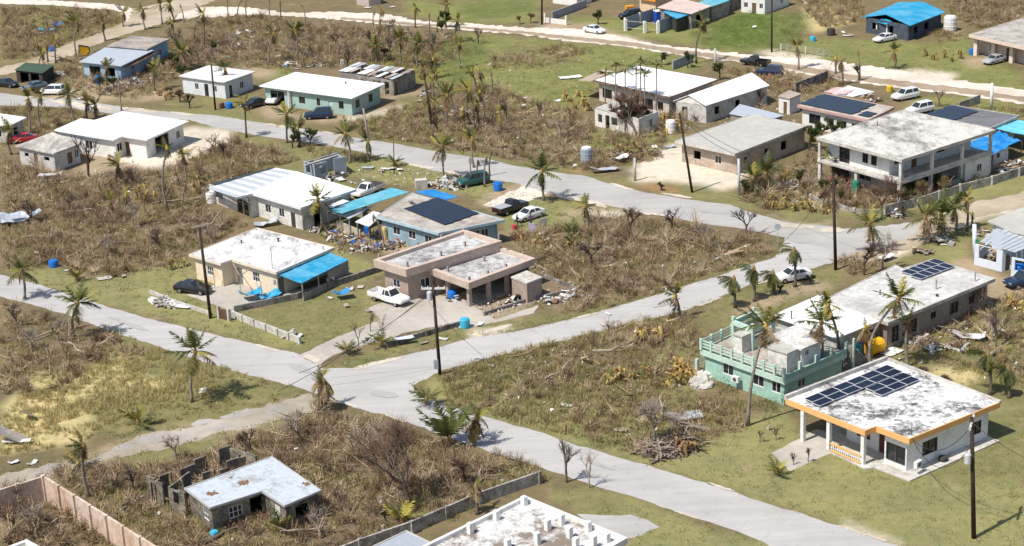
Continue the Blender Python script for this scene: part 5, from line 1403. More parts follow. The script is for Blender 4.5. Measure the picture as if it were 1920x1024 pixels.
def grow(obj, label, mat):
    V, T, C = [], [], []
    off = 0
    for kind, X, Y, S, A, K in MASS.pop(obj, []):
        vs = KINDS[kind]
        pick = RNG.integers(0, len(vs), len(X))
        for k, (v, t) in enumerate(vs):
            m = pick == k
            n = int(m.sum())
            if not n:
                continue
            ca, sa, s = np.cos(A[m])[:, None], np.sin(A[m])[:, None], S[m][:, None]
            P = np.empty((n, len(v), 3))
            P[..., 0] = (v[:, 0] * ca - v[:, 1] * sa) * s + X[m][:, None]
            P[..., 1] = (v[:, 0] * sa + v[:, 1] * ca) * s + Y[m][:, None]
            P[..., 2] = v[:, 2] * s * RNG.uniform(.75, 1.2, (n, 1))
            V.append(P.reshape(-1, 3))
            T.append((t[None] + (np.arange(n) * len(v))[:, None, None]).reshape(-1, 3) + off)
            C.append(np.clip(np.repeat(K[m], len(v)) + np.repeat(RNG.normal(0, .10, n * (len(v) // 3)), 3), 0, 1))
            off += n * len(v)
    V, T, C = np.concatenate(V), np.concatenate(T), np.concatenate(C)
    me = bpy.data.meshes.new(obj)
    me.vertices.add(len(V)); me.vertices.foreach_set('co', V.ravel())
    me.loops.add(T.size); me.loops.foreach_set('vertex_index', T.ravel())
    me.polygons.add(len(T)); me.polygons.foreach_set('loop_start', np.arange(0, T.size, 3))
    me.update(calc_edges=True)
    a = me.attributes.new('tint', 'FLOAT', 'POINT'); a.data.foreach_set('value', C)
    me.materials.append(mat)
    print(obj, len(T))
    return tag(link(obj, me), label, kind='stuff')
m_brush = tinted('dead_twigs', [(.105, .066, .040), (.215, .142, .088), (.35, .255, .165), (.55, .435, .295)])
m_dry = tinted('dry_grass_blades', [(.30, .23, .11), (.44, .36, .17), (.56, .48, .25), (.34, .31, .12)], trans=.4)
m_weed = tinted('green_leaves', [(.085, .105, .035), (.15, .165, .055), (.235, .225, .085), (.30, .26, .12)], trans=.35)
BR = [  # brushy ground: outline, (twig, tall, low) per m2, dry grass, weeds
 ([(5, 300), (120, 335), (170, 330), (300, 325), (440, 262), (560, 300), (500, 320), (385, 352), (390, 400), (470, 420), (352, 478), (330, 500), (200, 525), (110, 500), (5, 512)], .62, .13, .7, .35, .16),
 ([(5, 568), (120, 600), (230, 640), (290, 662), (180, 690), (90, 745), (5, 738)], .9, .08, .6, .3, .12),
 ([(5, 930), (90, 885), (180, 875), (300, 872), (500, 812), (600, 772), (690, 786), (860, 842), (1000, 885), (900, 940), (800, 980), (680, 1030), (300, 1030), (87, 940), (5, 965)], .75, .16, .7, .5, .3),
 ([(5, 965), (87, 945), (290, 1030), (5, 1030)], .5, .25, .6, .2, .4),
 ([(955, 445), (1050, 425), (1190, 402), (1330, 432), (1450, 452), (1462, 475), (1390, 498), (1250, 545), (1120, 582), (1050, 588), (1085, 545), (1020, 512), (1000, 480)], .8, .05, .8, .45, .25),
 ([(330, 112), (380, 40), (480, 30), (600, 52), (760, 62), (868, 74), (850, 112), (790, 140), (660, 116), (560, 132), (450, 128), (420, 118)], .55, .12, .5, .15, .16),
 ([(720, 212), (815, 180), (880, 155), (1000, 190), (1110, 225), (1118, 255), (1250, 252), (1240, 300), (1100, 322), (960, 300), (800, 272), (700, 255)], .5, .07, .55, .3, .22),
 ([(5, 14), (200, 20), (242, 48), (150, 82), (5, 112)], .45, .05, .4, .3, .15),
 ([(250, 95), (330, 70), (420, 95), (440, 130), (330, 130), (300, 150), (250, 120)], .4, .1, .5, .1, .4),
 ([(820, 705), (960, 662), (1160, 606), (1300, 590), (1312, 680), (1300, 740), (1400, 755), (1400, 800), (1290, 842), (1190, 852), (1000, 800), (850, 762)], .35, .01, .75, .6, .55),
 ([(1690, 650), (1740, 605), (1860, 562), (1935, 545), (1935, 735), (1860, 705), (1760, 688)], .35, .05, .6, .5, .35),
 ([(1562, 485), (1600, 440), (1660, 445), (1665, 490), (1600, 520)], .9, .15, .5, .2, .1),
 ([(1400, 335), (1528, 300), (1545, 345), (1500, 395), (1430, 392), (1392, 372)], .6, .12, .4, .3, .7),
 ([(1600, 385), (1680, 345), (1800, 320), (1850, 340), (1700, 392), (1640, 402)], .5, .1, .4, .2, .9),
 ([(1490, 0), (1620, 0), (1620, 42), (1545, 55)], .45, .05, .4, .5, .2), ([(1770, 0), (1935, 0), (1935, 40), (1830, 55), (1785, 30)], .6, .1, .4, .3, .25),
 ([(1350, 130), (1500, 140), (1520, 175), (1450, 185), (1440, 165), (1380, 142)], .6, .06, .5, .2, .2),
 ([(1500, 160), (1560, 140), (1600, 165), (1520, 178)], .4, .05, .4, .2, .2), ([(1740, 195), (1935, 205), (1935, 222), (1800, 212)], .4, .05, .4, .2, .2),
 ([(1690, 30), (1780, 60), (1820, 75), (1760, 80)], .15, 0, .2, .3, .3), ([(700, 455), (590, 425), (610, 455), (640, 470), (720, 480)], .15, .01, .3, .3, .15),
 ([(1170, 225), (1420, 200), (1470, 220), (1430, 210), (1370, 190), (1330, 215), (1270, 255), (1230, 250)], .35, .05, .5, .2, .5),
 ([(930, 105), (1070, 85), (1110, 100), (1010, 130), (920, 130)], .16, 0, .3, .15, .1), ([(640, 60), (760, 70), (840, 95), (700, 118), (600, 130)], .3, .03, .3, .3, .2),
 ([(640, 240), (700, 215), (790, 240), (800, 270), (700, 262)], .45, 0, .5, .3, .2), ([(560, 270), (690, 292), (690, 306), (590, 300)], .3, .02, .4, .2, .3),
 ([(880, 852), (940, 858), (1012, 880), (1030, 910), (1000, 905)], .5, .1, .5, .5, .3), ([(5, 40), (130, 70), (100, 110), (5, 115)], .3, .05, .3, .2, .3),
 ([(5, 205), (60, 200), (150, 205), (160, 222), (95, 245), (60, 262), (5, 275)], .25, .03, .3, .3, .6), ([(60, 112), (150, 105), (240, 140), (330, 140), (320, 170), (240, 190), (120, 165)], .12, .04, .25, .05, .1),
 ([(390, 850), (500, 825), (540, 850), (620, 920), (620, 960), (520, 990), (350, 985), (340, 950)], .5, .2, .5, .3, .2),
]
BR.append(([(1525, 335), (1560, 345), (1600, 352), (1690, 380), (1780, 352), (1850, 322), (1880, 318), (1800, 352), (1690, 398), (1600, 398), (1540, 392)], .5, .5, .5, .4, .7))
for poly, tw, ta, lw, gr, we in BR:
    sow('dead_brush', 'twig', poly, tw * 1.25, .45, 1.3, (.05, 1.0), clump=.75)
    if ta:
        sow('dead_brush', 'tall', poly, ta, .55, 1.15, (.2, 1.0), clump=.5)
    sow('dead_brush', 'low', poly, lw * 1.2, .6, 1.4, (.1, .95), clump=.4)
    sow('dead_brush', 'stick', poly, .07 + tw * .10, .5, 1.3, (.45, 1.0), clump=.5)
    sow('dry_grass', 'grass', poly, gr * 3.2 + .5, .5, 1.4, (0, .9), clump=.5)
    sow('green_weeds', 'weed', poly, we * 3.2 + .25, .45, 1.2, (.1, 1.0), clump=.75)
sow('dry_grass', 'grass', [(5, 780), (40, 740), (110, 712), (200, 680), (300, 650), (330, 690), (430, 692), (400, 740), (240, 780), (90, 845), (5, 855)], 5.5, .45, 1.15, (.3, .85), clump=.35)
sow('green_weeds', 'weed', [(5, 780), (110, 712), (200, 680), (300, 650), (430, 692), (400, 740), (240, 780), (5, 855)], .5, .4, .9, (.3, 1.0), clump=.6)
sow('dry_grass', 'grass', [(60, 740), (120, 715), (220, 690), (320, 700), (330, 730), (200, 770), (80, 800)], 3.0, .9, 1.6, (.5, .8), clump=.7)
sow('dry_grass', 'grass', [(330, 690), (430, 691), (560, 728), (575, 742), (430, 772), (240, 812), (90, 850), (220, 780), (400, 735)], 1.0, .5, 1.0, (.2, 1.0), clump=.4)
sow('green_weeds', 'weed', [(215, 770), (300, 725), (420, 735), (470, 745), (330, 790), (200, 830)], 1.1, .5, 1.1, (.1, .8), clump=.5)
sow('dead_brush', 'low', [(180, 690), (300, 655), (420, 692), (500, 720), (420, 735), (330, 700)], .5, .6, 1.2, (.1, .7), clump=.5)
sow('green_weeds', 'weed', [(820, 705), (960, 662), (1200, 600), (1310, 610), (1300, 740), (1400, 760), (1290, 842), (1190, 850), (1000, 800), (850, 762)], .7, .5, 1.1, (.35, 1), clump=.5)
sow('green_weeds', 'vine', [(1330, 40), (1400, 24), (1470, 26), (1540, 16), (1500, 68), (1450, 95), (1330, 92), (1290, 70)], .6, .5, 1.0, (.15, .7), clump=.4)
sow('green_weeds', 'vine', [(810, 92), (880, 72), (935, 98), (900, 160), (830, 165), (700, 140), (640, 122), (720, 105)], .5, .5, .9, (.3, 1), clump=.5)
sow('green_weeds', 'weed', [(870, 65), (1000, 74), (1280, 112), (1100, 170), (1050, 225), (960, 190), (860, 170)], .3, .5, 1.0, (.3, 1), clump=.8)
sow('green_weeds', 'vine', [(1340, 700), (1420, 720), (1470, 770), (1440, 790), (1350, 745)], .9, .6, 1.1, (0, .7), clump=.4)
sow('green_weeds', 'vine', [(500, 895), (600, 870), (700, 890), (800, 930), (860, 940), (760, 985), (690, 980), (600, 990)], .22, .6, 1.3, (0, .5), clump=.6)
sow('green_weeds', 'vine', [(200, 440), (330, 450), (345, 480), (240, 490)], .4, .6, 1.2, (0, .4), clump=.6)
# verges and lawns: short uneven turf, thicker along road edges
LAWNS = [([(1150, 855), (1290, 830), (1420, 790), (1475, 760), (1560, 850), (1700, 905), (1875, 829), (1920, 740), (1925, 1030), (1700, 1030), (1420, 936)], 1.3),
 ([(1030, 930), (1090, 905), (1250, 960), (1430, 1018), (1170, 1030), (1100, 960)], 1.5), ([(440, 595), (640, 535), (720, 545), (800, 590), (600, 650)], 1.2),
 ([(100, 505), (160, 520), (350, 490), (470, 600), (610, 640), (560, 663), (400, 625), (160, 560), (60, 528)], 1.4), ([(600, 690), (860, 612), (1130, 575), (1250, 540), (1120, 590), (830, 652), (650, 692)], 1.5),
 ([(620, 300), (700, 288), (800, 320), (960, 348), (1180, 398), (1050, 425), (940, 440), (870, 360), (760, 350)], .9), ([(1300, 600), (1364, 554), (1452, 520), (1560, 497), (1580, 520), (1450, 580), (1360, 620)], 1.0),
 ([(870, 64), (1000, 74), (1190, 94), (1330, 113), (1110, 172), (1060, 232), (860, 175), (790, 150)], .6), ([(1440, 105), (1500, 72), (1640, 76), (1800, 70), (1920, 135), (1920, 172), (1640, 122)], .5)]
for poly, d in LAWNS:
    sow('turf', 'short', poly, d * 1.5, .7, 1.6, (.15, .9), clump=.35)
for gx, gy, rx, ry, a in GAPS[60:]:
    n = int(rx * ry * 5)
    t, r_ = RNG.uniform(0, 6.283, n), np.sqrt(RNG.uniform(0, 1, n))
    u, v = rx * r_ * np.cos(t), ry * r_ * np.sin(t)
    X, Y = gx + u * math.cos(a) - v * math.sin(a), gy + u * math.sin(a) + v * math.cos(a)
    ok = np.ones(n, bool)
    for e in EXC:
        ok &= ~in_poly(X, Y, e)
    X, Y = X[ok], Y[ok]
    k0 = RNG.uniform(.05, .6)
    MASS.setdefault('green_weeds', []).append((random.choice(['weed', 'vine', 'weed']), X, Y, RNG.uniform(.4, .85, len(X)), RNG.uniform(0, 6.28, len(X)), RNG.uniform(k0, k0 + .4, len(X))))
def verge(pix, dens=2.4, width=.55):
    w = [PX(*p) for p in pix]
    X, Y = [], []
    for a, b in zip(w, w[1:] + w[:1]):
        ln = (b - a).length
        n = int(ln * dens)
        d = (b - a).normalized(); nr = Vector((-d.y, d.x, 0))
        for _ in range(n):
            p = a.lerp(b, random.random()) - nr * (random.random() ** 1.5 * width + .04)
            X.append(p.x); Y.append(p.y)
    X, Y = np.array(X), np.array(Y)
    ok = np.ones(len(X), bool)
    for e in EXC:
        ok &= ~in_poly(X, Y, [(v[0], v[1]) for v in e]) | (RNG.random(len(X)) < .0)
    X, Y = X[ok], Y[ok]
    inner = []
    for a, b in zip(w, w[1:] + w[:1]):
        d = (b - a).normalized(); nr = Vector((-d.y, d.x, 0))
        for _ in range(int((b - a).length * .9)):
            p = a.lerp(b, random.random()); o = p - nr * .6
            if math.sin(p.x * .7 + p.y * .5) > -.2 and not any(in_poly(np.array([o.x]), np.array([o.y]), [(v[0], v[1]) for v in e])[0] for e in EXC):
                q = p + nr * random.random() ** 2 * .5; inner.append((q.x, q.y))
    if inner:
        X, Y = np.concatenate([X, [q[0] for q in inner]]), np.concatenate([Y, [q[1] for q in inner]])
    MASS.setdefault('turf', []).append(('short', X, Y, RNG.uniform(.8, 1.8, len(X)), RNG.uniform(0, 6.28, len(X)), RNG.uniform(.1, 1, len(X))))
for r in (ROAD_A, ROAD_B, ROAD_C, TRK):
    verge(r)
m_turf = tinted('turf_blades', [(.19, .195, .075), (.25, .245, .10), (.31, .28, .13), (.36, .31, .16)], trans=.45)
grow('dead_brush', 'tangled brown leafless brush covering the empty lots', m_brush)
grow('dry_grass', 'tall pale dry grass among the brush', m_dry)
grow('green_weeds', 'low green weeds and vines between the dead brush', m_weed)
grow('turf', 'short yellowish turf of the lawns and road verges', m_turf)

# ---- palms ----
def frond_mesh(name, mat, droop, n=20, wid=.27, ragged_=.2, hang=.35):
    mb = MB()
    P = lambda t: Vector((t * (1 - .25 * droop * t), 0, -droop * t * t * .75))
    for k in range(6):
        a, b = P(k / 6), P((k + 1) / 6)
        w0, w1 = .014 * (1 - k / 7), .014 * (1 - (k + 1) / 7)
        mb.face([a + Vector((0, -w0, 0)), a + Vector((0, w0, 0)), b + Vector((0, w1, 0)), b + Vector((0, -w1, 0))])
        mb.face([a + Vector((0, 0, -w0)), a + Vector((0, 0, w0)), b + Vector((0, 0, w1)), b + Vector((0, 0, -w1))])
    for k in range(n):
        t = .16 + .84 * (k + .3) / n
        for s in (-1, 1):
            if random.random() < ragged_:
                continue
            L = wid * math.sin(math.pi * min(1, .18 + t * .78)) * rnd(.75, 1.15) + .03
            o = P(t); e = .027
            tip = o + Vector((L * rnd(.35, .75), s * L, -hang * L * rnd(.5, 1.4)))
            mb.face([o - Vector((e, 0, 0)), o + Vector((e, 0, 0)), tip])
    return mb.mesh(name, mat)
m_fg = tinted('green_frond', [(.06, .082, .022), (.115, .13, .036), (.20, .19, .06)], 'object', .5, .4, .3)
m_fy = tinted('yellowing_frond', [(.22, .21, .04), (.34, .29, .06), (.42, .36, .08)], 'object', .7, .2, .25)
m_fb = tinted('dead_brown_frond', [(.12, .08, .045), (.22, .15, .08), (.33, .25, .15)], 'object', .85, .1, .1)
FM = {}
for col, mm in (('g', m_fg), ('y', m_fy), ('b', m_fb)):
    FM[col] = [frond_mesh('frond', mm, d, 20, w, r, h) for d, w, r, h in ((.15, .24, .12, .3), (.35, .28, .15, .5), (.6, .28, .22, .8), (.9, .24, .3, 1.2))]
m_trunk = stained('ringed_palm_trunk', (.33, .285, .235), (.16, .13, .105), .47, 1.2)
m_trunkd = stained('dark_palm_trunk', (.20, .165, .13), (.09, .075, .06), .5, 1.2)
m_boot = plain('fibrous_crown', (.30, .20, .08), .9, .3, 4)
m_boot2 = plain('golden_crown', (.48, .33, .07), .9, .25, 4)
def add_frond(root, at, yaw, elev, ln, col, shp):
    o = link('frond', FM[col][shp], root)
    o.location = at
    o.rotation_euler = (0, -elev, yaw)
    o.scale = (ln, ln, ln)
    return o
def palm(bx, by, tx, ty, kind='full', fl=2.9, n=None, r=.17, dark=False, bend=.0, wind=2.6, name='coconut_palm', emin=.35):
    base = PX(bx, by)
    top = PXY(tx, ty, base.y + rnd(-.4, .4))
    if kind == 'young':
        top = base + Vector((0, 0, .5))
    root = thing(name, None, 'palm tree', (base.x, base.y, 0))
    b, t = Vector((0, 0, -.05)), top - Vector((base.x, base.y, 0))
    H = max(t.z, .6)
    side = Vector((t.x, t.y, 0))
    mb = MB()
    pts, rad = [], []
    for k in range(9):
        f = k / 8
        p = b.lerp(t, f)
        p += Vector((-side.x, -side.y, 0)) * (.35 * math.sin(math.pi * f)) + Vector((bend * math.sin(math.pi * f), 0, 0))
        pts.append(p); rad.append(r * (1.45 - .45 * min(1, f * 6)) * (1 - .32 * f))
    mb.tube(pts, rad, 7)
    o = bpy.data.objects.new('trunk', mb.mesh('trunk', m_trunkd if dark else m_trunk, smooth=True)); COL.objects.link(o); o.parent = root
    look = {'full': 'wind-torn green', 'swept': 'drooping dark', 'sparse': 'sparse yellow-tipped', 'brown': 'brown dead-crowned', 'bare': 'snapped crownless', 'areca': 'slim short-fronded', 'young': 'young low'}[kind]
    noun = {'areca': 'areca palm', 'young': 'palm'}.get(kind, 'coconut palm')
    if kind != 'bare':
        cb = MB(); cb.lathe(t - Vector((0, 0, .35)), [(r * .75, 0), (r * 1.5, .25), (r * 1.3, .5), (r * .4, .85)], 7)
        o = bpy.data.objects.new('crown_base', cb.mesh('crown_base', random.choice([m_boot, m_boot2]) if kind in ('full', 'sparse', 'brown') else m_boot)); COL.objects.link(o); o.parent = root
    F = lambda yaw, el, ln, col, s: add_frond(root, t + Vector((rnd(-.05, .05), rnd(-.05, .05), rnd(-.1, .2))), yaw, el, ln, col, s)
    if kind == 'full':
        n = n or 15
        for k in range(n):
            yaw = 6.283 * k / n * 1.0 + rnd(-.3, .3)
            up = k % 3
            el = (rnd(.75, 1.25), rnd(.15, .6), rnd(-.5, .1))[up]
            col = ('g', 'g', random.choice('ggb'))[up]
            if random.random() < .08:
                col = 'y'
            F(yaw, el, fl * rnd(.75, 1.05), col, (0, random.choice([0, 1]), random.choice([1, 2]))[up])
        for k in range(3):
            F(rnd(0, 6.28), rnd(-1.2, -.7), fl * rnd(.6, .85), 'b', random.choice([1, 2]))
        F(rnd(0, 6.28), 1.35, fl * .8, 'y', 0)
    elif kind == 'sparse':
        n = n or 8
        for k in range(n):
            yaw = wind + rnd(-1.4, 1.4) if random.random() < .6 else rnd(0, 6.28)
            F(yaw, rnd(.35, 1.35) if random.random() < .65 else rnd(-.3, .3), fl * rnd(.55, 1.0), random.choice('gggyb'), random.choice([0, 0, 1]))
        for k in range(random.choice([4, 6, 8, 9])):
            F(rnd(0, 6.28), rnd(-1.45, -.8), fl * rnd(.45, .8), random.choice('bbbg'), random.choice([1, 2]))
        F(rnd(0, 6.28), 1.3, fl * .75, 'y', 0)
    elif kind == 'swept':
        n = n or 14
        for k in range(n):
            F(6.283 * k / n + rnd(-.2, .2), rnd(-1.2, -.35), fl * rnd(.6, .85), 'g', random.choice([1, 2, 3]))
        for k in range(4):
            F(wind + rnd(-.8, .8), rnd(.1, .7), fl * rnd(.7, .95), 'g', 2)
    elif kind == 'brown':
        n = n or 11
        for k in range(n):
            F(rnd(0, 6.28), rnd(-1.35, -.2), fl * rnd(.5, .85), random.choice('bbby'), random.choice([1, 2, 3]))
        for k in range(3):
            F(rnd(0, 6.28), rnd(.5, 1.2), fl * rnd(.5, .8), random.choice('gy'), 0)
    elif kind == 'areca':
        for k in range(n or 6):
            F(rnd(0, 6.28), rnd(.0, .9), fl * rnd(.7, 1.0), 'g', random.choice([1, 2]))
        F(rnd(0, 6.28), 1.3, fl * .6, 'g', 0)
    elif kind == 'young':
        for k in range(n or 10):
            F(6.283 * k / (n or 10) + rnd(-.3, .3), rnd(emin, max(1.2, emin + .5)), fl * rnd(.7, 1.05), random.choice('ggyg'), random.choice([0, 1]))
    else:
        for k in range(n or 3):
            F(rnd(0, 6.28), rnd(-1.4, -.8), fl * rnd(.3, .6), 'b', 2)
    auto(root, look, noun, 'palm tree', None)
    return root
FULL = [(360, 754, 366, 660), (1402, 798, 1436, 612, ), (1537, 722, 1540, 605), (1633, 690, 1684, 562), (1020, 376, 1016, 322), (831, 337, 829, 276), (655, 306, 647, 252), (751, 122, 749, 74), (538, 268, 537, 216), (1636, 472, 1630, 420), (1740, 456, 1735, 408), (1766, 446, 1765, 402), (1792, 432, 1790, 390), (603, 432, 596, 374), (141, 634, 145, 570), (46, 560, 41, 508), (345, 132, 340, 98), (1432, 352, 1437, 325), (1418, 360, 1412, 335), (558, 109, 552, 56), (706, 118, 704, 88), (784, 128, 786, 84), (838, 232, 838, 180), (140, 232, 128, 178)]
for q in FULL:
    palm(*q, kind='full', fl=rnd(2.6, 3.4), n=random.choice([10, 11, 12, 14]), bend=rnd(-.3, .3))
for q in [(889, 314, 885, 262), (881, 235, 880, 170), (908, 222, 900, 172), (692, 303, 690, 266), (167, 932, 157, 838), (560, 275, 558, 243), (382, 92, 381, 27), (143, 105, 143, 42), (198, 77, 192, 44), (505, 118, 513, 64), (812, 148, 812, 112), (864, 128, 862, 82), (1306, 119, 1320, 42), (1497, 130, 1494, 87), (1812, 434, 1813, 374), (1576, 702, 1553, 572), (314, 394, 313, 278), (350, 342, 343, 292), (219, 350, 221, 310), (57, 258, 53, 186), (78, 240, 76, 180), (165, 226, 163, 192), (185, 222, 179, 198), (462, 258, 459, 192), (426, 172, 422, 130), (855, 80, 858, 40), (837, 52, 838, 8), (1274, 597, 1266, 556), (1703, 688, 1703, 602), (22, 290, 18, 246), (1100, 425, 1097, 388), (291, 170, 290, 128), (201, 160, 200, 126), (1677, 128, 1676, 97), (232, 50, 231, 24), (273, 56, 268, 20), (304, 46, 300, 10), (327, 40, 318, 8), (1578, 340, 1566, 300)]:
    palm(*q, kind='sparse', n=random.choice([7, 8, 9, 10]), fl=rnd(2.1, 2.9), bend=rnd(-.4, .4), wind=rnd(2.2, 3.8), dark=random.random() < .4)
palm(843, 834, 0, 0, kind='young', fl=5.2, n=9, name='young_palm', emin=.85)
for q in [(880, 837, 893, 784), (890, 836, 886, 796), (598, 770, 602, 712), (605, 772, 607, 716), (611, 771, 612, 722)]:
    palm(*q, kind='brown', fl=2.4, n=13, r=.13)
for q in [(1378, 577, 1376, 524), (1415, 565, 1413, 505), (1452, 552, 1449, 513), (1491, 538, 1489, 470), (1857, 740, 1852, 665), (1892, 746, 1891, 692)]:
    palm(*q, kind='swept', fl=2.3, wind=3.3, dark=True, n=24)
for q in [(779, 52, 779, 16), (1580, 160, 1577, 116), (1567, 138, 1567, 111), (1625, 676, 1622, 618), (90, 116, 88, 78), (105, 118, 104, 78), (70, 103, 68, 80), (895, 964, 893, 915), (898, 242, 892, 196), (872, 250, 868, 205), (940, 250, 936, 212)]:
    palm(*q, kind='brown', fl=rnd(1.8, 2.4), dark=True)
for q in [(228, 208, 222, 142), (428, 32, 427, -6), (446, 36, 455, -4), (462, 34, 462, -8), (527, 36, 525, 2), (573, 42, 566, 6), (506, 34, 504, -6), (883, 348, 882, 294), (909, 350, 911, 292), (918, 330, 922, 280), (895, 345, 896, 300), (806, 62, 805, 24), (820, 60, 822, 30), (345, 42, 338, 8), (700, 55, 701, 20), (1612, 150, 1609, 92), (720, 468, 700, 402), (1320, 704, 1332, 666), (1822, 432, 1824, 398), (300, 150, 302, 118)]:
    palm(*q, kind='bare', fl=2.0, r=.13, dark=random.random() < .6)
_k = 0
while _k < 26:
    x, y = random.choice([(rnd(330, 900), rnd(20, 130)), (rnd(20, 330), rnd(60, 230)), (rnd(800, 960), rnd(150, 260)), (rnd(200, 400), rnd(340, 460))])
    g_ = PX(x, y)
    if any(in_poly(np.array([g_.x]), np.array([g_.y]), e)[0] for e in EXC):
        continue
    _k += 1
    palm(x, y, x + rnd(-9, 9), y - rnd(28, 52), kind=random.choice(['bare', 'bare', 'brown', 'sparse']), fl=rnd(1.6, 2.4), r=.12, dark=random.random() < .5, bend=rnd(-.5, .5))
for q in [(1135, 203, 1135, 138), (1155, 208, 1155, 122), (1173, 212, 1172, 134), (1193, 217, 1193, 130), (1202, 221, 1201, 116), (1210, 223, 1208, 141), (1231, 227, 1231, 123)]:
    palm(*q, kind='areca', n=8, fl=1.75, r=.12, name='areca_palm')
for q in [(527, 1000, 0, 0), (260, 800, 0, 0), (1072, 445, 0, 0), (1075, 468, 0, 0), (145, 528, 0, 0), (148, 880, 0, 0), (1456, 893, 0, 0), (755, 985, 0, 0), (1563, 248, 0, 0), (740, 312, 0, 0), (800, 760, 0, 0), (650, 665, 0, 0), (715, 652, 0, 0)]:
    palm(*q, kind='young', fl=rnd(1.6, 2.6) if q[0] != 1456 else 1.5, name='young_palm')

# ---- leafless trees ----
m_bark = stained('grey_brown_bark', (.20, .15, .115), (.10, .075, .06), .5, 1.5)
m_barkd = stained('dark_bark', (.105, .075, .06), (.05, .04, .035), .5, 1.5)
m_barkp = stained('pale_dry_bark', (.42, .35, .29), (.25, .2, .16), .5, 1.5)
m_twigr = tinted('reddish_dead_leaves', [(.16, .10, .07), (.25, .165, .115), (.36, .255, .185)])
def dead_tree(px, py, H, spread=.8, depth=4, mat=None, twigs=220, look='bare brown', noun='tree', lean=(0, 0), trunk=.14, name='dead_tree', leafm=None, z=0.0, tw=.02):
    base = PX(px, py, z)
    root = thing(name, None, 'tree', (base.x, base.y, z))
    tb, bb = MB(), MB()
    tips = []
    def branch(p, d, L, r, k):
        q = p + d * L
        m_ = p.lerp(q, .5) + Vector((rnd(-.08, .08), rnd(-.08, .08), 0)) * L
        (tb if k == depth else bb).tube([p, m_, q], [r, r * .85, r * .68], 5 if k > 1 else 3, cap=False)
        if k <= 2:
            tips.append((p, q, d))
        if k == 0:
            return
        for _ in range(3 if k > 1 else 2):
            e = (d + Vector((rnd(-1, 1), rnd(-1, 1), rnd(-.25, .55))) * spread).normalized()
            branch(p.lerp(q, rnd(.6, 1)), e, L * rnd(.55, .85), r * .62, k - 1)
    branch(Vector((0, 0, -.05)), Vector((lean[0], lean[1], 1)).normalized(), H * .34, trunk, depth)
    for nm, b_ in (('trunk', tb), ('branches', bb)):
        o = bpy.data.objects.new(nm, b_.mesh(nm, mat or m_bark, smooth=True)); COL.objects.link(o); o.parent = root
        if nm == 'branches':
            o['kind'] = 'stuff'
    V = []
    for _ in range(twigs):
        p, q, d = random.choice(tips)
        a = p.lerp(q, random.random())
        e = (d + Vector((rnd(-1, 1), rnd(-1, 1), rnd(-.5, .8)))).normalized() * rnd(.3, .9) * H * .22
        s = e.cross(Vector((rnd(-1, 1), rnd(-1, 1), rnd(-1, 1)))).normalized() * tw
        V += [a - s, a + s, a + e]
    me = bpy.data.meshes.new('twigs')
    me.from_pydata([tuple(v) for v in V], [], [(3 * k, 3 * k + 1, 3 * k + 2) for k in range(len(V) // 3)])
    me.materials.append(leafm or mat or m_bark)
    o = bpy.data.objects.new('twigs', me); COL.objects.link(o); o.parent = root; o['kind'] = 'stuff'
    auto(root, look, noun, 'tree', None)
    return root
dead_tree(782, 958, 10.0, .8, 5, m_bark, 1300, 'large dark wide-spread leafless', lean=(-.35, 0), trunk=.24, leafm=m_twigr, tw=.016)
dead_tree(735, 900, 4.5, 1.0, 4, m_bark, 700, 'bushy reddish brown leafless', leafm=m_twigr)
dead_tree(690, 870, 5.0, 1.0, 4, m_barkp, 500, 'pale tangled leafless')
dead_tree(870, 905, 3.6, 1.1, 4, m_bark, 700, 'low reddish leafless', leafm=m_twigr)
dead_tree(168, 338, 7.2, .6, 4, m_barkd, 160, 'tall dark forked leafless', trunk=.22)
dead_tree(1653, 410, 6.0, .7, 5, m_bark, 900, 'pinkish brown leafless', leafm=m_twigr)
dead_tree(1620, 516, 4.5, .9, 4, m_barkd, 900, 'dense dark leafless', leafm=m_brush)
dead_tree(1655, 505, 5.0, .6, 4, m_barkp, 260, 'thin pale leafless')
dead_tree(1104, 915, 4.6, .45, 3, m_barkp, 60, 'thin upright leafless', trunk=.07)
dead_tree(1062, 905, 4.4, .5, 4, m_bark, 220, 'leaning roadside leafless')
dead_tree(1226, 832, 5.4, 1.0, 5, m_barkp, 1500, 'whitish twiggy uprooted', tw=.024)
dead_tree(1195, 258, 7.0, .9, 5, m_bark, 2600, 'fallen reddish leafless', lean=(-.35, .5), trunk=.2, leafm=m_twigr)
dead_tree(1172, 246, 4.6, 1.3, 4, m_bark, 2400, 'tangled reddish', leafm=m_twigr, z=.5, tw=.03)
dead_tree(1196, 240, 4.6, 1.3, 4, m_bark, 2200, 'heaped reddish', leafm=m_twigr, z=.5, tw=.03)
dead_tree(1425, 200, 3.6, .7, 4, m_bark, 300, 'grey twiggy')
dead_tree(338, 192, 2.6, 1.1, 4, m_barkd, 1300, 'dense rounded brown', 'bush', leafm=m_twigr, tw=.035)
dead_tree(356, 203, 3.4, .7, 4, m_barkd, 500, 'dark bare', 'bush')
dead_tree(995, 44, 2.6, 1.1, 4, m_bark, 1000, 'rounded tan', 'bush', leafm=m_dry, tw=.04)
dead_tree(975, 46, 2.0, 1.1, 4, m_bark, 800, 'low tan', 'bush', leafm=m_dry, tw=.04)
dead_tree(1610, 152, 3.2, .8, 4, m_barkd, 500, 'dark gnarled leafless')
dead_tree(1760, 200, 3.4, .5, 3, m_bark, 120, 'thin crooked leafless')
dead_tree(1122, 46, 3.4, .8, 4, m_barkd, 900, 'dark green-brown', 'tree', leafm=m_weed, tw=.06)
dead_tree(835, 52, 3.6, .8, 4, m_barkd, 1200, 'dense dark green', 'tree', leafm=m_weed, tw=.07)
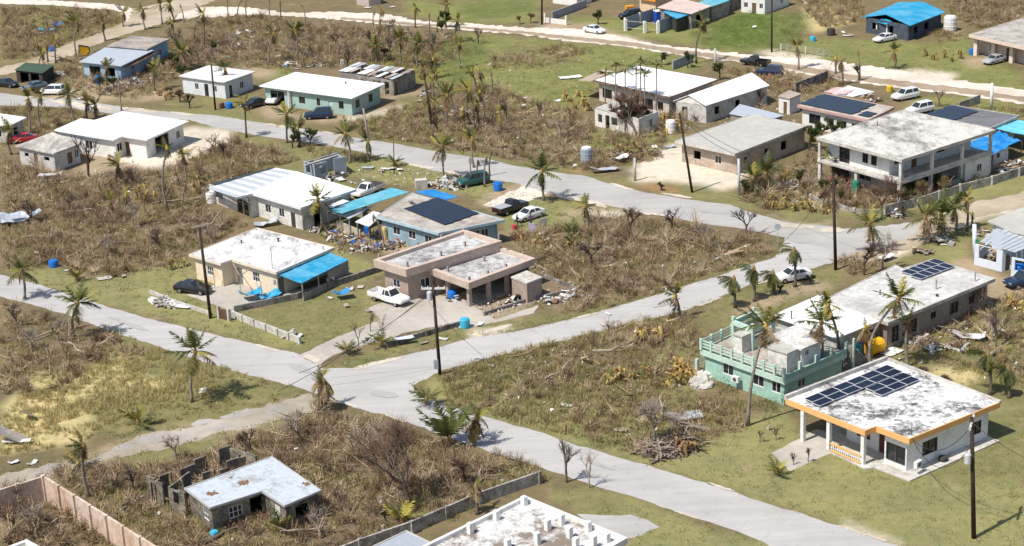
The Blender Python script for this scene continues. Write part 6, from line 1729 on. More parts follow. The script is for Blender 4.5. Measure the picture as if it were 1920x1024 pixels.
dead_tree(830, 66, 3.4, .8, 4, m_barkd, 1000, 'dark green leaning', 'tree', leafm=m_weed, tw=.07)
dead_tree(1240, 357, 1.6, .9, 3, m_barkd, 500, 'small dark green', 'bush', leafm=m_weed, tw=.05)
dead_tree(695, 622, 3.0, .5, 3, m_bark, 80, 'thin leafless', trunk=.06)
dead_tree(672, 650, 3.4, .4, 3, m_bark, 60, 'slim leafless', trunk=.06)
dead_tree(716, 640, 3.6, .35, 3, m_barkp, 60, 'slender pale', trunk=.06)
dead_tree(1488, 820 + 52, 1.6, .5, 3, m_bark, 160, 'small garden', 'shrub', trunk=.05)
dead_tree(1516, 866, 1.8, .45, 3, m_bark, 160, 'small bare garden', 'shrub', trunk=.05)
dead_tree(1425, 830, 1.6, .5, 3, m_bark, 120, 'little leafless', 'shrub', trunk=.05)
dead_tree(1455, 826, 1.7, .5, 3, m_bark, 120, 'little twiggy', 'shrub', trunk=.05)
dead_tree(1730, 720, 2.2, 1.1, 4, m_barkd, 900, 'low brown hedge-like', 'bush', leafm=m_twigr)
dead_tree(1780, 735, 2.2, 1.1, 4, m_barkd, 900, 'low dark hedge-like', 'bush', leafm=m_twigr)
dead_tree(1868, 650, 5.0, .6, 4, m_bark, 200, 'tall thin leafless')
dead_tree(1835, 590, 4.0, .6, 4, m_bark, 160, 'grey thin leafless')
dead_tree(28, 1000, 5.0, 1.0, 4, m_bark, 500, 'tangled broken')
dead_tree(70, 1010, 4.0, 1.0, 4, m_barkp, 400, 'broken pale')
dead_tree(1700, 378, 3.4, .9, 4, m_barkd, 900, 'dark leafy', 'bush', leafm=m_weed, tw=.06)
dead_tree(1745, 362, 3.6, .9, 4, m_barkd, 1100, 'tall dark leafy', 'bush', leafm=m_weed, tw=.06)
dead_tree(1395, 370, 2.6, .9, 4, m_barkd, 600, 'grey-green', 'bush', leafm=m_weed, tw=.05)
dead_tree(1518, 282, 3.8, .9, 4, m_barkd, 1100, 'tall green', 'bush', leafm=m_weed, tw=.06)
dead_tree(1540, 262, 3.0, .9, 4, m_barkd, 900, 'green', 'bush', leafm=m_weed, tw=.06)
for x, y in ((1540, 372), (1560, 382), (1575, 390), (1545, 392), (1590, 392), (1512, 375), (1680, 392), (1705, 388), (1725, 378), (1765, 368), (1500, 360)):
    dead_tree(x, y, rnd(2.6, 4.2), .5, 4, random.choice([m_bark, m_barkp]), 420, random.choice(['thin leafy', 'half-bare', 'ragged olive']), 'shrub', leafm=random.choice([m_weed, m_dry, m_twigr]), tw=.035, trunk=.07)
for k in range(16):
    x, y = rnd(330, 900), rnd(70, 130)
    if any(in_poly(np.array([PX(x, y).x]), np.array([PX(x, y).y]), e)[0] for e in EXC):
        continue
    dead_tree(x, y, rnd(3, 5.5), rnd(.5, .9), 4, random.choice([m_bark, m_barkd, m_barkp]), 220, random.choice(['grey leafless', 'brown leafless', 'tall twiggy leafless']))
for x, y in ((60, 420), (130, 400), (250, 430), (300, 470), (200, 480), (90, 350), (250, 350), (400, 290), (420, 300), (1400, 440), (1330, 470), (1260, 430), (1180, 440), (1110, 500), (820, 250), (950, 230), (1010, 225), (1050, 260), (980, 270), (640, 960), (600, 1010), (250, 920), (560, 830), (470, 850), (330, 860), (1860, 640), (30, 610), (110, 640), (60, 660), (400, 470)):
    dead_tree(x, y, rnd(2.6, 4.6), rnd(.6, 1.0), 4, random.choice([m_bark, m_barkp, m_barkp, m_barkd]), 320, random.choice(['dry tangled leafless', 'pale twiggy leafless', 'brown scrubby leafless']))
for x, y in ((330, 128), (362, 112), (398, 104), (215, 168), (188, 172), (582, 276), (548, 278), (300, 132), (345, 150), (720, 110), (560, 60), (1590, 268), (1560, 258), (1290, 128), (1240, 122), (1350, 148)):
    dead_tree(x, y, rnd(2.4, 3.6), .9, 4, m_barkd, 800, random.choice(['shaggy green', 'dense olive-green', 'dark green tangled']), 'bush', leafm=m_weed, tw=.055)
m_log = stained('pale_fallen_log', (.44, .37, .29), (.22, .17, .13), .45, 1.5)
for x, y in ((60, 450), (150, 400), (230, 460), (300, 420), (110, 350), (330, 380), (1000, 500), (1120, 470), (1250, 470), (1380, 460), (1180, 540), (900, 240), (980, 210), (1060, 270), (840, 205), (560, 80), (650, 90), (450, 90), (740, 95), (120, 980), (230, 960), (430, 1000), (560, 1005), (650, 880), (720, 960), (680, 820), (900, 900), (60, 640), (150, 660), (930, 720), (1050, 700), (1150, 660), (1240, 770), (1800, 620), (1850, 680), (1750, 650)):
    base = PX(x, y); root = thing('fallen_log', None, 'log', (base.x, base.y, 0), 'fallen trunks in the brush')
    L, a, r = rnd(3.0, 6.5), rnd(0, 6.28), rnd(.09, .17)
    d = Vector((math.cos(a), math.sin(a), 0)); sd = Vector((-d.y, d.x, 0)); z0 = rnd(.1, .4)
    P_k = [d * (L * (k / 5 - .5)) + sd * (rnd(-.2, .2)) + Vector((0, 0, z0 + rnd(0, .7) * k / 5)) for k in range(6)]
    mb = MB(); mb.tube(P_k, [r * (1.2 - .13 * k) for k in range(6)], 6)
    o = bpy.data.objects.new('trunk', mb.mesh('trunk', random.choice([m_log, m_barkp, m_bark]))); COL.objects.link(o); o.parent = root
    for k in range(random.choice([1, 2, 3])):
        mb = MB(); s_ = random.choice(P_k[2:5]); e_ = s_ + d * rnd(.4, 1.2) + sd * rnd(-1.2, 1.2) + Vector((0, 0, rnd(.1, .9))); mb.tube([s_, e_], [r * .5, r * .2], 5)
        o = bpy.data.objects.new('limb', mb.mesh('limb', m_barkp)); COL.objects.link(o); o.parent = root
    auto(root, random.choice(['pale', 'grey-brown', 'bleached']), 'fallen trunk', 'log', 'fallen trunks in the brush')
t = dead_tree(1330, 806, 5.2, .35, 3, m_barkp, 60, 'fallen pale', 'trunk', lean=(-2.6, -.3), trunk=.28, name='fallen_tree')
dead_tree(1440, 806, 1.2, .2, 1, m_barkp, 0, 'broken curved', 'stump', lean=(.35, 0), trunk=.26, name='tree_stump')

# ---- banana and ginger clumps, broken and yellowing ----
def blade_mesh(mat, L=1.0, droop=1.2):
    mb = MB()
    P = lambda t: Vector((t * .5, 0, 1.25 * t - droop * t * t))
    W = (.02, .07, .10, .09, .06, .01)
    for k in range(5):
        a, b = P(k / 5), P((k + 1) / 5)
        mb.face([a + Vector((0, -W[k], -.04 * (k > 0))), a, b, b + Vector((0, -W[k + 1], -.04))])
        mb.face([a, a + Vector((0, W[k], -.04 * (k > 0))), b + Vector((0, W[k + 1], -.04)), b])
    return mb.mesh('leaf', mat)
m_by = tinted('yellow_banana_leaf', [(.30, .19, .06), (.45, .32, .09), (.55, .43, .16)], 'object', .7, .2, .2)
m_bb = tinted('brown_banana_leaf', [(.16, .10, .05), (.27, .16, .07), (.36, .23, .11)], 'object', .8, .1, .1)
m_bg = tinted('green_banana_leaf', [(.06, .10, .02), (.12, .16, .03), (.26, .25, .06)], 'object', .6, .3, .25)
BM = {c: [blade_mesh(m, 1, d) for d in (.9, 1.4, 2.0)] for c, m in (('y', m_by), ('b', m_bb), ('g', m_bg))}
def banana(px, py, mix='yyb', H=2.2, n=10, look='yellow-brown broken'):
    base = PX(px, py)
    root = thing('banana_plant', None, 'banana plant', (base.x, base.y, 0))
    mb = MB()
    mb.tube([(0, 0, -.05), (rnd(-.1, .1), rnd(-.1, .1), H * .45)], [.12, .08], 6)
    o = bpy.data.objects.new('stem', mb.mesh('stem', m_bb)); COL.objects.link(o); o.parent = root
    for k in range(n):
        o = link('leaf', random.choice(BM[random.choice(mix)]), root)
        o.location = (rnd(-.3, .3), rnd(-.3, .3), H * rnd(.05, .45))
        s = H * rnd(.5, .85)
        o.scale = (s, s, s)
        o.rotation_euler = (rnd(-.3, .3), rnd(-.5, .3), 6.283 * k / n + rnd(-.4, .4))
    auto(root, look, 'banana plant', 'plant', 'storm-broken banana plants')
for q in [(1062, 190), (1075, 205), (1092, 198), (1104, 208), (1085, 182), (1246, 230), (1252, 250), (1270, 240), (258, 372), (276, 380), (292, 376), (268, 360), (377, 352), (366, 362), (1888, 575), (1904, 580), (1918, 590), (1200, 640), (1215, 633), (1235, 640), (1268, 715), (1282, 705), (1294, 712), (1255, 725), (1272, 698)]:
    banana(*q, 'yyby', rnd(1.9, 2.6))
for q in [(300, 180), (312, 188), (322, 182), (1160, 285), (1180, 292), (1200, 288), (1190, 278), (1210, 296), (1142, 300), (1008, 458), (1022, 462), (975, 452), (1070, 470), (790, 150), (1735, 105), (1752, 112), (1770, 108), (1288, 850), (1275, 842), (1300, 845)]:
    banana(*q, 'bbby', rnd(1.6, 2.3), look='rust-brown broken')
for q in [(1140, 722), (1165, 716), (1190, 712), (1215, 708), (1440, 388), (1456, 394), (1472, 390), (1490, 396), (1505, 392), (1520, 398), (1545, 402), (1560, 398), (1448, 376), (1475, 378), (322, 505), (345, 500), (1465, 340), (1480, 330), (1785, 115), (1800, 110)]:
    banana(*q, 'gyyb', rnd(1.6, 2.4), look='green-yellow broken')
# ================================================================== VEHICLES
m_tyre = plain('tyre_rubber', (.02, .02, .02), .9, .2)
m_rim = glossy('wheel_rim', (.45, .46, .48), .3, .7)
m_headl = glossy('headlamp_glass', (.75, .77, .78), .12, .1)
m_taill = glossy('tail_lamp_glass', (.35, .02, .02), .2)
m_carglass = glossy('car_window_glass', (.03, .04, .048), .06, 0, .7)
PAINT = {'white': (.80, .80, .80), 'black': (.012, .012, .014), 'silver': (.42, .44, .46), 'navy': (.015, .028, .07), 'grey': (.06, .065, .07), 'red': (.38, .02, .03), 'steel': (.14, .18, .23), 'teal': (.02, .09, .085), 'maroon': (.2, .02, .03)}
CAR = {  # side profile stations of the lower body: (x, underside, shoulder, top, half width); cabin: (x0, x1 at the shoulder, x0, x1 at the roof, roof height)
 'sedan': (4.6, [(-2.28, .45, .62, .78, .70), (-2.15, .30, .70, .98, .84), (-1.3, .24, .74, 1.0, .89), (0, .22, .74, .98, .90), (.9, .22, .72, .96, .90), (1.7, .26, .66, .84, .86), (2.15, .32, .58, .72, .78), (2.3, .42, .55, .62, .64)], (-1.75, 1.0, -1.0, .22, 1.44)),
 'suv': (4.7, [(-2.3, .5, .8, 1.0, .78), (-2.2, .36, .85, 1.12, .88), (-1.3, .3, .85, 1.12, .92), (0, .28, .84, 1.1, .93), (.9, .28, .82, 1.08, .93), (1.7, .34, .78, 1.0, .9), (2.2, .4, .7, .88, .84), (2.35, .5, .64, .74, .7)], (-2.18, 1.05, -1.9, .3, 1.74)),
 'pickup': (5.3, [(-.55, .38, .8, 1.06, .9), (0, .34, .82, 1.08, .92), (1.0, .34, .82, 1.06, .92), (1.75, .38, .8, 1.02, .9), (2.45, .44, .74, .94, .86), (2.62, .55, .68, .78, .74)], (-.5, 1.12, -.3, .5, 1.72)),
}
def rings(mb, st, mi=0):
    n = 8
    i0 = len(mb.v)
    for x, zu, zs, zt, w in st:
        for y, z in ((-w * .86, zu), (w * .86, zu), (w, zu + .12), (w, zs), (w * .9, zt), (-w * .9, zt), (-w, zs), (-w, zu + .12)):
            mb.v.append(Vector((x, y, z)))
    for k in range(len(st) - 1):
        for j in range(n):
            j2 = (j + 1) % n
            mb.f.append((i0 + k * n + j, i0 + (k + 1) * n + j, i0 + (k + 1) * n + j2, i0 + k * n + j2)); mb.mi.append(mi)
    mb.f.append(tuple(range(i0, i0 + n))); mb.mi.append(mi)
    e = i0 + (len(st) - 1) * n
    mb.f.append(tuple(range(e + n - 1, e - 1, -1))); mb.mi.append(mi)
CM = {}
def car_meshes(kind, col):
    if (kind, col) in CM:
        return CM[kind, col]
    L, st, (cx0, cx1, rx0, rx1, rz) = CAR[kind]
    paint = glossy(col + '_car_paint', PAINT[col], .28, 0, .5, .6)
    M_ = {}
    b = MB(); rings(b, st)
    zt = st[len(st) // 2][3]
    wb, wt = .80, .62
    M_['body'] = [('body', b.mesh('body', paint, smooth=False))]
    g = MB(); g.loft([(cx0, -wb, zt - .04), (cx1, -wb, zt - .1), (cx1, wb, zt - .1), (cx0, wb, zt - .04)], [(rx0, -wt, rz - .05), (rx1, -wt, rz - .05), (rx1, wt, rz - .05), (rx0, wt, rz - .05)])
    M_['glass'] = [('window_glass', g.mesh('window_glass', m_carglass))]
    r = MB()
    r.loft([(rx0 - .06, -wt - .03, rz - .06), (rx1 + .04, -wt - .03, rz - .06), (rx1 + .04, wt + .03, rz - .06), (rx0 - .06, wt + .03, rz - .06)], [(rx0, -wt + .05, rz), (rx1 - .05, -wt + .05, rz), (rx1 - .05, wt - .05, rz), (rx0, wt - .05, rz)])
    xm = (rx0 + rx1) / 2 - .1
    for s in (-1, 1):
        for xb, xt in ((cx0 + .02, rx0), (xm, xm), (cx1 - .04, rx1)):
            r.bar((xb, s * (wb + .004), zt - .05), (xt, s * (wt + .006), rz - .05), .09, .05)
    M_['roof'] = [('roof', r.mesh('roof', paint))]
    w = MB(); w.tube([(0, -.11, 0), (0, .11, 0)], .33, 14); rm = MB(); rm.tube([(0, -.118, 0), (0, .118, 0)], .19, 10)
    M_['wheel'] = (w.mesh('wheel', m_tyre), rm.mesh('rim', m_rim))
    hx = st[-2][0] + .04
    h = MB(); h.box((0, 0, 0), (.16, .34, .14)); M_['headlight'] = h.mesh('headlight', m_headl)
    tl = MB(); tl.box((0, 0, 0), (.10, .22, .2)); M_['taillight'] = tl.mesh('taillight', m_taill)
    if kind == 'pickup':
        bed = MB()
        for c, s in (((-1.6, 0, .5), (2.1, 1.76, .14)), ((-1.6, -.86, .6), (2.1, .12, .5)), ((-1.6, .86, .6), (2.1, .12, .5)), ((-.6, 0, .6), (.08, 1.6, .5))):
            bed.box(c, s)
        M_['bed'] = ('cargo_bed', bed.mesh('cargo_bed', paint))
        tg = MB(); tg.box((-2.64, 0, .55), (.08, 1.8, .55)); M_['gate'] = ('tailgate', tg.mesh('tailgate', paint))
    CM[kind, col] = M_
    return M_
def vehicle(name, kind, col, label, front, rear, cat='car', cover=None, z=0.0):
    f, r = PX(*front, z), PX(*rear, z)
    c = (f + r) / 2
    root = thing(name, label, cat, (c.x, c.y, z))
    root.rotation_euler = (0, 0, math.atan2(f.y - r.y, f.x - r.x))
    L, st, cab = CAR[kind]
    M_ = car_meshes(kind, col)
    for k in ('body', 'glass', 'roof'):
        link(M_[k][0][0], M_[k][0][1], root)
    wx = (1.42, -1.38) if kind != 'pickup' else (1.68, -1.6)
    for x in wx:
        for s in (-1, 1):
            o = link('wheel', M_['wheel'][0], root); o.location = (x, s * .78, .33)
            link('rim', M_['wheel'][1], o)
    for s in (-1, 1):
        o = link('headlight', M_['headlight'], root); o.location = (st[-2][0] + .06, s * .55, st[-2][2] - .02)
        o = link('taillight', M_['taillight'], root); o.location = ((st[0][0] + .04) if kind != 'pickup' else -2.66, s * .68, st[0][2] + .02)
    if kind == 'pickup':
        link(*M_['bed'], root); link(*M_['gate'], root)
        if cover:
            mb = MB(); mb.prism([(-2.6, -.85), (-.62, -.85), (-.62, .85), (-2.6, .85)], 1.1, 1.17); link('bed_cover', mb.mesh('bed_cover', cover), root)
    EXC.append([(c.x + a, c.y + b) for a, b in ((-1.5, -1.2), (1.5, -1.2), (1.5, 1.2), (-1.5, 1.2))])
    return root
vehicle('parked_sedan', 'sedan', 'black', 'dark sedan parked on the grass beside the cream house', (392, 551), (334, 545))
vehicle('pickup_truck', 'pickup', 'white', 'white pickup parked beside the pink parapet house', (758, 574), (704, 559), 'pickup')
vehicle('pickup_truck', 'pickup', 'black', 'black pickup with a grey bed cover beside the blue house', (985, 388), (932, 406), 'pickup', plain('grey_bed_cover', (.36, .38, .42), .6))
vehicle('parked_sedan', 'sedan', 'white', 'white sedan beside the black pickup near the blue house', (969, 417), (1014, 403))
vehicle('parked_suv', 'suv', 'navy', 'dark blue sport utility car in front of the pale mint house', (578, 223), (618, 221))
vehicle('pickup_truck', 'pickup', 'white', 'white pickup nosing out of the mint house carport', (505, 200), (530, 184), 'pickup')
vehicle('parked_sedan', 'sedan', 'black', 'black car beside the driveway of the pale mint house', (464, 204), (490, 197))
vehicle('parked_sedan', 'sedan', 'white', 'white sedan standing beside the coral road at the top', (1131, 64), (1099, 59))
vehicle('parked_suv', 'suv', 'black', 'black car behind the grey sheet fence of the compound', (1168, 36), (1194, 32))
vehicle('pickup_truck', 'pickup', 'black', 'black pickup on the dirt lane beyond the white gabled house', (1394, 120), (1437, 125), 'pickup')
vehicle('parked_suv', 'suv', 'navy', 'dark blue car beside the black pickup beyond the white gabled house', (1428, 140), (1458, 142))
vehicle('parked_suv', 'suv', 'white', 'white sport utility car behind the rose-trimmed solar house', (1677, 190), (1717, 182))
vehicle('parked_suv', 'suv', 'white', 'white car mostly hidden behind the wide roof of the two-storey house', (1710, 215), (1738, 209))
vehicle('parked_sedan', 'sedan', 'white', 'white hatchback on the lawn in front of the bright blue roof house', (1641, 81), (1676, 74))
vehicle('parked_sedan', 'sedan', 'silver', 'silver sedan beside the porch of the columned pink house', (1842, 124), (1886, 113))
vehicle('parked_sedan', 'sedan', 'black', 'black car at the left edge below the green-covered shed', (28, 164), (0, 161))
vehicle('parked_sedan', 'sedan', 'steel', 'blue-grey car below the green-covered shed', (54, 170), (76, 166))
vehicle('parked_suv', 'suv', 'white', 'white car at the end of the row below the green-covered shed', (80, 177), (116, 177))
vehicle('parked_sedan', 'sedan', 'white', 'white car half hidden behind the drooping palms by the side road', (1463, 529), (1508, 521))
vehicle('pickup_truck', 'pickup', 'navy', 'dark blue pickup at the right edge below the tin roof house', (1899, 540), (1945, 530), 'pickup')
vehicle('pickup_truck', 'pickup', 'white', 'white pickup behind the broad white roof house', (672, 372), (706, 358), 'pickup', m_dark)
vehicle('parked_sedan', 'sedan', 'black', 'dark car under the right corner of the two-storey house', (1765, 360), (1794, 349))
vehicle('parked_suv', 'suv', 'maroon', 'dark red car under the left veranda of the two-storey house', (1562, 347), (1592, 338))
vehicle('parked_sedan', 'sedan', 'red', 'bright red car behind the grey concrete annex', (30, 268), (58, 265))
vehicle('parked_suv', 'suv', 'teal', 'dark teal van among bare stems beside the upper road', (868, 350), (906, 343))

# ================================================================== POLES AND WIRES
m_pole = stained('dark_timber_pole', (.075, .05, .04), (.03, .022, .02), .5, 1.5)
m_polec = stained('concrete_pole', (.56, .54, .50), (.33, .31, .28), .4, 1)
m_trans = plain('pale_grey_transformer', (.52, .53, .54), .5, .08)
def pole(label, base, top, r=.17, mat=None, arm=None, trans=False, box=False, name='utility_pole', cat='utility pole', crossyaw=.5):
    b = PX(*base)
    t = PXY(top[0], top[1], b.y)
    root = thing(name, label, cat, (b.x, b.y, 0))
    t0 = t - Vector((b.x, b.y, 0))
    mb = MB(); mb.tube([(0, 0, -.1), tuple(t0)], [r, r * .78], 10)
    o = bpy.data.objects.new('pole', mb.mesh('pole', mat or m_pole, smooth=True)); COL.objects.link(o); o.parent = root
    L = lambda f: t0 * f
    if arm:
        for f in arm:
            d = Vector((math.cos(crossyaw), math.sin(crossyaw), .06)) * 1.25
            mb = MB(); mb.bar(L(f) - d, L(f) + d, .16, .18); ob = bpy.data.objects.new('crossarm', mb.mesh('crossarm', plain('bleached_crossarm', (.66, .64, .60)))); COL.objects.link(ob); ob.parent = root
            for s in (-.95, -.45, .45, .95):
                mb = MB(); mb.lathe(L(f) + d * s + Vector((0, 0, .06)), [(.05, 0), (.09, .08), (.05, .16), (.03, .24)], 6)
                i_ = bpy.data.objects.new('insulator', mb.mesh('insulator', m_trans)); COL.objects.link(i_); i_.parent = ob
    if trans:
        mb = MB(); c = L(trans) + Vector((-.42, -.2, -.5)); mb.lathe(c, [(.25, 0), (.28, .05), (.28, .8), (.2, .92)], 10)
        ob = bpy.data.objects.new('transformer', mb.mesh('transformer', m_trans)); COL.objects.link(ob); ob.parent = root
    if box:
        mb = MB(); c = L(box) + Vector((-.32, -.15, -.5)); mb.box(c, (.45, .35, 1.0), .2)
        ob = bpy.data.objects.new('meter_box', mb.mesh('meter_box', plain('grey_blue_box', (.36, .42, .46)))); COL.objects.link(ob); ob.parent = root
    return root, Vector((b.x, b.y, 0)) + t0
P = {}
_, P['cross'] = pole('dark pole with crossarm and grey transformer at the crossroads', (825, 703), (812, 535), .19, arm=(.965,), trans=.9, box=.13, crossyaw=-.25)
_, P['right'] = pole('tall dark pole with a transformer on the lawn before the orange-eaved house', (1826, 1009), (1822, 783), .2, arm=(.96,), trans=.68, crossyaw=1.2)
_, P['lean'] = pole('leaning dark pole beside the brown gate of the cream house', (395, 597), (374, 428), .19)
_, P['junc'] = pole('tall dark pole beside the road junction', (1567, 506), (1562, 325), .2)
_, P['beige'] = pole('dark leaning pole in front of the grey-roofed beige house', (1298, 361), (1274, 212), .18)
_, P['patchy'] = pole('dark pole in front of the small patchy roof house', (404, 206), (396, 121), .17)
_, P['brush'] = pole('dark leaning pole in the scrub right of the mint house', (810, 236), (797, 152), .17)
_, P['stub'] = pole('short brown broken pole beside the upper road', (692, 264), (681, 203), .18, m_rust)
_, P['field'] = pole('dark pole beside the green field at the top', (1447, 98), (1447, -20), .17)
_, P['top'] = pole('dark pole beside the gate wall at the top', (1016, 46), (1016, -60), .2)
pole('thin dark post with a yellow sapling near the blue-grey ruin', (739, 326), (738, 266), .08, name='thin_post', cat='post')
pole('thick pale concrete pole beyond the white gabled house', (1341, 131), (1341, 91), .24, m_polec, name='concrete_pole')
pole('grey concrete post at the edge of the white coral yard', (1191, 339), (1190, 296), .2, m_polec, name='concrete_post', cat='post')
pole('slim blue-white post in front of the grey-roofed beige house', (1386, 366), (1385, 298), .2, plain('pale_blue_post', (.5, .56, .62)), name='concrete_post', cat='post')
pole('white tapering post beside the charcoal roof house', (1859, 206), (1860, 156), .28, m_white, name='concrete_post', cat='post')
_, P['sign'] = pole('square blue-white gate post with a green panel at the right edge', (1829, 488), (1827, 421), .3, m_pale, name='gate_post', cat='post')
mb = MB(); p = PX(1829, 488); mb.box((p.x - .02, p.y - .33, 2.2), (.4, .06, .5), 0); o = mb.build('green_panel', plain('green_panel', (.04, .32, .15)), [ob for ob in COL.objects if ob.name.startswith('gate_post')][-1])
for x, y, tx, ty in ((1431, 158, 1432, 132), (1443, 152, 1444, 130), (1462, 164, 1461, 150), (1478, 160, 1480, 146)):
    q, _ = pole('', (x, y), (tx, ty + 8), .28, plain('red_brown_post', (.22, .09, .06)), name='gate_pillar', cat='pillar')
    auto(q, 'red-brown square', 'pillar', 'pillar', None)
# broken crossarm hanging on the leaning pole, still tangled in a dead branch
root = thing('broken_crossarm', 'broken pale crossarm and branch caught on top of the leaning pole', 'crossarm', P['lean'])
mb = MB(); mb.bar((-.9, 0, .05), (1.6, .2, .5), .16); mb.bar((1.4, .1, .4), (2.4, .5, 1.7), .14); mb.bar((.4, .05, .2), (.9, -.5, .7), .08); mb.build('branch', m_barkp, root, off=None)
for ch in root.children:
    ch.data.transform(Matrix.Translation(P['lean']))
# road sign seen from behind
t = thing('road_sign', 'round road sign seen from behind at the junction', 'road sign', PX(1458, 462))
b = PX(1458, 462); mb = MB(); mb.tube([b, b + Vector((-.03, 0, 2.4))], .045, 6); mb.build('post', m_polec, t)
mb = MB(); c = b + Vector((0, 0, 2.5)); mb.tube([c + Vector((0, -.03, 0)), c + Vector((.004, 0, 0))], .42, 8); mb.build('sign_plate', plain('sign_back', (.36, .38, .40), .5), t)
m_wire = plain('black_cable', (.03, .03, .03), .6)
def wire(label, a, b, sag, r=.03, n=14):
    root = None
    pts = [Vector(a).lerp(Vector(b), k / n) - Vector((0, 0, sag * 4 * (k / n) * (1 - k / n))) for k in range(n + 1)]
    mb = MB(); mb.tube(pts, r, 3)
    o = mb.build('cable', m_wire)
    return tag(o, label, 'cable')
wire('cable from the crossroads pole sagging across the grass to the pink house lawn', P['cross'] - Vector((0, 0, .4)), PX(560, 700, 1.0), .9)
wire('cable from the crossroads pole running down left across the main road', P['cross'] - Vector((0, 0, .7)), PX(520, 735, .3), .5)
wire('service cable from the crossroads pole to the pink house', P['cross'] - Vector((0, 0, .3)), PX(763, 512, 4.1), .5)
wire('service cable drooping from the lawn pole to the orange-eaved house', P['right'] - Vector((0, 0, .8)), PX(1709, 822, 4.4), 1.6)
wire('second slack cable from the lawn pole to the orange-eaved house', P['right'] - Vector((0, 0, 2.6)), PX(1712, 826, 3.6), 2.2)
wire('cable from the junction pole over the side road', P['junc'] - Vector((0, 0, .5)), PX(1458, 462, 2.0), .8)
wire('long cable strung from the junction pole to the beige house pole', P['junc'] - Vector((0, 0, .3)), P['beige'] - Vector((0, 0, .3)), 1.6, n=24)
wire('cable from the lawn pole running out past the lower right corner', P['right'] - Vector((0, 0, .4)), PX(2060, 900, 8.5), 1.0)
wire('cable from the beige house pole to its flat roof', P['beige'] - Vector((0, 0, .4)), PX(1378, 289, 3.2), .6)

# ================================================================== TANKS, DRUMS, FIXTURES
m_bluep = plain('blue_plastic', (.01, .16, .58), .5, .12)
m_aquap = plain('aqua_plastic', (.06, .42, .62), .5, .12)
def drum(label, px, py, r, h, mat, name='drum', cat='drum', lid=None, z=0.0):
    p = PX(px, py, z)
    root = thing(name, label, cat, (p.x, p.y, z))
    mb = MB(); mb.lathe(p, [(r * .9, 0), (r, .06 * h), (r, .3 * h), (r * 1.04, .33 * h), (r, .36 * h), (r, .63 * h), (r * 1.04, .66 * h), (r, .69 * h), (r, .94 * h), (r * .9, h)], 14)
    mb.build('barrel', mat, root)
    mb = MB(); mb.lathe(p + Vector((0, 0, h)), [(r * .82, .002), (r * .82, .05 * h + .02), (r * .2, .08 * h + .03)], 12); mb.build('lid', lid or mat, root)
    return root
drum('grey water tank with a white lid standing in the scrub by the upper road', 1100, 307, .85, 2.3, plain('grey_blue_tank', (.33, .38, .44), .5), 'water_tank', 'tank', m_white)
drum('white water tank beside the roofless white shell', 1258, 250, .75, 1.9, m_white, 'water_tank', 'tank')
drum('big white water tank beside the bright blue roof house', 1781, 57, 1.15, 2.5, m_white, 'water_tank', 'tank')
drum('large blue bin beside the upper road near the black pickup', 934, 357, .62, 1.1, m_bluep, 'bin', 'bin')
drum('blue bin lying in the scrub beside the main road at the left', 101, 500, .6, .8, m_bluep, 'bin', 'bin')
drum('blue rubbish bin under the teal-roofed shed', 690, 441, .42, 1.2, m_bluep, 'bin', 'bin')
drum('blue drum on the grass in front of the pink house', 872, 614, .55, 1.0, m_aquap, 'drum')
drum('turquoise tub at the foot of the tin-roofed ruin', 402, 1004, .38, .4, m_aquap, 'tub', 'tub')
drum('tall blue drum beside the right edge pickup', 1910, 517, .55, 1.3, m_bluep, 'drum')
drum('aqua drum at the stair of the mint green terrace house', 1607, 664, .65, 1.3, m_aquap, 'drum')
drum('blue drum in front of the pale tin roof house', 185, 158, .5, 1.4, m_bluep, 'drum')
drum('blue drum beside the pole of the small patchy roof house', 430, 203, .6, .9, m_bluep, 'drum')
drum('blue drum on a post left of the tin roof house', 98, 96, .5, .9, m_bluep, 'drum')
drum('brown pot beside the blue drum of the small patchy roof house', 415, 202, .55, .8, plain('clay', (.3, .16, .09)), 'pot', 'pot')
drum('white tank beside the annex wall of the broad white roof house', 397, 381, .7, 1.5, m_white, 'water_tank', 'tank')
drum('red bucket beside the clutter of the blue house', 746, 455, .3, .5, plain('red_plastic', (.5, .03, .05)), 'bucket', 'bucket')
drum('pale yellow upright cabinet drum in the porch of the blue house', 722, 450, .35, 1.6, plain('pale_yellow', (.6, .48, .2)), 'drum')
drum('green water tank under the left veranda of the two-storey house', 1604, 362, .5, 1.6, plain('green_tank', (.04, .22, .15)), 'water_tank', 'tank')
drum('navy drum beside the porch of the columned pink house', 1822, 102, .5, .9, m_bluep, 'drum')
drum('black bin on the lawn of the bright blue roof house', 1558, 66, .75, 1.2, m_dark, 'bin', 'bin')
drum('yellow drum beside the white car behind the rose-trimmed house', 1668, 172, .5, .9, plain('yellow_plastic', (.6, .42, .03)), 'drum')
drum('blue drum lying on the lawn near the wire fence', 1524, 77, .5, .8, m_aquap, 'drum')
drum('small black pot against the wall of the orange-eaved house', 1768, 866, .42, .5, m_dark, 'pot', 'pot')
# yellow fuel tank on its side
t = thing('fuel_tank', 'big yellow tank lying on its side behind the mint green terrace house', 'tank', PX(1640, 668))
p = PX(1638, 664); ax = Vector((.8, .6, 0)); mb = MB()
c = p + Vector((0, 0, .84)); mb.tube([c - ax * 1.15, c - ax * 1.0, c + ax * 1.0, c + ax * 1.15], [.5, .78, .78, .5], 14); mb.build('tank_body', plain('golden_yellow', (.85, .46, .02)), t)
for s in (-.9, .9):
    mb = MB(); mb.box(p + ax * s, (.25, 1.3, .35), .64); mb.build('cradle', m_rust, t)
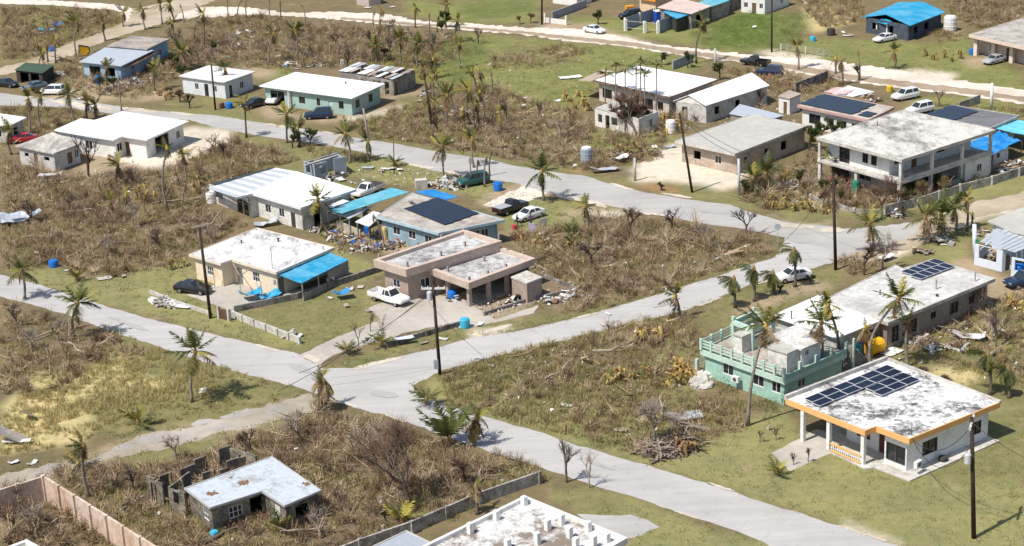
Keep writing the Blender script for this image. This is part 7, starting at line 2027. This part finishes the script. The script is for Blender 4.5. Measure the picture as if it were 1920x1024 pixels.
# blue box container in the compound
t = thing('blue_container', 'deep blue cabin with a white edge behind the gate of the compound', 'cabin', PX(1238, 42))
p = PX(1237, 42); mb = MB(); mb.box(p, (1.9, 1.6, 2.2), .3); mb.build('body', plain('deep_blue', (.02, .07, .42)), t); mb = MB(); mb.box(p + Vector((0, 0, 2.2)), (2.05, 1.75, .12), .3); mb.build('roof', m_white, t)

def slab_sheet(name, label, cat, px, py, lx, ly, mat, yaw=.6, z=.05, curl=.12, pitch=.1, group=None, look=None, noun=None, z0=0.0):
    """a loose bent sheet (tin, board, tarp) lying on what is under it"""
    p = PX(px, py, z0)
    root = thing(name, label, cat, (p.x, p.y, z0), group) if label else thing(name, None, cat, (p.x, p.y, z0), group)
    root.rotation_euler = (pitch * rnd(.4, 1.2) * random.choice((-1, 1)), pitch * rnd(-1, 1), yaw)
    mb = MB(); n, m = 6, 3
    Z = [[rnd(-curl, curl) * .5 + curl * ((i / n * 2 - 1) ** 2) for j in range(m + 1)] for i in range(n + 1)]
    V = [[Vector(((i / n - .5) * lx, (j / m - .5) * ly, z + Z[i][j] + pitch * lx * .3)) for j in range(m + 1)] for i in range(n + 1)]
    dn = Vector((0, 0, .02))
    for i in range(n):
        for j in range(m):
            mb.face([V[i][j], V[i + 1][j], V[i + 1][j + 1], V[i][j + 1]]); mb.face([V[i][j + 1] - dn, V[i + 1][j + 1] - dn, V[i + 1][j] - dn, V[i][j] - dn])
    o = bpy.data.objects.new('sheet', mb.mesh('sheet', mat)); COL.objects.link(o); o.parent = root
    if not label:
        auto(root, look, noun, cat, group)
    return root
slab_sheet('tarpaulin', 'collapsed bright blue tarpaulin on the yard of the cream house', 'tarpaulin', 472, 562, 2.6, 2.0, m_sky, .3, .5, .5, .18)
slab_sheet('tarpaulin', 'second fold of blue tarpaulin beside the wall of the cream house', 'tarpaulin', 505, 560, 2.6, 1.6, m_sky, .5, .3, .35, .1)
slab_sheet('tin_sheet', 'pair of pale blue tin sheets lying in the brush at the left edge', 'tin sheet', 20, 420, 4.2, 2.6, m_tin, .4, .7, .35, .2)
slab_sheet('tin_sheet', 'long bent grey tin sheet at the left edge of the brush', 'tin sheet', 52, 418, 4.0, 1.0, m_tin, .5, .8, .3, .2)
slab_sheet('tin_sheet', 'white tin sheet raised in front of the grey annex', 'tin sheet', 95, 334, 3.3, 1.6, m_tinw, .1, .5, .1, .05)
slab_sheet('tin_sheet', 'large pale tin sheet beside the uprooted tree by the mint house', 'tin sheet', 1283, 786, 3.4, 1.7, m_tin, .1, .3, .1, .08)
slab_sheet('tin_sheet', 'white sheet lying on the lawn behind the orange-eaved house', 'tin sheet', 1670, 661, 2.2, 1.7, m_white, .7, .08, .03, .03)
slab_sheet('tin_sheet', 'long white torn sheet in the yard behind the orange-eaved house', 'tin sheet', 1815, 637, 3.4, 1.6, m_tinw, -.3, .3, .35, .12)
slab_sheet('tin_sheet', 'white sheet by the palms of the dirt road', 'tin sheet', 1662, 487, 2.3, 1.3, m_tinw, .7, .3, .1, .15)
slab_sheet('tin_sheet', 'white slab on the green field beside the long white roof house', 'tin sheet', 1069, 146, 3.8, 1.9, m_white, .2, .1, .08, .04)
slab_sheet('tin_sheet', 'grey-blue torn sheet roll on the verge by the coral yard', 'tin sheet', 1132, 323, 4.2, 1.2, m_tin, .25, .3, .3, .1)
slab_sheet('tin_sheet', 'crumpled white sheet at the end of the roll by the coral yard', 'tin sheet', 1163, 305, 2.4, 1.6, m_tinw, .4, .5, .4, .15)
slab_sheet('surf_board_sheet', 'pale blue and white board lying outside the low wall of the cream house', 'board', 342, 577, 2.2, .9, m_tinw, -.35, .15, .08, .05)
slab_sheet('cloth_banner', 'white and blue cloth hanging over the dark front wall', 'cloth', 757, 645, 2.2, .7, plain('white_blue_cloth', (.62, .68, .78), .9, .3, 3), .35, .62, .08, .15)
slab_sheet('tarpaulin', 'small bright blue cover heaped on the lawn by the cream house wall', 'tarpaulin', 643, 560, 1.9, 1.5, m_tarp, .3, .7, .3, .1)
slab_sheet('tarpaulin', 'bright turquoise cover on the ground at the far left', 'tarpaulin', 87, 60, 3.0, 1.5, m_aquap, .3, .4, .2, .1)
slab_sheet('tarpaulin', 'round blue cover beside the turquoise cover at the far left', 'tarpaulin', 107, 53, 1.6, 1.6, m_bluep, .3, .7, .4, .1)
slab_sheet('pallet', 'grey wooden pallet standing in the dry grass at the left edge', 'pallet', 45, 790, 1.6, 1.3, m_barkp, .1, .6, .02, .5)
slab_sheet('board', 'tall dark board leaning at the left edge in the dry grass', 'board', 12, 830, 1.2, 3.0, m_block, 1.4, .9, .1, .5)
slab_sheet('board', 'long white board lying at the left edge of the dry grass', 'board', 32, 832, 2.8, .7, m_white, -.1, .3, .05, .05)
slab_sheet('tin_sheet', 'tin sheet caught on the slope beyond the blue house', 'tin sheet', 505, 400, 2.0, 1.3, m_tin, .3, .4, .3, .15)
slab_sheet('tin_sheet', 'flattened pale sheet on the ground behind the cream house', 'tin sheet', 498, 424, 3.2, 1.5, m_tin, .4, .3, .4, .1)
slab_sheet('tin_sheet', 'white bent sheet hanging in the palms by the upper road', 'tin sheet', 866, 237, 2.0, 1.0, m_tin, -.6, 2.2, .2, .3)
for x, y, lx, ly, mt in ((175, 748, 1.3, .6, m_white), (380, 735, 1.4, .9, m_tinw), (196, 523, 2.2, 1.3, m_concl), (232, 520, 1.0, .6, m_concl), (107, 477, .8, .5, m_white), (70, 475, .9, .5, m_white), (190, 508, .7, .5, m_bluep), (125, 508, .8, .6, m_concl), (1062, 762, 1.6, .7, m_white), (1033, 772, .7, .5, m_white), (1165, 810, 1.7, .6, m_barkp), (1400, 463, 1.4, .7, m_white), (1360, 478, 1.7, 1.0, m_tinw), (1340, 486, 1.3, .9, m_tinw), (985, 185, 1.6, .9, m_white), (1045, 190, 1.8, .9, m_tinw), (985, 200, 1.5, .8, m_white), (1015, 218, 1.0, .8, m_white), (1045, 232, 3.0, .8, m_white), (1082, 240, 1.8, 1.2, m_barkp), (1020, 238, 1.0, .6, m_white), (920, 122, 1.6, 1.0, m_concl), (1228, 277, 1.8, .9, m_white), (1256, 277, 2.2, 1.2, m_tin), (1415, 52, 1.8, .9, m_white), (700, 104, 1.6, 1.2, m_white), (500, 96, 1.8, .6, m_white), (522, 106, 2.2, .8, m_white), (476, 70, 1.4, 1.4, m_white), (445, 64, 1.8, 1.0, m_tinw), (450, 50, 2.0, .7, m_concl), (452, 104, .8, .7, m_white), (575, 104, 1.1, 1.2, m_white), (535, 125, 1.5, 1.2, m_aquap), (558, 130, 1.5, 1.2, m_tin), (612, 121, 2.0, .6, m_white), (430, 108, .9, 1.2, m_aquap), (684, 111, 1.8, .9, m_tin), (760, 262, 1.1, .7, m_white), (730, 242, 1.3, .9, m_tin), (728, 318, 2.6, 1.4, m_tinw), (690, 316, 2.2, 1.3, m_tin), (750, 320, 1.2, 1.0, m_tinw), (715, 322, 2.0, 1.0, m_barkp), (640, 338, 2.4, 1.2, m_tinw), (1700, 640, 1.6, .8, m_white), (1880, 622, 1.4, .8, m_tinw), (1898, 625, 1.8, .5, m_white), (1140, 590, 1.0, .5, m_white), (900, 610, 1.3, .7, m_tinw), (830, 636, 1.6, .7, m_concl), (795, 645, 1.3, .5, m_barkp), (1005, 562, .6, .4, m_white), (1062, 562, .7, .5, m_tin), (1108, 556, .9, .5, m_white), (250, 355, 1.4, .6, m_white), (290, 358, 1.2, .5, m_white), (240, 362, .9, .6, m_white), (345, 395, 1.4, .5, m_tinw), (1015, 440, 1.6, .8, m_tinw), (1025, 452, 1.4, .5, m_white), (1078, 312, 1.3, .7, m_tinw), (620, 560, 1.0, .5, m_concl), (650, 575, 1.3, .7, m_barkp), (690, 585, 1.0, .6, m_barkp), (706, 546, 2.3, .6, m_tin), (656, 544, 1.1, .9, m_concl), (676, 540, 1.1, .9, m_concl), (1870, 62, 1.2, .6, m_white), (1590, 68, 2.4, .9, m_tinw), (1582, 62, 1.6, .7, m_white), (1720, 63, 1.5, .9, m_white), (1700, 70, 1.0, .7, m_barkp), (760, 62, 1.2, .8, m_tinw), (735, 14, 1.6, 1.2, m_white), (690, 15, 1.8, 1.4, m_white), (1545, 12, 2.2, .8, m_white), (1510, 8, 2.2, .8, m_tinw), (880, 208, 1.2, .7, m_white), (905, 200, 1.4, .7, m_tinw), (930, 212, 1.2, .6, m_white), (810, 216, 1.0, .6, m_aquap), (785, 190, 1.5, .8, m_tinw), (800, 195, 1.2, .7, m_white), (60, 870, 1.4, .6, m_concl), (25, 870, 1.3, .6, m_tinw), (175, 200, 1.6, 1.0, m_tinw), (150, 186, 1.4, 1.1, m_white), (230, 172, 1.2, .8, m_white), (205, 178, 1.5, .6, m_white), (320, 138, 1.4, 1.0, m_tinw), (345, 126, 1.4, .8, m_tin), (1480, 208, 2.0, 1.6, m_white), (1530, 205, 2.2, 1.0, m_tinw), (1350, 190, 2.2, 1.4, m_roofw2), (1600, 172, 1.4, .7, m_tinw), (1745, 720, .9, .5, m_white), (815, 795 - 4, .8, .5, m_white), (555, 845, .5, .4, m_white)):
    slab_sheet('storm_debris', None, 'debris', x, y, lx * .78, ly * .8, mt, rnd(0, 3.1), rnd(.05, .15), rnd(.03, .14), .08, 'loose storm debris', {m_white: 'white flat', m_tinw: 'bent whitish tin', m_tin: 'bent blue-grey tin', m_concl: 'pale grey', m_barkp: 'tan wooden', m_bluep: 'small blue', m_aquap: 'aqua blue', m_roofw2: 'worn white'}[mt], 'scrap')
def heap(px, py, r, n, look, mats, H=.7, cat='debris heap', thin=False):
    p = PX(px, py)
    root = thing('debris_heap', None, cat, (p.x, p.y, 0), 'heaps of storm debris')
    for k in range(int(n * 1.7)):
        a, q = rnd(0, 6.28), r * math.sqrt(random.random())
        mb = MB(); ln, w, th = rnd(.35, 1.5), rnd(.08, .55), rnd(.04, .22)
        if thin:
            ln, w, th = rnd(.9, 3.0), rnd(.05, .13), rnd(.05, .12)
        mb.box((0, 0, -th / 2), (ln, w, th))
        nm = 'plank' if w < .3 else 'board' if th < .14 else 'block'
        o = bpy.data.objects.new(nm, mb.mesh(nm, random.choice(mats))); COL.objects.link(o); o.parent = root
        o.location = (q * math.cos(a), q * math.sin(a), .12 + H * (1 - q / r) * random.random())
        o.rotation_euler = (rnd(-.5, .5), rnd(-.5, .5), rnd(0, 3.1))
    auto(root, look, 'debris heap', cat, 'heaps of storm debris')
MX = [m_white, m_tinw, m_brown, m_barkp, m_concl, m_tin, m_dark, m_rust, m_bark, m_block]
for q in ((640, 448, 1.6, 16), (660, 458, 1.8, 18), (690, 465, 1.8, 16), (720, 462, 1.6, 16), (740, 462, 1.4, 12), (625, 440, 1.4, 12), (600, 432, 1.3, 10), (705, 442, 1.2, 12), (760, 456, 1.2, 10)):
    heap(*q, 'cluttered household', [m_brown, m_rust, m_dark, m_barkp, m_bark, m_concl, m_tin, m_white, m_block, m_bluep, plain('pale_yellow', (.6, .48, .2)), plain('clay', (.3, .16, .09))])
for q in ((300, 566, 1.2, 12), (318, 572, 1.2, 10), (545, 632, 1.0, 8), (700, 640, 1.0, 8)):
    heap(*q, 'broken concrete', [m_conc, m_concl, m_block, m_white])
for q in ((610, 338, 1.6, 14), (580, 345, 1.3, 10), (640, 330, 1.4, 12), (820, 348, 1.5, 12), (850, 352, 1.4, 12), (840, 340, 1.3, 10), (800, 178, 1.5, 10), (820, 205, 1.6, 12), (840, 215, 1.4, 10)):
    heap(*q, 'tangled tin and wood', MX)
for q in ((1262, 840, 2.2, 46), (1240, 848, 2.0, 40), (1285, 832, 1.8, 34), (1222, 842, 1.8, 30), (1180, 300, 2.0, 18), (1210, 290, 1.8, 16), (1160, 292, 1.6, 14)):
    heap(*q, 'brown branch', [m_bark, m_barkd, m_barkp, m_barkp], .8, thin=True)
for q in ((230, 160, 1.5, 14), (215, 166, 1.5, 14), (260, 158, 1.4, 12), (200, 150, 1.3, 12), (240, 150, 1.4, 12), (110, 140, 1.3, 10), (1340, 205, 1.8, 16), (1310, 205, 1.6, 14), (1365, 200, 1.4, 12), (1480, 350, 1.6, 14), (1510, 345, 1.5, 14), (1455, 350, 1.4, 12), (1680, 405, 1.2, 10), (1880, 320, 1.4, 12), (1905, 310, 1.5, 12), (1510, 200, 1.4, 12), (1620, 180, 1.5, 14), (1640, 190, 1.3, 10), (1860, 478, 1.3, 10), (1840, 440, 1.3, 10), (1770, 455, 1.4, 10), (1730, 474, 1.3, 8), (455, 60, 1.6, 12), (460, 85, 1.6, 12), (545, 122, 1.5, 12), (590, 125, 1.4, 12), (1790, 655, 1.2, 8), (1745, 655, 1.1, 8), (1720, 640, 1.2, 10), (1040, 565, 1.2, 10), (1065, 552, 1.2, 10), (960, 568, .9, 8), (850, 562, .8, 8)):
    heap(*q, 'mixed storm', MX)
# things kept under the pink house carport
t = thing('tyre_stack', 'black tyres piled against the annex of the pink house', 'tyres', PX(972, 560))
for dx, dz in ((-.35, .0), (.35, 0), (0, .22), (.1, .44)):
    mb = MB(); p = PX(971, 562); mb.lathe(p + Vector((dx, -.15, dz)), [(.22, 0), (.34, .04), (.34, .18), (.22, .22)], 12); mb.build('tyre', m_tyre, t)
drum('blue basin inside the carport of the pink house', 848, 560, .55, .9, m_bluep, 'bin', 'bin')
for (px, py, lb) in ((1380, 718, 'x'),):
    pass
# boulders by the terrace house
for k, (x, y, s) in enumerate(((1312, 714, 1.15), (1328, 704, 1.0), (1324, 724, .85), (1306, 726, .7))):
    p = PX(x, y); mb = MB(); mb.lathe((p.x, p.y, -.1), [(s * 1.1, 0), (s, s * .3), (s * .8, s * .55), (s * .35, s * .7)], 7)
    for v in mb.v:
        v.x += rnd(-.2, .2) * s; v.y += rnd(-.2, .2) * s; v.z += rnd(-.1, .12) * s
    o = mb.build('boulder', m_concl, None, off=(p.x, p.y, 0)); auto(o, ('largest pale', 'rounded pale', 'low pale', 'small pale')[k], 'boulder', 'rock', None)
# two people on the lawn below the white sedan
def person(label, px, py, shirt, trousers, skin=(.25, .14, .09), H=1.68, yaw=0.0, reach=.0):
    p = PX(px, py)
    root = thing('person', label, 'person', (p.x, p.y, 0)); root.rotation_euler = (0, 0, yaw)
    V = {'pelvis': (0, 0, .92), 'waist': (0, 0, 1.08), 'chest': (.02, 0, 1.28), 'neck': (.03, 0, 1.44), 'head': (.05, 0, 1.56), 'crown': (.05, 0, 1.64)}
    R = {'pelvis': .15, 'waist': .13, 'chest': .16, 'neck': .06, 'head': .095, 'crown': .07}
    E = [('pelvis', 'waist'), ('waist', 'chest'), ('chest', 'neck'), ('neck', 'head'), ('head', 'crown')]
    for s, n in ((-1, 'l'), (1, 'r')):
        st = .16 * s
        for k, v, r in (('hip', (0, .09 * s, .86), .10), ('knee', (.06 + st * .5, .11 * s, .48), .065), ('ankle', (st * .6 - .02, .12 * s, .09), .045), ('toe', (.14 + st * .6, .13 * s, .04), .04),
                        ('sh', (.02, .2 * s, 1.38), .065), ('elb', (.05 + reach * .2, .27 * s, 1.12), .048), ('wri', (.15 + reach * .35, .27 * s, .92 + reach * .2), .036), ('hand', (.2 + reach * .4, .27 * s, .84 + reach * .2), .04)):
            V[k + n], R[k + n] = v, r
        E += [('pelvis', 'hip' + n), ('hip' + n, 'knee' + n), ('knee' + n, 'ankle' + n), ('ankle' + n, 'toe' + n), ('chest', 'sh' + n), ('sh' + n, 'elb' + n), ('elb' + n, 'wri' + n), ('wri' + n, 'hand' + n)]
    ks = list(V)
    me = bpy.data.meshes.new('body')
    me.from_pydata([V[k] for k in ks], [(ks.index(a), ks.index(b)) for a, b in E], [])
    o = link('body', me, root)
    o.modifiers.new('skin', 'SKIN'); o.modifiers.new('smooth', 'SUBSURF').levels = 1
    o.modifiers['smooth'].render_levels = 1
    sv = me.skin_vertices[0].data
    for i, k in enumerate(ks):
        sv[i].radius = (R[k], R[k]); sv[i].use_root = k == 'pelvis'
    m, nt, b = _new('person_' + label.split()[0])
    tc = nt.nodes.new('ShaderNodeTexCoord'); sp = nt.nodes.new('ShaderNodeSeparateXYZ'); nt.links.new(tc.outputs['Object'], sp.inputs[0])
    mp = nt.nodes.new('ShaderNodeMath'); mp.operation = 'DIVIDE'; mp.inputs[1].default_value = 1.8; nt.links.new(sp.outputs['Z'], mp.inputs[0])
    r = nt.nodes.new('ShaderNodeValToRGB'); r.color_ramp.interpolation = 'CONSTANT'
    e = r.color_ramp.elements
    for pos, c in ((0, (.04, .03, .03)), (.05, trousers), (.53, shirt), (.79, skin)):
        x = e[0] if pos == 0 else e.new(pos) if pos != .05 else e[1]
        x.position = pos; x.color = (*c, 1)
    nt.links.new(mp.outputs[0], r.inputs[0]); nt.links.new(r.outputs[0], b.inputs['Base Color'])
    me.materials.append(m)
    hb = MB(); hb.lathe((.03, 0, 1.58), [(.105, 0), (.115, .05), (.09, .11), (.03, .14)], 8)
    oh = bpy.data.objects.new('hair', hb.mesh('hair', m_dark)); COL.objects.link(oh); oh.parent = root
    return root
person('person in a dark purple shirt standing below the white sedan', 996, 424, (.11, .04, .12), (.03, .03, .07), yaw=-2.0)
person('person in dark blue clothes beside the red basin below the white sedan', 970, 426, (.02, .03, .09), (.03, .035, .08), yaw=.6, reach=.6)
drum('red basin on the grass below the white sedan', 964, 430, .35, .5, plain('red_plastic', (.5, .03, .05)), 'basin', 'basin')
t = thing('laundry_stand', 'white and purple cloth hanging on a stand beside the pickup lawn', 'cloth', PX(998, 438))
p = PX(998, 438); mb = MB(); mb.box(p + Vector((0, 0, .25)), (.75, .1, 1.1), .1); mb.build('cloth', plain('lilac_white_cloth', (.60, .54, .74), .9, .35, 4), t)
for s in (-.4, .4):
    mb = MB(); mb.bar(p + Vector((s, 0, 0)), p + Vector((s, 0, 1.4)), .05); mb.build('post', m_concl, t)
t = thing('window_frame_stack', 'grey barred panel standing on the lawn beside the white sedan', 'panel', PX(1018, 427))
a, b = PX(1012, 427), PX(1026, 424); mb = MB(); wall_run(mb, a, b, .1, 1.1, (), .08, 0, True); mb.build('panel', plain('grey_blue_panel', (.42, .46, .50)), t)
dead_tree(1520, 534, 1.5, 1.0, 3, m_barkd, 700, 'dark rounded roadside', 'bush', leafm=m_weed, tw=.05)
dead_tree(1462, 548, 1.2, 1.0, 3, m_barkd, 500, 'low green roadside', 'bush', leafm=m_weed, tw=.05)
# small uncountable litter
def litter(label, polys, n, mat, obj, smin, smax):
    V, F, C = [], [], []
    for poly in polys:
        w = [PX(*p) for p in poly]
        x0, x1, y0, y1 = min(p.x for p in w), max(p.x for p in w), min(p.y for p in w), max(p.y for p in w)
        k = 0
        for _ in range(n * 6):
            x, y = rnd(x0, x1), rnd(y0, y1)
            if k >= n:
                break
            if not in_poly(np.array([x]), np.array([y]), [(p.x, p.y) for p in w])[0] or any(in_poly(np.array([x]), np.array([y]), e)[0] for e in EXC):
                continue
            k += 1
            a, l, u = rnd(0, 6.28), rnd(smin, smax), rnd(.25, .8)
            ca, sa, i, c, z = math.cos(a) * l, math.sin(a) * l, len(V), random.random(), rnd(.03, .25)
            t1, t2 = rnd(-.15, .15), rnd(-.15, .15)
            V += [(x - ca, y - sa, z + t1), (x + sa * u, y - ca * u, z + t2), (x + ca, y + sa, z - t1 + .05), (x - sa * u, y + ca * u, z - t2)]
            F.append((i, i + 1, i + 2, i + 3)); C += [c] * 4
    me = bpy.data.meshes.new(obj); me.from_pydata(V, [], F)
    at = me.attributes.new('tint', 'FLOAT', 'POINT'); at.data.foreach_set('value', C)
    me.materials.append(mat)
    tag(link(obj, me), label, kind='stuff')
m_lit = tinted('storm_litter', [(.75, .75, .74), (.45, .43, .40), (.20, .13, .08), (.62, .60, .56), (.30, .22, .15), (.55, .60, .66), (.12, .09, .07), (.80, .79, .76)])
litter('small white and brown storm litter scattered everywhere', [[(5, 300), (440, 262), (560, 300), (390, 400), (350, 480), (5, 515)], [(330, 112), (480, 40), (860, 72), (790, 140), (430, 128)], [(700, 212), (1000, 180), (1240, 255), (1240, 300), (800, 275)], [(590, 425), (700, 440), (780, 460), (640, 480)], [(120, 120), (330, 130), (320, 180), (100, 190)], [(955, 440), (1450, 450), (1250, 545), (1050, 588)], [(1400, 335), (1540, 310), (1560, 390), (1430, 392)], [(1300, 190), (1520, 170), (1500, 230), (1280, 250)], [(5, 930), (300, 872), (690, 786), (1000, 885), (700, 1030), (5, 1030)], [(830, 700), (1300, 600), (1300, 840), (1000, 800)], [(1620, 620), (1900, 560), (1920, 720), (1700, 690)], [(560, 320), (860, 320), (900, 360), (760, 350), (640, 345)], [(800, 80), (1300, 112), (1060, 230), (860, 175)], [(690, 570), (1080, 545), (860, 620)]], 230, m_lit, 'storm_litter', .06, .24)
write_labels()
